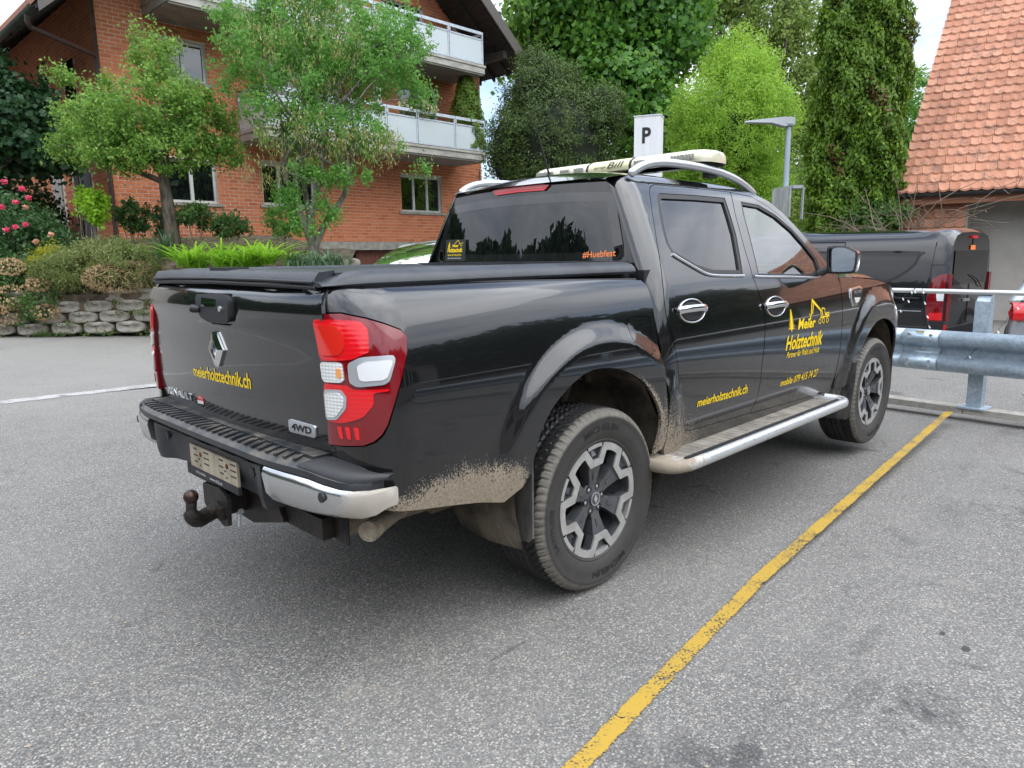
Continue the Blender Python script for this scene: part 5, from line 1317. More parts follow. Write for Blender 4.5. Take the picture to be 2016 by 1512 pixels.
# balconies
def balcony(s0, s1, z0, posts, name='balcony', under=.0):
    pj = -1.5
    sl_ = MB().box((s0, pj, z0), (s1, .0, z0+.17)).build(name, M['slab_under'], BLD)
    MB().box((s0-.03, pj-.03, z0+.05), (s1+.03, pj+.03, z0+.24)).box((s0-.03, pj+.03, z0+.05), (s0+.03, -.0, z0+.24)).box((s1-.03, pj+.03, z0+.05), (s1+.03, .0, z0+.24)).build('slab_edge', M['slab'], sl_, None, .006)
    MB().box((s0-.06, pj-.06, z0+.24), (s1+.06, pj+.05, z0+.31)).box((s0-.06, pj+.05, z0+.24), (s0+.05, 0, z0+.31)).box((s1-.05, pj+.05, z0+.24), (s1+.06, 0, z0+.31)).build('slab_coping', M['slab'], sl_, None, .006)
    zt = z0+1.33; zl = z0+.33; yb = pj-.0
    segs = list(zip(posts[:-1], posts[1:]))
    for a, b in segs:
        rp = MB().box((a+.01, yb-.045, zt-.09), (b-.01, yb+.005, zt)).box((a+.01, yb-.04, zl), (b-.01, yb, zl+.06)).box((a+.01, yb-.04, zt-.26), (b-.01, yb, zt-.22)).box((a+.01, yb-.04, zl+.06), (a+.055, yb, zt-.09)).box((b-.055, yb-.04, zl+.06), (b-.01, yb, zt-.09)).build('railing', M['rail_steel'], sl_, None, .004)
        MB().box((a+.05, yb-.025, zl+.05), (b-.05, yb-.015, zt-.24)).build('glass_panel', M['frosted'], rp)
    for p in posts: MB().box((p-.03, yb+.01, z0+.2), (p+.03, yb+.06, zt-.02)).build('post', M['rail_steel'], sl_)
    for s in (s0, s1):
        rp = MB().box((s-.02, yb+.05, zt-.09), (s+.02, -.02, zt)).box((s-.02, yb+.05, zl), (s+.02, -.02, zl+.06)).box((s-.02, yb+.05, zl+.06), (s+.02, yb+.10, zt-.09)).box((s-.02, -.07, zl+.06), (s+.02, -.02, zt-.09)).build('railing', M['rail_steel'], sl_, None, .004)
        MB().box((s-.006, yb+.08, zl+.05), (s+.006, -.05, zt-.22)).build('glass_panel', M['frosted'], rp)
    return sl_
BLO = balcony(3.36, 11.25, 4.53, [3.38,4.7,6.0,7.2,8.36,9.9,11.23])
BUP = balcony(1.12, 11.25, 7.30, [1.14,2.6,4.1,5.6,6.9,8.0,9.75,11.23])
MB().box((6.95,-1.42,4.78),(7.12,-1.25,7.28)).build('balcony_column', M['slab'], BLD)
# roof
def roof_slab(s_e, s_r, z_e, z_r, y0, y1, th, name, m, dz=0):
    return MB().prism([(s_e, z_e+dz), (s_r, z_r+dz), (s_r, z_r+dz+th), (s_e, z_e+dz+th)], y0, y1, 1).build(name, m, BLD)
for sg in (1, -1):
    se = 6.2+sg*6.95 if sg > 0 else -1.62; ze = 13.75-.83*6.95 if sg > 0 else 6.85
    roof_slab(se, 6.2, ze-.22, 13.53, -1.75, 12.2, .05, 'soffit', M['dark_wood'])
    roof_slab(se+sg*.03, 6.2, ze-.18, 13.58, -1.80, 12.25, .16, 'roof_covering', M['tile'])
    MB().prism([(se, ze-.40), (6.2, 13.35), (6.2, 13.78), (se, ze+.03)], -1.87, -1.80, 1).build('verge_board', M['verge'], BLD)
    MB().prism([(se, ze-.34), (6.2, 13.41), (6.2, 13.55), (se, ze-.20)], -1.70, -1.60, 1).build('barge_rafter', M['dark_wood'], BLD)
    for k in range(18):
        y = -.9+k*.72; MB().prism([(se-sg*.02, ze-.36), (6.2, 13.39), (6.2, 13.53), (se-sg*.02, ze-.22)], y, y+.10, 1).build('rafter', M['dark_wood'], BLD)
for s, z in ((.25,8.38),(12.2,8.33),(3.2,10.8),(9.2,10.8)): MB().box((s-.1,-1.6,z-.32),(s+.1,0,z-.1)).build('purlin', M['dark_wood'], BLD, None, .01)
gz0 = 6.50; V = []; F = []
for y in (-1.8, 12.2):
    for k in range(9): a = pi+pi*k/8; V.append((-1.68+.085*math.cos(a), y, gz0+.09+.085*math.sin(a)))
mobj('gutter', V, [(k, k+1, k+10, k+9) for k in range(8)], M['gutter'], BLD)
MB().tube([(-1.68,-1.2,gz0+.02),(-1.68,-1.15,gz0-.12),(-1.62,-1.1,gz0-.20),(-.16,-.15,gz0-.30),(-.08,-.06,gz0-.36),(-.08,-.05,gz0-1.2)], .055, 12).tube([(-.08,-.05,gz0-1.2),(-.08,-.05,1.7)], .05, 12).build('downpipe', M['pipe_brown'], BLD, 50)
MB().tube([(12.35,-.05,2.0),(12.35,-.05,4.5)], .012, 6).build('climbing_rod', M['wire'], BLD)
for k in range(8): MB().box((12.2,-.06,2.3+k*.28),(12.5,-.04,2.315+k*.28)).build('climbing_rung', M['wire'], BLD)
def WL(s, off, z): return P0+U*s-Vv*off+Vector((0, 0, z))
# things on the balconies
def cone_tree(name, label, loc, h, r0, lm, seed, pot):
    r = np.random.default_rng(seed); t = thing(name, label, 'potted tree', loc)
    n = 16000; z = r.random(n)**1.25; a = r.random(n)*2*pi; lump = 1+.10*np.sin(a*5+z*17)+.07*np.sin(a*9-z*31); rad = r0*np.sin((1-z)**.75*pi*.5)*lump*(.80+.22*r.random(n))
    P = np.stack([rad*np.cos(a), rad*np.sin(a), .28+z*h], 1); leaves('foliage', P, .075, LM[lm], t, r, .45, .3, np.stack([np.cos(a), np.sin(a), a*0+.4], 1), 1.2)
    MB().tube([(0,0,.1),(0,0,h*.8)], .03, 6).build('trunk', M['bark'], t)
    MB().lathe([(.16,0),(.20,.26),(.215,.26),(.215,.30),(.17,.30),(.16,.27)], (0,0,0), 2, 20).build('pot', pot, t, 40)
    return t
cone_tree('potted_spruce', 'cone shaped dwarf conifer rising above the lower balcony railing at its right end', WL(10.92,1.0,4.70), 2.6, .62, 'spruce', 5, M['pot'])
p = WL(8.55,1.35,5.88); bush('balcony_flowers', 'bush of cream flowers spilling over the lower balcony railing', [(p.x,p.y,p.z,.75,.3,.28)], 120, 16, .16, .055, 'hedge', base=WL(8.5,1.2,4.72), seed=9, cat='flowers')
r_ = np.random.default_rng(21); par = D.objects['balcony_flowers']; c_, u_ = clumps(r_, [(.05,-.15,1.22,.78,.32,.28)], 420, .7); leaves('blossom', c_, .075, LM['cream'], par, r_, .9, .6)
MB().box((-.6,-.12,.0),(.6,.12,.22)).build('planter', M['pot'], par, None, .01)
for s, m_, nm, lb, hh in ((9.55,'pot','potted_plant','terracotta pot with a thin bare stem behind the lower balcony glass',.9),(10.15,'pot_blue','potted_plant','blue pot with round green herb behind the lower balcony glass',.35)):
    t = thing(nm, lb, 'potted plant', WL(s,1.15,4.70)); MB().lathe([(.10,0),(.15,.22),(.16,.22),(.16,.25),(.12,.25)], (0,0,0), 2, 16).build('pot', M[m_], t, 40)
    if hh > .5: MB().tube([(0,0,.2),(.03,0,.7),(-.05,0,1.05)], .01, 5).build('stem', M['twig'], t)
    else: crown(t, np.random.default_rng(4), [(0,0,.40,.2,.2,.17)], 40, 14, .08, .045, LM['lime'], 'foliage')
# ================================================================ GARDEN TERRACE AND PLANTER STONE WALL
WA, WB_ = Vector((-3.2, 17.6, 0)), Vector((5.25, 9.75, 0)); WD = (WB_-WA).normalized(); WN = Vector((-WD.y, WD.x, 0)); WN = WN if WN.y > 0 else -WN
def gh(x, y):
    p = Vector((x, y, 0))-WA; s = p.dot(WD); d = p.dot(WN); L = (WB_-WA).length; t = s/L
    z = .76+.10*t; z += .50*sst((d-.35)/.6); z += .20*sst((d-1.0)/.9)+.42*sst((d-1.8)/2.4)
    return z, d, s
V = []; F = []; nx, ny = 44, 26; L = (WB_-WA).length
for i in range(nx+1):
    for j in range(ny+1):
        s = -1+(L+1.15)*i/nx; q = WA+WD*s; d = .30+7.5*(j/ny)**1.4
        lim = WL(6.3, 0, 0); p = q+WN*d
        z = gh(p.x, p.y)[0]+.03*math.sin(p.x*3.1+p.y*2.3)+.02*math.sin(p.x*7+p.y*5)
        if p.x > 6.3+ (17-p.y)*.05: z = -.3 if p.x > 6.6 else z
        V.append((p.x, p.y, z))
for i in range(nx):
    for j in range(ny): F.append((i*(ny+1)+j, (i+1)*(ny+1)+j, (i+1)*(ny+1)+j+1, i*(ny+1)+j+1))
mobj('garden_terrace', V, F, M['soil'])['kind'] = 'structure'
WALLT = thing('planter_stone_wall', 'low retaining wall of stacked round grey concrete planter stones below the garden', 'wall', WA, math.atan2(WD.y, WD.x))
def stone_mesh(seed, w_, h_, d_):
    r = random.Random(seed); prof = []; n = 18; V = []; F = []
    for k in range(n):
        a = 2*pi*k/n; c, s = math.cos(a), math.sin(a); x = w_/2*(abs(c)**.85)*(1 if c > 0 else -1); z = h_/2*(abs(s)**.62)*(1 if s > 0 else -1)*(1.0 if s > 0 else .92)
        prof.append((x+r.uniform(-.006, .006), z+r.uniform(-.004, .004)))
    for y, k in ((d_, .97), (.03, 1.0), (.0, .96), (-.018, .80), (-.026, .45)):
        for x, z in prof: V.append((x*k, y+ (0 if k < .97 else 0)+abs(x)*.35*(abs(x)/w_*2)**1.2, z*k))
    for i in range(4):
        for j in range(n): F.append((i*n+j, i*n+(j+1) % n, (i+1)*n+(j+1) % n, (i+1)*n+j))
    F.append(tuple(4*n+j for j in range(n)))
    me = D.meshes.new('planter_stone'); me.from_pydata(V, [], F); me.update(); me.shade_smooth(); me.materials.append(M['planter']); return me
SM = [stone_mesh(k, .585, .235, .30) for k in range(5)]
jr = random.Random(8); jw = -1 if WN.y > 0 and (Matrix.Rotation(math.atan2(WD.y, WD.x), 3, 'Z') @ Vector((0, 1, 0))).dot(WN) < 0 else 1
def put_stone(s, d, z):
    o = D.objects.new('planter_stone', SM[jr.randrange(5)]); COL.objects.link(o); o.parent = WALLT
    o.location = (s+jr.uniform(-.02, .02), jw*d, z); o.rotation_euler = (jr.uniform(-.05, .05), jr.uniform(-.05, .05), jr.uniform(-.08, .08)+(0 if jw > 0 else pi))
for row in range(4):
    k = 0
    while True:
        s = 1.2+k*.63+(.315 if row % 2 else 0); k += 1
        if s > L+.1: break
        if row == 3 and jr.random() < .25: continue
        put_stone(s, .0+row*.06, .09+row*.205+.006*s)
for k in range(14): put_stone(6.0+k*.42, 1.35, 1.26+.002*k)
for k in range(7): put_stone(9.0+k*.42, 1.28, 1.07)
mb = MB(); 
mb.box((0, jw*.22 if jw > 0 else -.36, 0), (L, jw*.36 if jw > 0 else -.22, .78)); mb.build('earth_fill', M['soil'], WALLT)
# ================================================================ RIGHT HOUSE WITH THE TILED ROOF
HA = Vector((15.98, 2.93, 2.66)); he = Vector((math.cos(math.radians(-74)), math.sin(math.radians(-74)), 0)); hh = Vector((math.cos(math.radians(16)), math.sin(math.radians(16)), 0))
HS = thing('tiled_house', 'house with steep orange clay tile roof over a grey wall, behind the van', 'house', (HA.x, HA.y, 0))
pit = math.radians(50); us = hh*math.cos(pit)+Vector((0, 0, math.sin(pit))); nrm = he.cross(us); nrm = nrm if nrm.z > 0 else -nrm
def hp_(e, s, n=0): p = HA+he*e+us*s+nrm*n; return (p.x-HA.x, p.y-HA.y, p.z)
TWd, TEx = .205, .268
def tile_geo():
    V = []; F = []; n = 6
    # a shallow pan tile: rolled right edge, rounded lower edge
    for j, (s, lift) in enumerate(((-.035, .036), (.0, .040), (TEx+.03, .006))):
        for i in range(n+1):
            t = i/n; x = t*(TWd-.004); roll = .016*math.exp(-((t-.93)/.10)**2)+.004*math.cos(t*pi*2)
            so = -.030*math.sin(pi*min(1, t*1.05))**.8+.02 if j < 2 else 0
            V.append((x, s+so, lift+roll-(.0 if j else .022)))
    for j in range(2):
        for i in range(n): F.append((j*(n+1)+i, j*(n+1)+i+1, (j+1)*(n+1)+i+1, (j+1)*(n+1)+i))
    return V, F
TV, TF = tile_geo()
RM = Matrix((he.to_tuple(), us.to_tuple(), nrm.to_tuple())).transposed()
me = D.meshes.new('roof_tile'); me.from_pydata([tuple(RM @ Vector(v)) for v in TV], [], TF); me.update(); me.shade_smooth(); me.set_sharp_from_angle(angle=math.radians(35)); me.materials.append(M['tile'])
if (RM @ Vector((0, 0, 1))).dot(me.polygons[8].normal) < 0: me.flip_normals()
tl = []
for r_ in range(31):
    e0 = .85*r_*TEx/6.72-.10
    for c in range(62): tl.append((e0+c*TWd, r_*TEx, c, r_))
sing = sorted(tl, key=lambda q: (q[2] > 11, q[3] > 27, q[2]+q[3]*.3))[:300]; ss_ = {(q[2], q[3]) for q in sing}
mbt = MB(); jr = random.Random(4)
for e, s, c, r_ in tl:
    off = hp_(e+jr.uniform(-.003, .003), s+jr.uniform(-.005, .005), jr.uniform(-.002, .004))
    if (c, r_) in ss_:
        o = D.objects.new('roof_tile', me); COL.objects.link(o); o.parent = HS; o.location = off
    else: mbt.add([tuple(Vector(off)+RM @ Vector(v)) for v in TV], TF if True else 0)
o = mobj('roof_tiles', mbt.v, mbt.f, M['tile'], HS); o['kind'] = 'stuff'; o.data.set_sharp_from_angle(angle=math.radians(35))
if o.data.polygons[8].normal.z < 0: o.data.flip_normals()
V = [hp_(-.06, -.05, -.02), hp_(12.8, -.05, -.02), hp_(13.8, 8.4, -.02), hp_(1.06, 8.4, -.02), hp_(0, -.05, -.22), hp_(12.8, -.05, -.22), hp_(13.8, 8.4, -.22), hp_(1.06, 8.4, -.22)]
mobj('roof_deck', V, [(0,1,2,3),(7,6,5,4),(0,4,5,1),(1,5,6,2),(2,6,7,3),(3,7,4,0)], M['dark_wood'], HS, False)
def hb(name, e0, e1, d0, d1, z0, z1, m, bev=0):
    P = [he*e+hh*d for e, d in ((e0, d0), (e1, d0), (e1, d1), (e0, d1))]; mb = MB()
    mb.add([(p.x, p.y, z0) for p in P]+[(p.x, p.y, z1) for p in P], [(0,3,2,1),(4,5,6,7),(0,1,5,4),(1,2,6,5),(2,3,7,6),(3,0,4,7)])
    return mb.build(name, m, HS, None, bev)
V = []
for e in (-.05, 12.8):
    for k in range(9): a = pi+pi*k/8; q = he*e+hh*(-.10+.075*math.cos(a)); V.append((q.x, q.y, 2.60+.075*math.sin(a)))
mobj('gutter', V, [(k, k+1, k+10, k+9) for k in range(8)], M['plastic'], HS)
hb('fascia_board', 0, 12.8, -.02, .02, 2.38, 2.60, mat('orange_brown_board', (.30, .12, .06), .7))
hb('soffit', 0, 12.8, .02, .95, 2.52, 2.56, M['dark_wood'])
hb('wall', 1.35, 12.6, .95, 1.2, -.5, 2.56, M['plaster'])
hb('wall', .1, 1.35, .30, 1.2, -.5, 2.50, M['plaster'])
hb('rear_wall', 2.6, 12.6, 8.0, 8.3, -.5, 8.6, M['plaster'])
for r_ in range(7):
    for c in range(6):
        V = [tuple(he*(.08+c*TWd+v[0])+hh*(.28-v[2]*.9)+Vector((0, 0, 1.02+r_*.215+v[1]*.8))) for v in TV]
        o = mobj('wall_tile', V, TF, M['tile'], HS); o.data.set_sharp_from_angle(angle=math.radians(35))
# ================================================================ GUARD RAIL
GR = thing('guard_rail', 'galvanised steel crash barrier with a round top rail in front of the truck', 'guard rail', (5.0, 0, 0), math.radians(-5))
prof = [(.0,.305),(-.028,.325),(-.036,.36),(-.030,.40),(-.085,.425),(-.088,.445),(-.085,.465),(-.02,.49),(-.02,.505),(-.085,.53),(-.088,.55),(-.085,.57),(-.030,.595),(-.036,.635),(-.028,.67),(.0,.69)]
prof = [(-.010,.315),(-.060,.335),(-.085,.365),(-.085,.405),(-.060,.435),(-.012,.465),(-.005,.495),(-.012,.525),(-.060,.555),(-.085,.585),(-.085,.625),(-.060,.655),(-.010,.675)]
prof = [(a, .315+(z-.315)*.98) for a, z in smoothpts(prof, 3)]
def beam(y0, y1, dx):
    n = len(prof); V = []
    for y in (y0, y1):
        for a, z in prof: V.append((a+dx, y, z))
    F = [(i, i+1, n+i+1, n+i) for i in range(n-1)]
    o = mobj('beam', V, F, M['galv'], GR); md = o.modifiers.new('s', 'SOLIDIFY'); md.thickness = .004; return o
beam(2.6, -.86, -.06); beam(-.72, -8, -.066); beam(-.60, -.90, -.071)
for y in (-1.17, -4.6, 1.9):
    z0 = -.30 if False else 0
    MB().box((-.005,y-.058,.0),(.09,y+.058,.93)).build('post', M['galv'], GR, None, .006)
    MB().prism([(-.005,.93),(.09,.93),(.09,.98),(.04,.985)], y-.05, y+.05, 1).build('post_cap', M['galv'], GR, None, .003)
    MB().box((-.06,y-.11,.0),(.15,y+.11,.014)).build('foot_plate', M['galv'], GR, None, .002)
MB().tube([(.03,2.7,1.005),(.03,-8,1.005)], .021, 14).build('top_rail', mat('pale_top_rail', (.62, .62, .60), .35, .4), GR, 50)
for y, z in ((-.66,.636),(-.84,.634),(-.66,.592),(-.84,.588),(-.66,.40),(-.84,.40),(-.66,.355),(-.84,.352),(-.76,.50)):
    MB().lathe([(.015,0),(.014,-.007),(.005,-.010)], (-.155 if z != .5 else -.082, y, z), 0, 10).build('bolt', M['alu'], GR, 40)
MB().box((-.158,-.785,.648),(-.150,-.715,.665)).build('inspection_label', mat('yellowed_label', (.45,.38,.12), .6), GR)
t = thing('stair_handrail', 'short galvanised handrail leaving the guard rail post towards the right', 'handrail', (5.06,-1.42,0), math.radians(-8))
MB().tube([(0,0,.30),(.05,-.05,.31),(.45,-.75,.44),(.9,-1.6,.60)], .017, 10).tube([(.05,-.05,.14),(.25,-.30,.15)], .010, 8).tube([(.10,-.12,.32),(.12,-.12,.02)], .006, 6).build('handrail', M['galv'], t, 50)
FN = thing('mesh_fence', 'low wire mesh beside the handrail at the right edge', 'fence', (5.2,-1.55,0), 0); 
mbf = MB()
for k in range(26): mbf.tube([(k*.03,-k*.055,.0),(k*.03,-k*.055,.42)], .0022, 4)
for k in range(11): mbf.tube([(0,0,.02+k*.04),(.78,-1.43,.02+k*.04)], .0022, 4)
raw(mbf, 'wire_mesh', M['galv'], FN, 'stuff')
# hanging fairy lights
FL = thing('fairy_lights', 'loose string of small white fairy lights hung over the top rail', 'string lights', (5.0,0,0), math.radians(-5))
lines = [[(.00,-.62,1.028),(-.01,-.60,.96),(-.02,-.53,.86),(-.02,-.50,.80)],[(.00,-.68,1.028),(-.01,-.70,.95),(-.01,-.73,.84),(-.02,-.76,.72),(-.03,-.78,.69)],[(.02,-.35,1.025),(.01,-.48,.93),(.00,-.56,.98),(.0,-.62,1.028)],[(-.10,-.98,.36),(-.13,-1.10,.43),(-.12,-1.20,.55),(-.10,-1.28,.64),(.0,-1.36,.80),(.02,-1.48,1.02)],[(.02,-1.48,1.02),(0,-1.7,.85),(0,-1.9,.80),(.02,-2.2,.95)]]
mbw = MB(); bulbs = []
for ln in lines:
    sp = smoothpts(ln, 5); mbw.tube(sp, .0022, 5); bulbs += sp[2::5]
raw(mbw, 'wire', M['wire'], FL)
for b in bulbs: MB().tube([b,(b[0],b[1]-.012,b[2]-.022)], [.004,.007], 6).build('bulb', M['white'], FL)
# ================================================================ P SIGN, LAMP, BOX
a = math.radians(-66); t = thing('parking_sign', 'tall white box sign with a black letter P standing behind the truck', 'sign', (7.32, 4.13, 0), a)
# local x runs along the sign's face, y points away from the photographer
MB().box((-.04,0,0),(.36,.28,3.46)).build('sign_box', mat('white_sign_sheet', fn=var((.70,.71,.71),(.80,.81,.81),2.5,stretch=(3,3,.5)), rough=.45), t, None, .008)
v, f, lo, hi = text_mesh('P', .03); V = [(.085+x*.135, -.004, 3.06+(y-lo)/(hi-lo)*.235) for x, y in v]; mobj('letter_P', V, f, M['black'], t, False)
MB().box((-.05,-.01,3.46),(.37,.29,3.475)).build('sign_cap', M['white'], t, None, .003)
t = thing('street_lamp', 'grey blue street lamp with a flat angled head over the car park', 'street lamp', (12.0,3.85,-.2))
MB().tube([(0,0,0),(0,0,4.05)], [.07,.048], 14).tube([(0,0,2.55),(0,0,2.62)], .075, 14).build('pole', M['pole'], t, 50)
h = Vector((-.55,.62,0)).normalized(); s_ = Vector((-h.y,h.x,0)); V = []
for q, wd_, zt, zb in ((-.10,.07,4.16,4.02),(.10,.09,4.17,3.99),(.35,.10,4.15,4.06),(.75,.09,4.12,4.08),(.86,.05,4.11,4.085)):
    V += [tuple(h*q+s_*wd_+Vector((0,0,zb))), tuple(h*q-s_*wd_+Vector((0,0,zb))), tuple(h*q-s_*wd_*.8+Vector((0,0,zt))), tuple(h*q+s_*wd_*.8+Vector((0,0,zt)))]
mb = MB().add(V, [(i*4+j, i*4+(j+1) % 4, (i+1)*4+(j+1) % 4, (i+1)*4+j) for i in range(4) for j in range(4)]+[(3,2,1,0),(16,17,18,19)]); mb.build('lamp_head', M['lamp'], t, 50, .012)
MB().lathe([(.09,0),(.10,.02),(.10,.05),(.05,.07)], (0,0,4.0), 2, 16).build('lamp_joint', M['lamp'], t, 50)
t = thing('sign_back', 'weathered grey metal sign seen from behind on the lamp pole', 'sign', (12.0,3.85,2.05), math.radians(-35))
MB().box((-.10,-.33,0),(-.07,.33,.58)).build('panel', mat('stained_grey_sheet', fn=var((.28,.30,.29),(.46,.48,.46),6,stretch=(1,1,.4)), rough=.6), t, None, .004)
MB().box((-.06,-.36,.54),(.16,.36,.60)).box((.14,-.40,-.05),(.16,-.34,.56)).build('bracket', M['lamp'], t, None, .004)
# ================================================================ CARS
def car_mesh(L, W, H, prof, wsec):
    pass
def simple_car(name, label, loc, rz, paint, L=4.4, W=1.78, H=1.48, wagon=False, seed=1):
    t = thing(name, label, 'car', loc, rz)
    # side outline stations: x from rear (0) to front (L): belt height, roof height, half width
    xs = [0,.06,.25,.6,1.0,1.5,2.1,2.6,3.0,3.4,3.9,4.2,4.36,4.4]; k = L/4.4
    belt = [.72,.86,.96,.97,.965,.96,.95,.94,.93,.90,.82,.72,.60,.50]; hw = [.72,.80,.85,.88,.89,.89,.89,.89,.89,.88,.86,.80,.70,.60]; bot = [.40,.32,.24,.2,.2,.2,.2,.2,.2,.2,.2,.22,.28,.34]
    V = []; sec = 9
    for x, b, w_, z0 in zip(xs, belt, hw, bot):
        w_ = w_*W/1.78
        for y, z in ((w_*.80,z0),(w_*.95,z0+.05),(w_,z0+(b-z0)*.35),(w_*.985,z0+(b-z0)*.75),(w_*.90,b),(w_*.55,b+.035),(0,b+.05)): V.append((x*k,y,z))
        for y, z in ((w_*.55,b+.035),(w_*.90,b),(w_*.985,z0+(b-z0)*.75),(w_,z0+(b-z0)*.35),(w_*.95,z0+.05),(w_*.80,z0)): V.append((x*k,-y,z))
    n = 13; m = len(xs); F = [(i*n+j, i*n+(j+1) % n, (i+1)*n+(j+1) % n, (i+1)*n+j) for i in range(m-1) for j in range(n)]+[tuple(range(n)), tuple((m-1)*n+j for j in range(n))]
    bm = bmesh.new(); vv = [bm.verts.new(v) for v in V]; [bm.faces.new([vv[i] for i in f]) for f in F]
    bmesh.ops.recalc_face_normals(bm, faces=bm.faces); me = D.meshes.new('body'); bm.to_mesh(me); bm.free(); me.shade_smooth(); me.materials.append(paint)
    o = D.objects.new('body', me); COL.objects.link(o); o.parent = t; md = o.modifiers.new('s', 'SUBSURF'); md.levels = md.render_levels = 2
    # greenhouse surface G(u,v): u along the length, v around from left belt over the roof to the right belt
    gx = [.25,.55,.95,1.4,2.0,2.45,2.9,3.35] if not wagon else [.08,.22,.5,1.4,2.0,2.45,2.9,3.35]
    gh_ = [.97,1.16,1.36,1.44,1.47,1.44,1.27,.95] if not wagon else [.97,1.25,1.42,1.46,1.48,1.45,1.27,.95]
    def G(u, v, off=0):
        x = gx[0]+(gx[-1]-gx[0])*u; zr = herm(gx, gh_, x)*H/1.48; zb = .95; c = abs(2*v-1); a = min(1, (1-c)/.34); wb = .86*W/1.78; wr = .62*W/1.78
        if c > .66: y = wb+(wr-wb)*a*(zr-zb)/(H-zb); z = zb+(zr-zb)*(1-(1-a)**1.12)
        else: y = (wb+(wr-wb)*(zr-zb)/(H-zb))*(c/.66); z = zr+.035*(1-(c/.66)**2)
        return Vector((x*k, (y+off*(c > .5))*(1 if v > .5 else -1), z+off))
    N1, N2 = 40, 36; V = [tuple(G(i/N1, j/N2)) for i in range(N1+1) for j in range(N2+1)]
    mobj('cabin', V, [(i*(N2+1)+j, i*(N2+1)+j+1, (i+1)*(N2+1)+j+1, (i+1)*(N2+1)+j) for i in range(N1) for j in range(N2)], paint, t)
    def win(nm, u0, u1, v0, v1, m=None, off=.008, taper=0):
        V = []; a, b = 10, 8
        for i in range(a+1):
            for j in range(b+1):
                vv_ = v0+(v1-v0)*j/b; uu = u0+(u1-u0)*i/a; uu += taper*abs(vv_-.5)*0; V.append(tuple(G(uu, vv_, off)))
        return mobj(nm, V, [(i*(b+1)+j, i*(b+1)+j+1, (i+1)*(b+1)+j+1, (i+1)*(b+1)+j) for i in range(a) for j in range(b)], m or M['glass_van'], t)
    for sd in (0, 1):
        q = lambda a: a if not sd else 1-a
        win('side_window', .16, .37, q(.03), q(.145)); win('side_window', .39, .60, q(.03), q(.15)); win('side_window', .62, .80, q(.03), q(.125))
    win('windscreen', .73, .985, .18, .82, M['glass_car']); win('rear_window', .015 if wagon else .03, .17 if not wagon else .11, .20, .80)
    for x in (.78*k, 3.5*k):
        for y in (.80*W/1.78, -.80*W/1.78):
            wl = MB().lathe([(.20,-.09),(.29,-.10),(.315,-.08),(.315,.08),(.29,.10),(.20,.09)], (x,y,.315), 1, 28).build('wheel', M['rubber'], t, 40); MB().lathe([(.03,-.105),(.19,-.098),(.195,.098),(.03,.105)], (x,y,.315), 1, 20).build('rim', M['alu'], wl, 40)
    return t, G
c2_, G2 = simple_car('silver_car', 'silver car whose sloping windscreen shows left of the truck cab', (7.0,6.15,0), math.radians(190), M['silver_car'], H=1.62)
mb = MB()
c1_, G1 = simple_car('parked_car', 'silver car with a red oval tail light at the right edge behind the guard rail', (8.76,-1.47,-.27), math.radians(4), M['silver_car'])
for sd in (1,-1):
    V = []; o_ = smoothpts([(-.04,.74),(-.04,.90),(.05,.96),(.24,.93),(.28,.89),(.15,.79)], 3, True)
    V = [(x, (.84-abs(.2-x)*.35)*sd, z) for x, z in o_]; V2 = [(x, (.60+.0*x)*sd, z) for x, z in o_]; n = len(o_)
    bm = bmesh.new(); vv = [bm.verts.new(v) for v in V+V2]; bm.faces.new(vv[:n]); [bm.faces.new([vv[i], vv[(i+1) % n], vv[n+(i+1) % n], vv[n+i]]) for i in range(n)]
    bmobj('tail_light', bm, M['red'], c1_, 50)
# ---- the black van: local x = forward, origin at the rear left ground corner
VA = math.radians(86)
VN = thing('black_van', 'black panel van with dark side windows parked beyond the guard rail', 'van', (9.60,.29,-.27), VA)
def van_sec(x):
    """section from left sill over the roof, to the right sill"""
    H = herm([0,.06,.5,2,3.6,4.0,4.5,5.0], [1.90,1.945,1.955,1.965,1.94,1.70,1.25,.95], x) ; ins = herm([0,.1,.35,4.2,4.8,5.0], [.045,.012,.0,.0,.10,.25], x)
    lw = [(.03,.28),(-.005,.40),(-.015,.62),(-.012,.95),(.0,1.08),(.045,1.40),(.095,1.66),(.15,1.80),(.25,1.90),(.45,1.945),(.975,1.965)]
    s = [(y+ins*(1-(y/.975)), z if z < .95 else .95+(z-.95)*(H-.95)/(1.965-.95)) for y, z in lw]
    return s
def van_pt(x, t_, off=0):
    s = van_sec(x); n = len(s)-1; i = min(int(t_), n-1); f = t_-i; y = s[i][0]+(s[i+1][0]-s[i][0])*f; z = s[i][1]+(s[i+1][1]-s[i][1])*f
    return y, z
xs = [0,.02,.06,.12,.3,.6,1.2,2,3,3.6,3.8,4.0,4.2,4.5,4.8,4.95,5.0]; V = []; n = 21
for x in xs:
    s = van_sec(x); full = s+[(1.95-y, z) for y, z in s[-2::-1]]; V += [(x, -y, z) for y, z in full]
n = len(full); F = [(i*n+j, i*n+j+1, (i+1)*n+j+1, (i+1)*n+j) for i in range(len(xs)-1) for j in range(n-1)]+[tuple(range(n)), tuple((len(xs)-1)*n+j for j in range(n))]
bm = bmesh.new(); vv = [bm.verts.new(v) for v in V]; [bm.faces.new([vv[i] for i in f]) for f in F]; VB = bmobj('body', bm, M['vanpaint'], VN, 32)
def Pvan(x, z):
    s = van_sec(x); y = herm([q[1] for q in s[:9]], [q[0] for q in s[:9]], z); return (x, y, z)
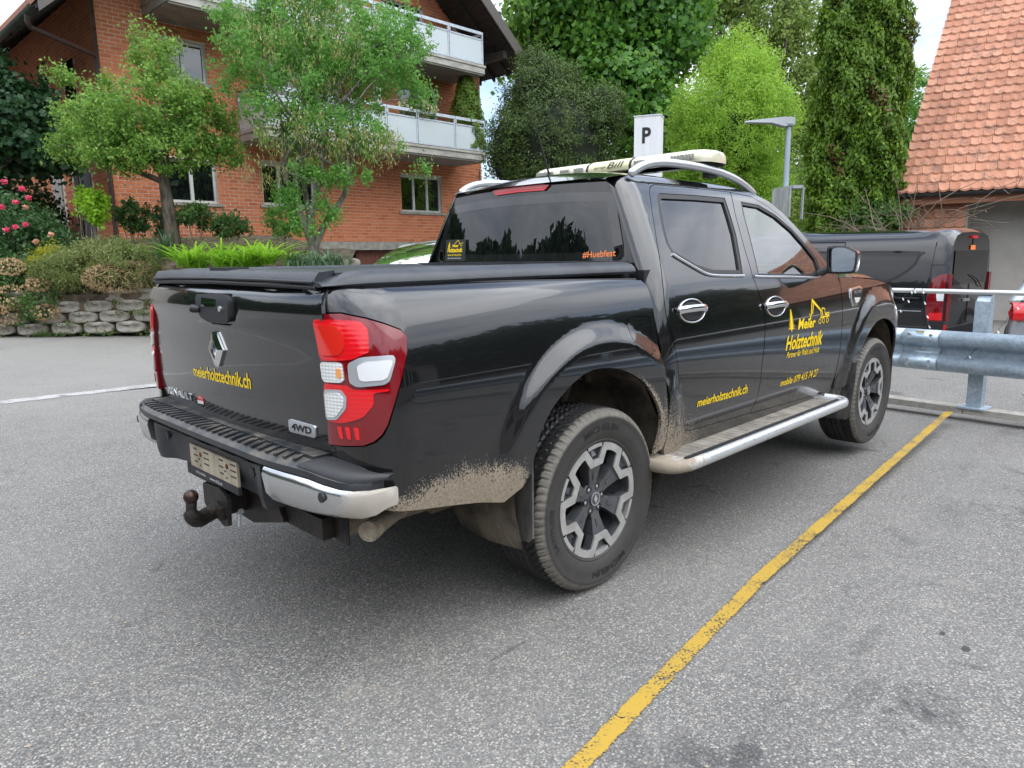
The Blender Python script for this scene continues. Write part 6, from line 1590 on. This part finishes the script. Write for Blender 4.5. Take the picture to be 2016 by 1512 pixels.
def vpanel(name, poly, m, off=.004, lip=.004, step=.08, par=None, holes=()):
    """left side of the van, local y=-Pvan.y means inside; the side faces +y in local space"""
    loops = dens(poly, step); pts = list(loops); ys_ = [p[1] for p in poly]; xs_ = [p[0] for p in poly]
    ed = [(i, (i+1) % len(loops)) for i in range(len(loops))]
    y = min(ys_)+step/2
    while y < max(ys_):
        x = min(xs_)+step/2
        while x < max(xs_):
            if pip(inset(poly, step*.3), x, y): pts.append((x, y))
            x += step
        y += step
    vo, _, fo, *_r = geometry.delaunay_2d_cdt([Vector(p) for p in pts], ed, [], 0, 1e-6)
    F = [tuple(f) for f in fo if pip(poly, sum(vo[i][0] for i in f)/3, sum(vo[i][1] for i in f)/3)]
    V = [(v[0], -Pvan(v[0], v[1])[1]+off, v[1]) for v in vo]
    F = [f if (Vector(V[f[1]])-Vector(V[f[0]])).cross(Vector(V[f[2]])-Vector(V[f[0]])).y > 0 else f[::-1] for f in F]
    return mobj(name, V, F, m, par or VN, True)
rw = smoothpts([(.42,1.62),(1.50,1.64),(1.505,1.60),(1.50,1.16),(.95,1.14),(.80,1.16),(.62,1.26),(.46,1.40),(.40,1.55)], 4, True)
vpanel('side_window_seal', rw, M['rubber'], .003); vpanel('side_window', inset(rw, .035), M['glass_van'], .006)
dw = smoothpts([(1.60,1.60),(1.62,1.64),(2.68,1.64),(2.70,1.60),(2.70,1.16),(2.66,1.13),(1.64,1.14),(1.60,1.18)], 3, True)
vpanel('side_window_seal', dw, M['rubber'], .003); vpanel('side_window', inset(dw, .035), M['glass_van'], .006)
fw = [(2.95,1.12),(2.95,1.60),(3.55,1.60),(4.02,1.12)]; vpanel('side_window', fw, M['glass_van'], .005)
def vline(name, pts, r=.006, m=None):
    V = [(x, -Pvan(x, z)[1]+.001, z) for x, z in pts]; return MB().tube(V, r, 6).build(name, m or M['black'], VN)
vline('door_seam', [(1.54,.45),(1.54,.9),(1.54,1.3),(1.54,1.66),(1.54,1.78)]); vline('door_seam', [(1.54,1.78),(2.2,1.79),(2.8,1.78)]); vline('door_seam', [(2.8,.45),(2.8,1.0),(2.8,1.78)])
vline('door_rail', [(.34,.93),(.8,.93),(1.5,.93)], .012); vline('side_moulding', [(.2,.50),(1.0,.50),(1.54,.50),(2.8,.50),(3.5,.5)], .018, M['plastic']); vline('side_moulding', [(.30,.74),(.85,.735),(1.5,.735)], .006, M['alu'])
vline('corner_seam', [(.24,.45),(.24,.9),(.23,1.3),(.21,1.75)]); vline('corner_seam', [(.02,1.42),(.12,1.42),(.23,1.42)])
vline('wheel_arch_edge', [(1.0+.42*math.cos(q), .33+.42*math.sin(q)) for q in [pi*k/10 for k in range(11)]], .015)
tlp = [(.015,.60),(.20,.60),(.235,.70),(.235,.95),(.19,1.22),(.10,1.28),(.015,1.30)]
vpanel('tail_light', tlp, M['dark_red'], .010); vpanel('red_lens', [(.02,.62),(.19,.62),(.20,.72),(.02,.73)], M['red'], .014); vpanel('white_lens', [(.02,.90),(.10,.90),(.12,1.06),(.02,1.08)], M['lens_white'], .014)
MB().box((-.03,-1.85,.30),(.10,-.10,.50)).build('rear_bumper', M['plastic'], VN, None, .03)
MB().box((-.012,-1.72,1.12),(-.004,-.24,1.62)).build('rear_window', M['glass_van'], VN, None, .003)
MB().box((-.010,-.975,.52),(-.002,-.967,1.8)).build('rear_door_seam', M['black'], VN)
for y in (-.115, -1.87): MB().box((-.028,y-.045,.60),(.03,y+.055,1.28)).build('tail_light', M['dark_red'], VN, None, .012)
MB().box((-.03,-1.10,1.80),(.02,-.86,1.84)).build('high_brake_light', M['red'], VN, None, .006); MB().box((-.018,-1.06,1.63),(-.010,-.86,1.70)).build('orange_sticker', M['orange'], VN)
MB().tube([(-.02,-1.5,1.05),(-.04,-1.2,1.18),(-.03,-.9,1.26)], .008, 6).build('wiper', M['black'], VN); MB().box((-.04,-.95,.86),(-.01,-.72,.90)).build('door_handle', M['alu'], VN, None, .006)
MB().box((-.02,-.105,.44),(.03,-.04,.55)).build('reflector', M['red'], VN, None, .004)
for x in (1.0, 4.1):
    for y in (-.13, -1.82):
        wl = MB().lathe([(.20,-.10),(.31,-.11),(.33,-.09),(.33,.09),(.31,.11),(.20,.10)], (x,y,.33), 1, 28).build('wheel', M['rubber'], VN, 40); MB().lathe([(.03,-.112),(.20,-.104),(.20,.104),(.03,.112)], (x,y,.33), 1, 20).build('rim', M['rim_dark'], wl, 40)
# ================================================================ TREES
a_ = EL
tree('apple_tree', 'apple tree with a leaning dark trunk and small green apples before the brick wall', WL(-.2,4.4,1.25) if False else at(340,475,15.0), at(322,300,14.6),
     [EL(180,235,14.6,.75,.75,.7),EL(290,215,14.4,1.0,.9,.85),EL(400,255,14.8,.75,.8,.62),EL(150,290,14.8,.50,.5,.42),EL(300,130,14.8,.55,.55,.5),EL(230,305,14.4,.75,.7,.35),EL(330,300,14.4,.75,.7,.38),EL(120,150,14.8,.28,.3,.2),EL(320,90,15,.28,.3,.35),EL(440,300,14.9,.42,.5,.3),EL(270,75,15,.15,.15,.3),EL(380,200,14.5,.6,.6,.5),EL(230,250,14.4,.8,.7,.55)],
     560, 60, .17, .074, 'apple', 'bark', .15, 16, 11, outw=.45, shell=.35)
ap = D.objects['apple_tree']; r_ = np.random.default_rng(5)
tree('laburnum_tree', 'tall laburnum with hanging seed pods and several slender trunks in front of the balconies', at(615,485,14.6), at(610,250,14.4),
     [EL(620,60,14.4,1.75,1.2,1.1),EL(500,120,14.4,.85,.8,.8),EL(740,110,14.4,1.0,.9,.75),EL(560,230,14.3,.95,.9,.65),EL(690,250,14.3,.95,.9,.6),EL(640,160,14.4,1.5,1.0,.8),EL(760,290,14.4,.45,.5,.28),EL(820,170,14.5,.42,.4,.3),EL(600,-40,14.6,1.7,1.2,.9),EL(690,345,14.4,.75,.5,.2),EL(840,330,14.6,.40,.3,.1),EL(610,330,14.2,.45,.45,.3),EL(600,430,14.2,.35,.35,.28),EL(640,400,14.2,.3,.3,.3),EL(560,380,14.3,.3,.3,.25),EL(480,40,14.5,.7,.7,.7),EL(790,60,14.5,.75,.7,.7)],
     760, 64, .17, .068, 'lab', 'bark_grey', .085, 26, 12, outw=.3, shell=.15, droop=.06, forks=[at(590,260,14.4),at(645,230,14.3),at(560,330,14.5),at(690,340,14.4)])
lb = D.objects['laburnum_tree']; r_ = np.random.default_rng(6)
el = [EL(620,90,14.2,1.9,1.2,1.1),EL(600,260,14.1,1.1,.9,.6),EL(720,280,14.2,.9,.8,.4),EL(530,330,14.2,.6,.5,.25)]
c_, u_ = clumps(r_, [(e[0]-lb.location.x,e[1]-lb.location.y,e[2]-lb.location.z,*e[3:]) for e in el], 700, .4)
k_ = np.repeat(np.arange(700), 7); P_ = c_[k_]+r_.normal(size=(4900,3))*np.array([.06,.06,.05]); P_[:,2] -= r_.random(4900)*.2
leaves('seed_pods', P_, .095, LM['pod'], lb, r_, .22, .2, axis=np.tile([0,0,-1.], (4900,1)))
tree('maple_tree', 'dark green maple hanging in from the left edge of the picture', at(-60,480,16), at(-40,300,16), [EL(20,250,16.5,1.25,1.2,1.15),EL(80,290,16.4,.62,.7,.62),EL(-60,200,16.5,1.3,1.3,1.2)], 330, 52, .30, .14, 'maple', 'bark', .16, 10, 13, asp=.9, outw=.8)
tree('broad_tree', 'huge bright green broadleaf tree filling the top centre behind the roof edge', (20.5,15.2,-.3), (20.5,15.2,6),
     [EL(1180,20,27,3.6,3,3.0),EL(1060,60,26.5,1.5,1.6,2.0),EL(1300,60,27,1.9,2,2.2),EL(1200,190,26.5,2.6,2.2,1.5),EL(1290,270,26.5,1.3,1.5,1.6),EL(1180,-120,27,3.2,3,2.2)], 900, 60, .55, .21, 'plane', 'bark', .34, 22, 14, asp=.95, outw=.9, shell=.55)
tree('yew_tree', 'wide dark yew with brownish tips between the brick house and the P sign', (13.6,11.6,-.3), (13.6,11.6,4.5),
     [EL(1095,300,20,1.75,1.6,1.9),EL(1060,190,20,1.0,1.0,1.0),EL(1180,230,20,.72,.8,.9),EL(1010,300,20,.75,.8,1.3),EL(1050,130,20,.42,.45,.5),EL(1110,160,20,.45,.5,.45)], 1500, 46, .20, .085, 'yew', 'bark', .2, 10, 15, asp=.35, outw=1.0, shell=.72, up=.3)
tree('willow_tree', 'bright yellow green feathery tree behind the street lamp', (19.6,8.6,-.3), (19.6,8.6,5),
     [EL(1440,270,22,1.9,1.7,2.4),EL(1465,150,22,.95,1,1.5),EL(1380,250,22,1.0,1,1.4),EL(1510,240,22,.95,1,1.3),EL(1420,130,22,.5,.5,.7),EL(1500,380,22,.9,.9,1.3),EL(1350,330,22,.7,.7,.9)], 1500, 56, .26, .095, 'birch', 'bark', .16, 22, 16, asp=.32, outw=.5, shell=.35)
tree('lime_tree', 'tall pale lime tree behind the bright feathery tree', (28.5,13,-.3), (28.5,13,7),
     [EL(1480,40,32,3.2,2.6,3.2),EL(1570,140,32,2.0,2,3.4),EL(1420,-80,32,3,2.5,2.4),EL(1590,330,32,1.4,1.5,3.0)], 1000, 50, .50, .17, 'back', 'bark', .3, 18, 17, asp=.6, outw=.8, shell=.5)
tree('far_tree', 'dark green tree between the thuja column and the tiled roof', (30,2.2,-.4), (30,2.2,4),
     [EL(1800,240,33,1.9,2,2.4),EL(1760,330,33,1.6,1.6,2.6),EL(1790,400,33,2,2,2.2)], 380, 50, .42, .19, 'plane', 'bark', .25, 8, 18, asp=.5, outw=.9, shell=.55)
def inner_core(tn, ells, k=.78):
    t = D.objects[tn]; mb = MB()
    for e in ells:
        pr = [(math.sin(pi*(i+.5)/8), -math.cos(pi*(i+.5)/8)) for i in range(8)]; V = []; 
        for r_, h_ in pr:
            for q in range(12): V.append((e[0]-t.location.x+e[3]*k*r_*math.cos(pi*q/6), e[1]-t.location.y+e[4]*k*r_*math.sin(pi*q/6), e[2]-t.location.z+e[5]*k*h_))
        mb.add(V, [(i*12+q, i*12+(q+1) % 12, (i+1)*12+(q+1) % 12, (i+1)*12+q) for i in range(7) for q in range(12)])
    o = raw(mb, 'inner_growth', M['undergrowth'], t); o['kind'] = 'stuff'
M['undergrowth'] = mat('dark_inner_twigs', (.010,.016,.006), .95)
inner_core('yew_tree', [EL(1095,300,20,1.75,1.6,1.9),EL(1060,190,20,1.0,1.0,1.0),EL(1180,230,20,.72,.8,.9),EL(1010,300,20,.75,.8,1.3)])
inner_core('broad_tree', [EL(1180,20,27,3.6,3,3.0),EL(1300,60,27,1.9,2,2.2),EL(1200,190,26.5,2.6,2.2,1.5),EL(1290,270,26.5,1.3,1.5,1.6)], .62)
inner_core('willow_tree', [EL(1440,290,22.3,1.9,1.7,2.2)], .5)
# thuja column: dense flat sprays over a solid dark heart
TH = thing('thuja_column', 'tall dense column shaped green thuja right of the street lamp', 'tree', (15.95,4.0,-.35))
r_ = np.random.default_rng(19); n = 74000; z = r_.random(n)*8.6; a = r_.random(n)*2*pi
R_ = .99*(1-.12*((z-3.6)/4.2)**2)*np.clip((9.6-z)/3.0, .25, 1)**.35
lump = 1+.10*np.sin(a*3+z*1.9)+.08*np.sin(a*7-z*3.1+1)+.06*np.sin(a*13+z*6.3)+.04*np.sin(a*5+z*11)
R_ = R_*lump*(.86+.16*r_.random(n)); P_ = np.stack([R_*np.cos(a), R_*np.sin(a), z], 1)
U_ = np.stack([np.cos(a), np.sin(a), a*0+.35], 1)
mk = (np.sin(a*4+z*2.2)+np.sin(a*2.1-z*1.3)*.8+r_.normal(size=n)*.25 > 1.72) & (z > 3)
leaves('foliage', P_[~mk], .105, LM['thuja'], TH, r_, .5, .4, U_[~mk], .9, axis=np.tile([0,0,1.], ((~mk).sum(),1))*.9+U_[~mk]*.5)
leaves('brown_sprays', P_[mk], .10, LM['thuja_b'], TH, r_, .5, .4, U_[mk], .9)
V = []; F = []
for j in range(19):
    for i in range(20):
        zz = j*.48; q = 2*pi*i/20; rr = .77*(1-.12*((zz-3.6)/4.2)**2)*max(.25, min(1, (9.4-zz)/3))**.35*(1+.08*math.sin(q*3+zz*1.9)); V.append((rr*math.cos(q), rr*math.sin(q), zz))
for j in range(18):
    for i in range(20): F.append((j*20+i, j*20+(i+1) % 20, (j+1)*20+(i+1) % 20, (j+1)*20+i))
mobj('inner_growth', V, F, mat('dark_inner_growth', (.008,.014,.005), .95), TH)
# low hedge behind the van and beyond
bush('hedge_bush', 'green bush behind the van beside the bare twigs', [EL(1745,425,16.5,.55,.5,.35),EL(1700,440,16.3,.5,.5,.3)], 90, 40, .16, .09, 'hedge', seed=22, base=(16,3.6,-.3))
TS = thing('bare_shrub', 'leafless tangled shrub sticking up behind the van roof', 'shrub', (14.2,2.2,-.3)); r_ = np.random.default_rng(23); mb = MB()
for k in range(26):
    a = Vector((r_.normal(0,.15), r_.normal(0,.2), 1.2)); e = Vector((r_.normal(0,.3)-.3, r_.normal(-.1,1.25), r_.uniform(2.0,3.2))); limb(mb, a, e, .014, .005, r_, .22, 6)
    for q in range(3):
        t_ = r_.uniform(.4,.95); b_ = a.lerp(e, t_); limb(mb, b_, b_+Vector((r_.normal(0,.3), r_.normal(0,.5), r_.uniform(-.1,.5))), .006, .002, r_, .2, 4)
raw(mb, 'twigs', M['twig'], TS)
bush('dark_hedge', 'dark hedge below the maple behind the roses', [EL(-20,450,19,1.6,1,1.0),EL(40,420,19,.9,.8,1.0)], 200, 44, .3, .12, 'maple', seed=29)
# ---- garden planting
def ground_at(px, py, Z, dz=0):
    p = at(px, py, Z); p.z = gh(p.x, p.y)[0]+dz; return p
RB = bush('rose_bush', 'rose bush with pink blooms at the left edge', [EL(10,440,14.6,.55,.5,.62),EL(45,540,14.3,.55,.5,.55),EL(80,470,14.5,.40,.4,.5),EL(-30,520,14.3,.6,.5,.8)], 230, 40, .17, .075, 'rose', seed=31, asp=.7)
r_ = np.random.default_rng(32)
for i, (px, py) in enumerate([(8,358),(43,372),(56,389),(31,398),(4,407),(30,447),(13,452),(50,442),(50,408),(100,462),(70,475)]):
    p = at(px, py, 13.95)-RB.location; P_ = np.tile(np.array(p), (26,1))+unit(r_,26)*.045*np.array([1,1,.8]); leaves('rose_bloom', P_, .055, LM['petal' if i < 8 else 'petal_o'], RB, r_, .95, .3, P_-np.array(p), 8)
bush('rose_shrub', 'green leafy shrub right of the pink roses', [EL(115,480,14.6,.36,.4,.36),EL(85,440,14.8,.25,.3,.3),EL(140,500,14.6,.28,.3,.28)], 110, 36, .14, .07, 'rose', seed=33)
bush('broom_bush', 'yellow flowering broom bush above the planter wall', [EL(95,505,14.2,.30,.35,.26),EL(70,520,14.2,.28,.3,.20)], 70, 44, .12, .06, 'broom', seed=34, asp=.3)
bush('heather_bush', 'wide grey green heather cushion with dry brown stems above the planter wall', [EL(170,528,14.0,.75,.6,.42),EL(255,525,14.0,.62,.6,.42),EL(110,545,14.0,.45,.5,.34),EL(210,500,14.2,.55,.5,.30)], 520, 44, .12, .075, 'lav', seed=35, asp=.22, shell=.7, up=.1, outw=.9)
r_ = np.random.default_rng(36); HB = D.objects['heather_bush']
c_, u_ = clumps(r_, [tuple(np.array(EL(250,545,13.9,.75,.5,.30)[:3])-np.array(HB.location))+(.8,.5,.32)], 1500, .8); leaves('dry_stems', c_, .10, LM['dry'], HB, r_, .12, .1)
bush('dry_flower_bush', 'low bush with faded beige flower heads at the far left on the wall', [EL(20,580,14.0,.55,.4,.42),EL(80,600,13.9,.42,.4,.32),EL(20,530,14.1,.35,.3,.25)], 120, 40, .13, .06, 'hedge', seed=37)
r_ = np.random.default_rng(38); DB = D.objects['dry_flower_bush']; q_ = [tuple(np.array(EL(x,y,13.75,.2)[:3])-np.array(DB.location))+(rr,.25,rr*.7) for x, y, rr in ((20,525,.26),(75,560,.22),(25,585,.36),(90,615,.25),(10,620,.3))]
c_, u_ = clumps(r_, q_, 1500, .7); leaves('flower_heads', c_, .05, LM['dry'], DB, r_, .8, .3)
def blades(name, label, centers, n, h, w_, lm, seed, lean=.5, cat='plant', droop=1.0):
    r = np.random.default_rng(seed); b = Vector(centers[0]); t = thing(name, label, cat, b); V = []; F = []
    for i in range(n):
        c = Vector(centers[r.integers(len(centers))])-b; a = r.random()*2*pi; d = Vector((math.cos(a), math.sin(a), 0)); s = Vector((-d.y, d.x, 0)); ck = r.integers(len(centers)); c = Vector(centers[ck])-b; hh_ = h*r.uniform(.45, 1.1)*(.82+.22*math.sin(ck*2.4)); ln = lean*r.uniform(.3, 1.3)*hh_
        o = c+Vector((r.normal(0, .05), r.normal(0, .05), -.02)); b0 = len(V); m_ = 5
        for k in range(m_+1):
            q = k/m_; p = o+d*(ln*q**1.3)+Vector((0, 0, hh_*(q-droop*.42*q**3))); ww = w_*(1-q**2.2)*(.6+.4*min(1, q*4))
            V += [tuple(p-s*ww/2+d*0), tuple(p+s*ww/2)]
        F += [(b0+2*k, b0+2*k+1, b0+2*k+3, b0+2*k+2) for k in range(m_)]
    mobj('leaves', V, F, LM[lm], t); return t
dc = [at(x, 520, 13.9) for x in range(352, 560, 13)]
blades('daylily_clump', 'long clump of bright yellow green daylily leaves before the brick wall', [p+Vector((random.Random(i).uniform(-.15,.15), random.Random(i+50).uniform(-.45,.12), random.Random(i+9).uniform(-.12,.02))) for i, p in enumerate(dc)], 620, .84, .042, 'day', 41, 1.55, droop=1.25)
ic = [at(x, 524, 13.7) for x in range(575, 680, 12)]
blades('iris_clump', 'grey green iris leaves at the right end of the garden', ic, 230, .52, .045, 'iris', 42, .55)
blades('yucca_plant', 'spiky dark green yucca left of the daylilies', [at(318,505,13.9), at(330,505,13.9)], 70, .62, .045, 'yucca', 43, .6, droop=.2)
for i, (nm, lb, px, py, Z, rx, rz, lm, sz) in enumerate([
    ('young_tree','young lime green sapling beside the downpipe',190,410,14.6,.22,.34,'lime',.09),
    ('wall_shrub','airy shrub against the brick wall right of the downpipe',262,425,15.3,.34,.34,'hedge',.08),
    ('wall_shrub','tall thin shrub under the left sill of the ground floor window',325,435,15.2,.24,.42,'rose',.07),
    ('wall_shrub','rounded shrub right under the window behind the daylilies',388,425,15.0,.34,.26,'hedge',.08),
    ('wall_shrub','low loose shrub between two ground floor windows',452,445,15.0,.36,.24,'hedge',.075),
    ('wall_shrub','green shrub leaning on the laburnum trunks',560,435,15.0,.38,.36,'lab',.07),
    ('lime_sapling','thin sapling with golden green tips left of the downpipe',165,400,14.9,.12,.28,'lime',.08)]):
    bush(nm, lb, [EL(px,py,Z,rx,rx,rz)], 48 if rx > .2 else 18, 30, .11, sz, lm, seed=50+i, base=ground_at(px,480,Z), group='shrubs along the house wall' if nm == 'wall_shrub' else None, outw=.3)
# small plants in the planter stones
r_ = np.random.default_rng(61); WP = thing('wall_weeds', 'small green and dry weeds growing between the planter stones', 'weeds', WA); V = []
for k in range(170):
    s = r_.uniform(2.6, L); d = r_.uniform(-.10, .10); q = WA+WD*s+WN*(d); zz = r_.choice([.01,.01,.2,.4,.6]); c = np.array((q.x-WA.x, q.y-WA.y, zz)); V.append(c+r_.normal(size=(22,3))*np.array([.07,.05,.035])+np.array([0,-.03,.03]))
leaves('weed_leaves', np.concatenate(V), .045, LM['hedge'], WP, r_, .5); leaves('dry_weeds', np.concatenate(V)[::3]+.02, .05, LM['dry'], WP, r_, .2)
WP['kind'] = 'stuff'
V = []
for k in range(900):
    s = r_.uniform(0, L-.3); d = r_.uniform(.25, 4.0); q = WA+WD*s+WN*d
    if q.x > 5.9: continue
    V.append(np.array((q.x, q.y, gh(q.x,q.y)[0]+.03))+r_.normal(size=(10,3))*np.array([.12,.12,.03]))
o = leaves('ground_cover', np.concatenate(V), .06, LM['lav'], None, r_, .4); props(o, 'low mixed ground cover on the garden soil', 'ground cover', None, 'stuff')
# ================================================================ far house left, surroundings seen in reflections
t = thing('far_house', 'distant house with an orange tiled roof at the top left corner', 'house', (-2,34,0), .2)
MB().box((-6,0,0),(3.0,8,8.0)).build('wall', M['plaster'], t); MB().prism([(-7,7.8),(-1.5,12.5),(4.0,7.8),(4.0,7.6),(-1.5,12.3),(-7,7.6)], -.6, 8.6, 1).build('roof', M['tile'], t)
def hill(name, az0, az1, dist, h, lm_, seed, cell=1.05):
    r = np.random.default_rng(seed); n = int(48000*min(1, (az1-az0)/110)); a = np.radians(r.uniform(az0, az1, n)); d = dist+r.uniform(0, 14, n); prof = h*(.84+.11*np.sin(a*9+seed)+.05*np.sin(a*23)+.02*np.sin(a*61))*r.uniform(.93, 1.0, n)
    z = prof*r.random(n)**.5*np.clip(1-(np.abs(d-dist-7)-5).clip(0)/4, .5, 1); P = np.stack([np.cos(a)*d, np.sin(a)*d, z], 1); o = leaves(name, P, cell, LM[lm_], None, r, .8); o['kind'] = 'stuff'; return o
props(hill('wooded_bank', 96, 160, 44, 15.5, 'maple', 73), 'tall dark wooded slope left of the brick house', 'woodland')
props(hill('wooded_bank', 160, 335, 42, 14.5, 'maple', 71), 'dark wooded bank around the car park behind the photographer', 'woodland')
props(hill('wooded_bank', -30, 70, 48, 8.5, 'plane', 72), 'green trees closing the view behind the houses', 'woodland')
V = []; n = 60
for k in range(n+1):
    a = math.radians(98+262*k/n); V += [(50*math.cos(a), 50*math.sin(a), -.1), (54*math.cos(a), 54*math.sin(a), (11.5 if a < 2.8 else 10.2)+.8*math.sin(a*9))]
mobj('wooded_slope', V, [(2*k, 2*k+1, 2*k+3, 2*k+2) for k in range(n)], mat('dark_undergrowth', (.012,.022,.008), .95))['kind'] = 'structure'
t = thing('garage_building', 'pale rendered garage with dark windows, seen only reflected in the truck side', 'building', (4.5,-13.5,0), math.radians(-28))
MB().box((-7,-6,0),(9,0,3.3)).build('wall', M['plaster'], t); MB().box((-7.4,-6.4,3.3),(9.4,.4,3.55)).build('roof', M['dark_wood'], t)
for x in (-5,-1.6,1.8,5.2): MB().box((x,-.01,1.1),(x+2.3,.02,2.6)).build('window', M['glass_van'], t); MB().box((x-.08,-.01,1.02),(x+2.38,.012,2.68)).build('window_frame', M['lamp'], t)
bpy.context.view_layer.update()
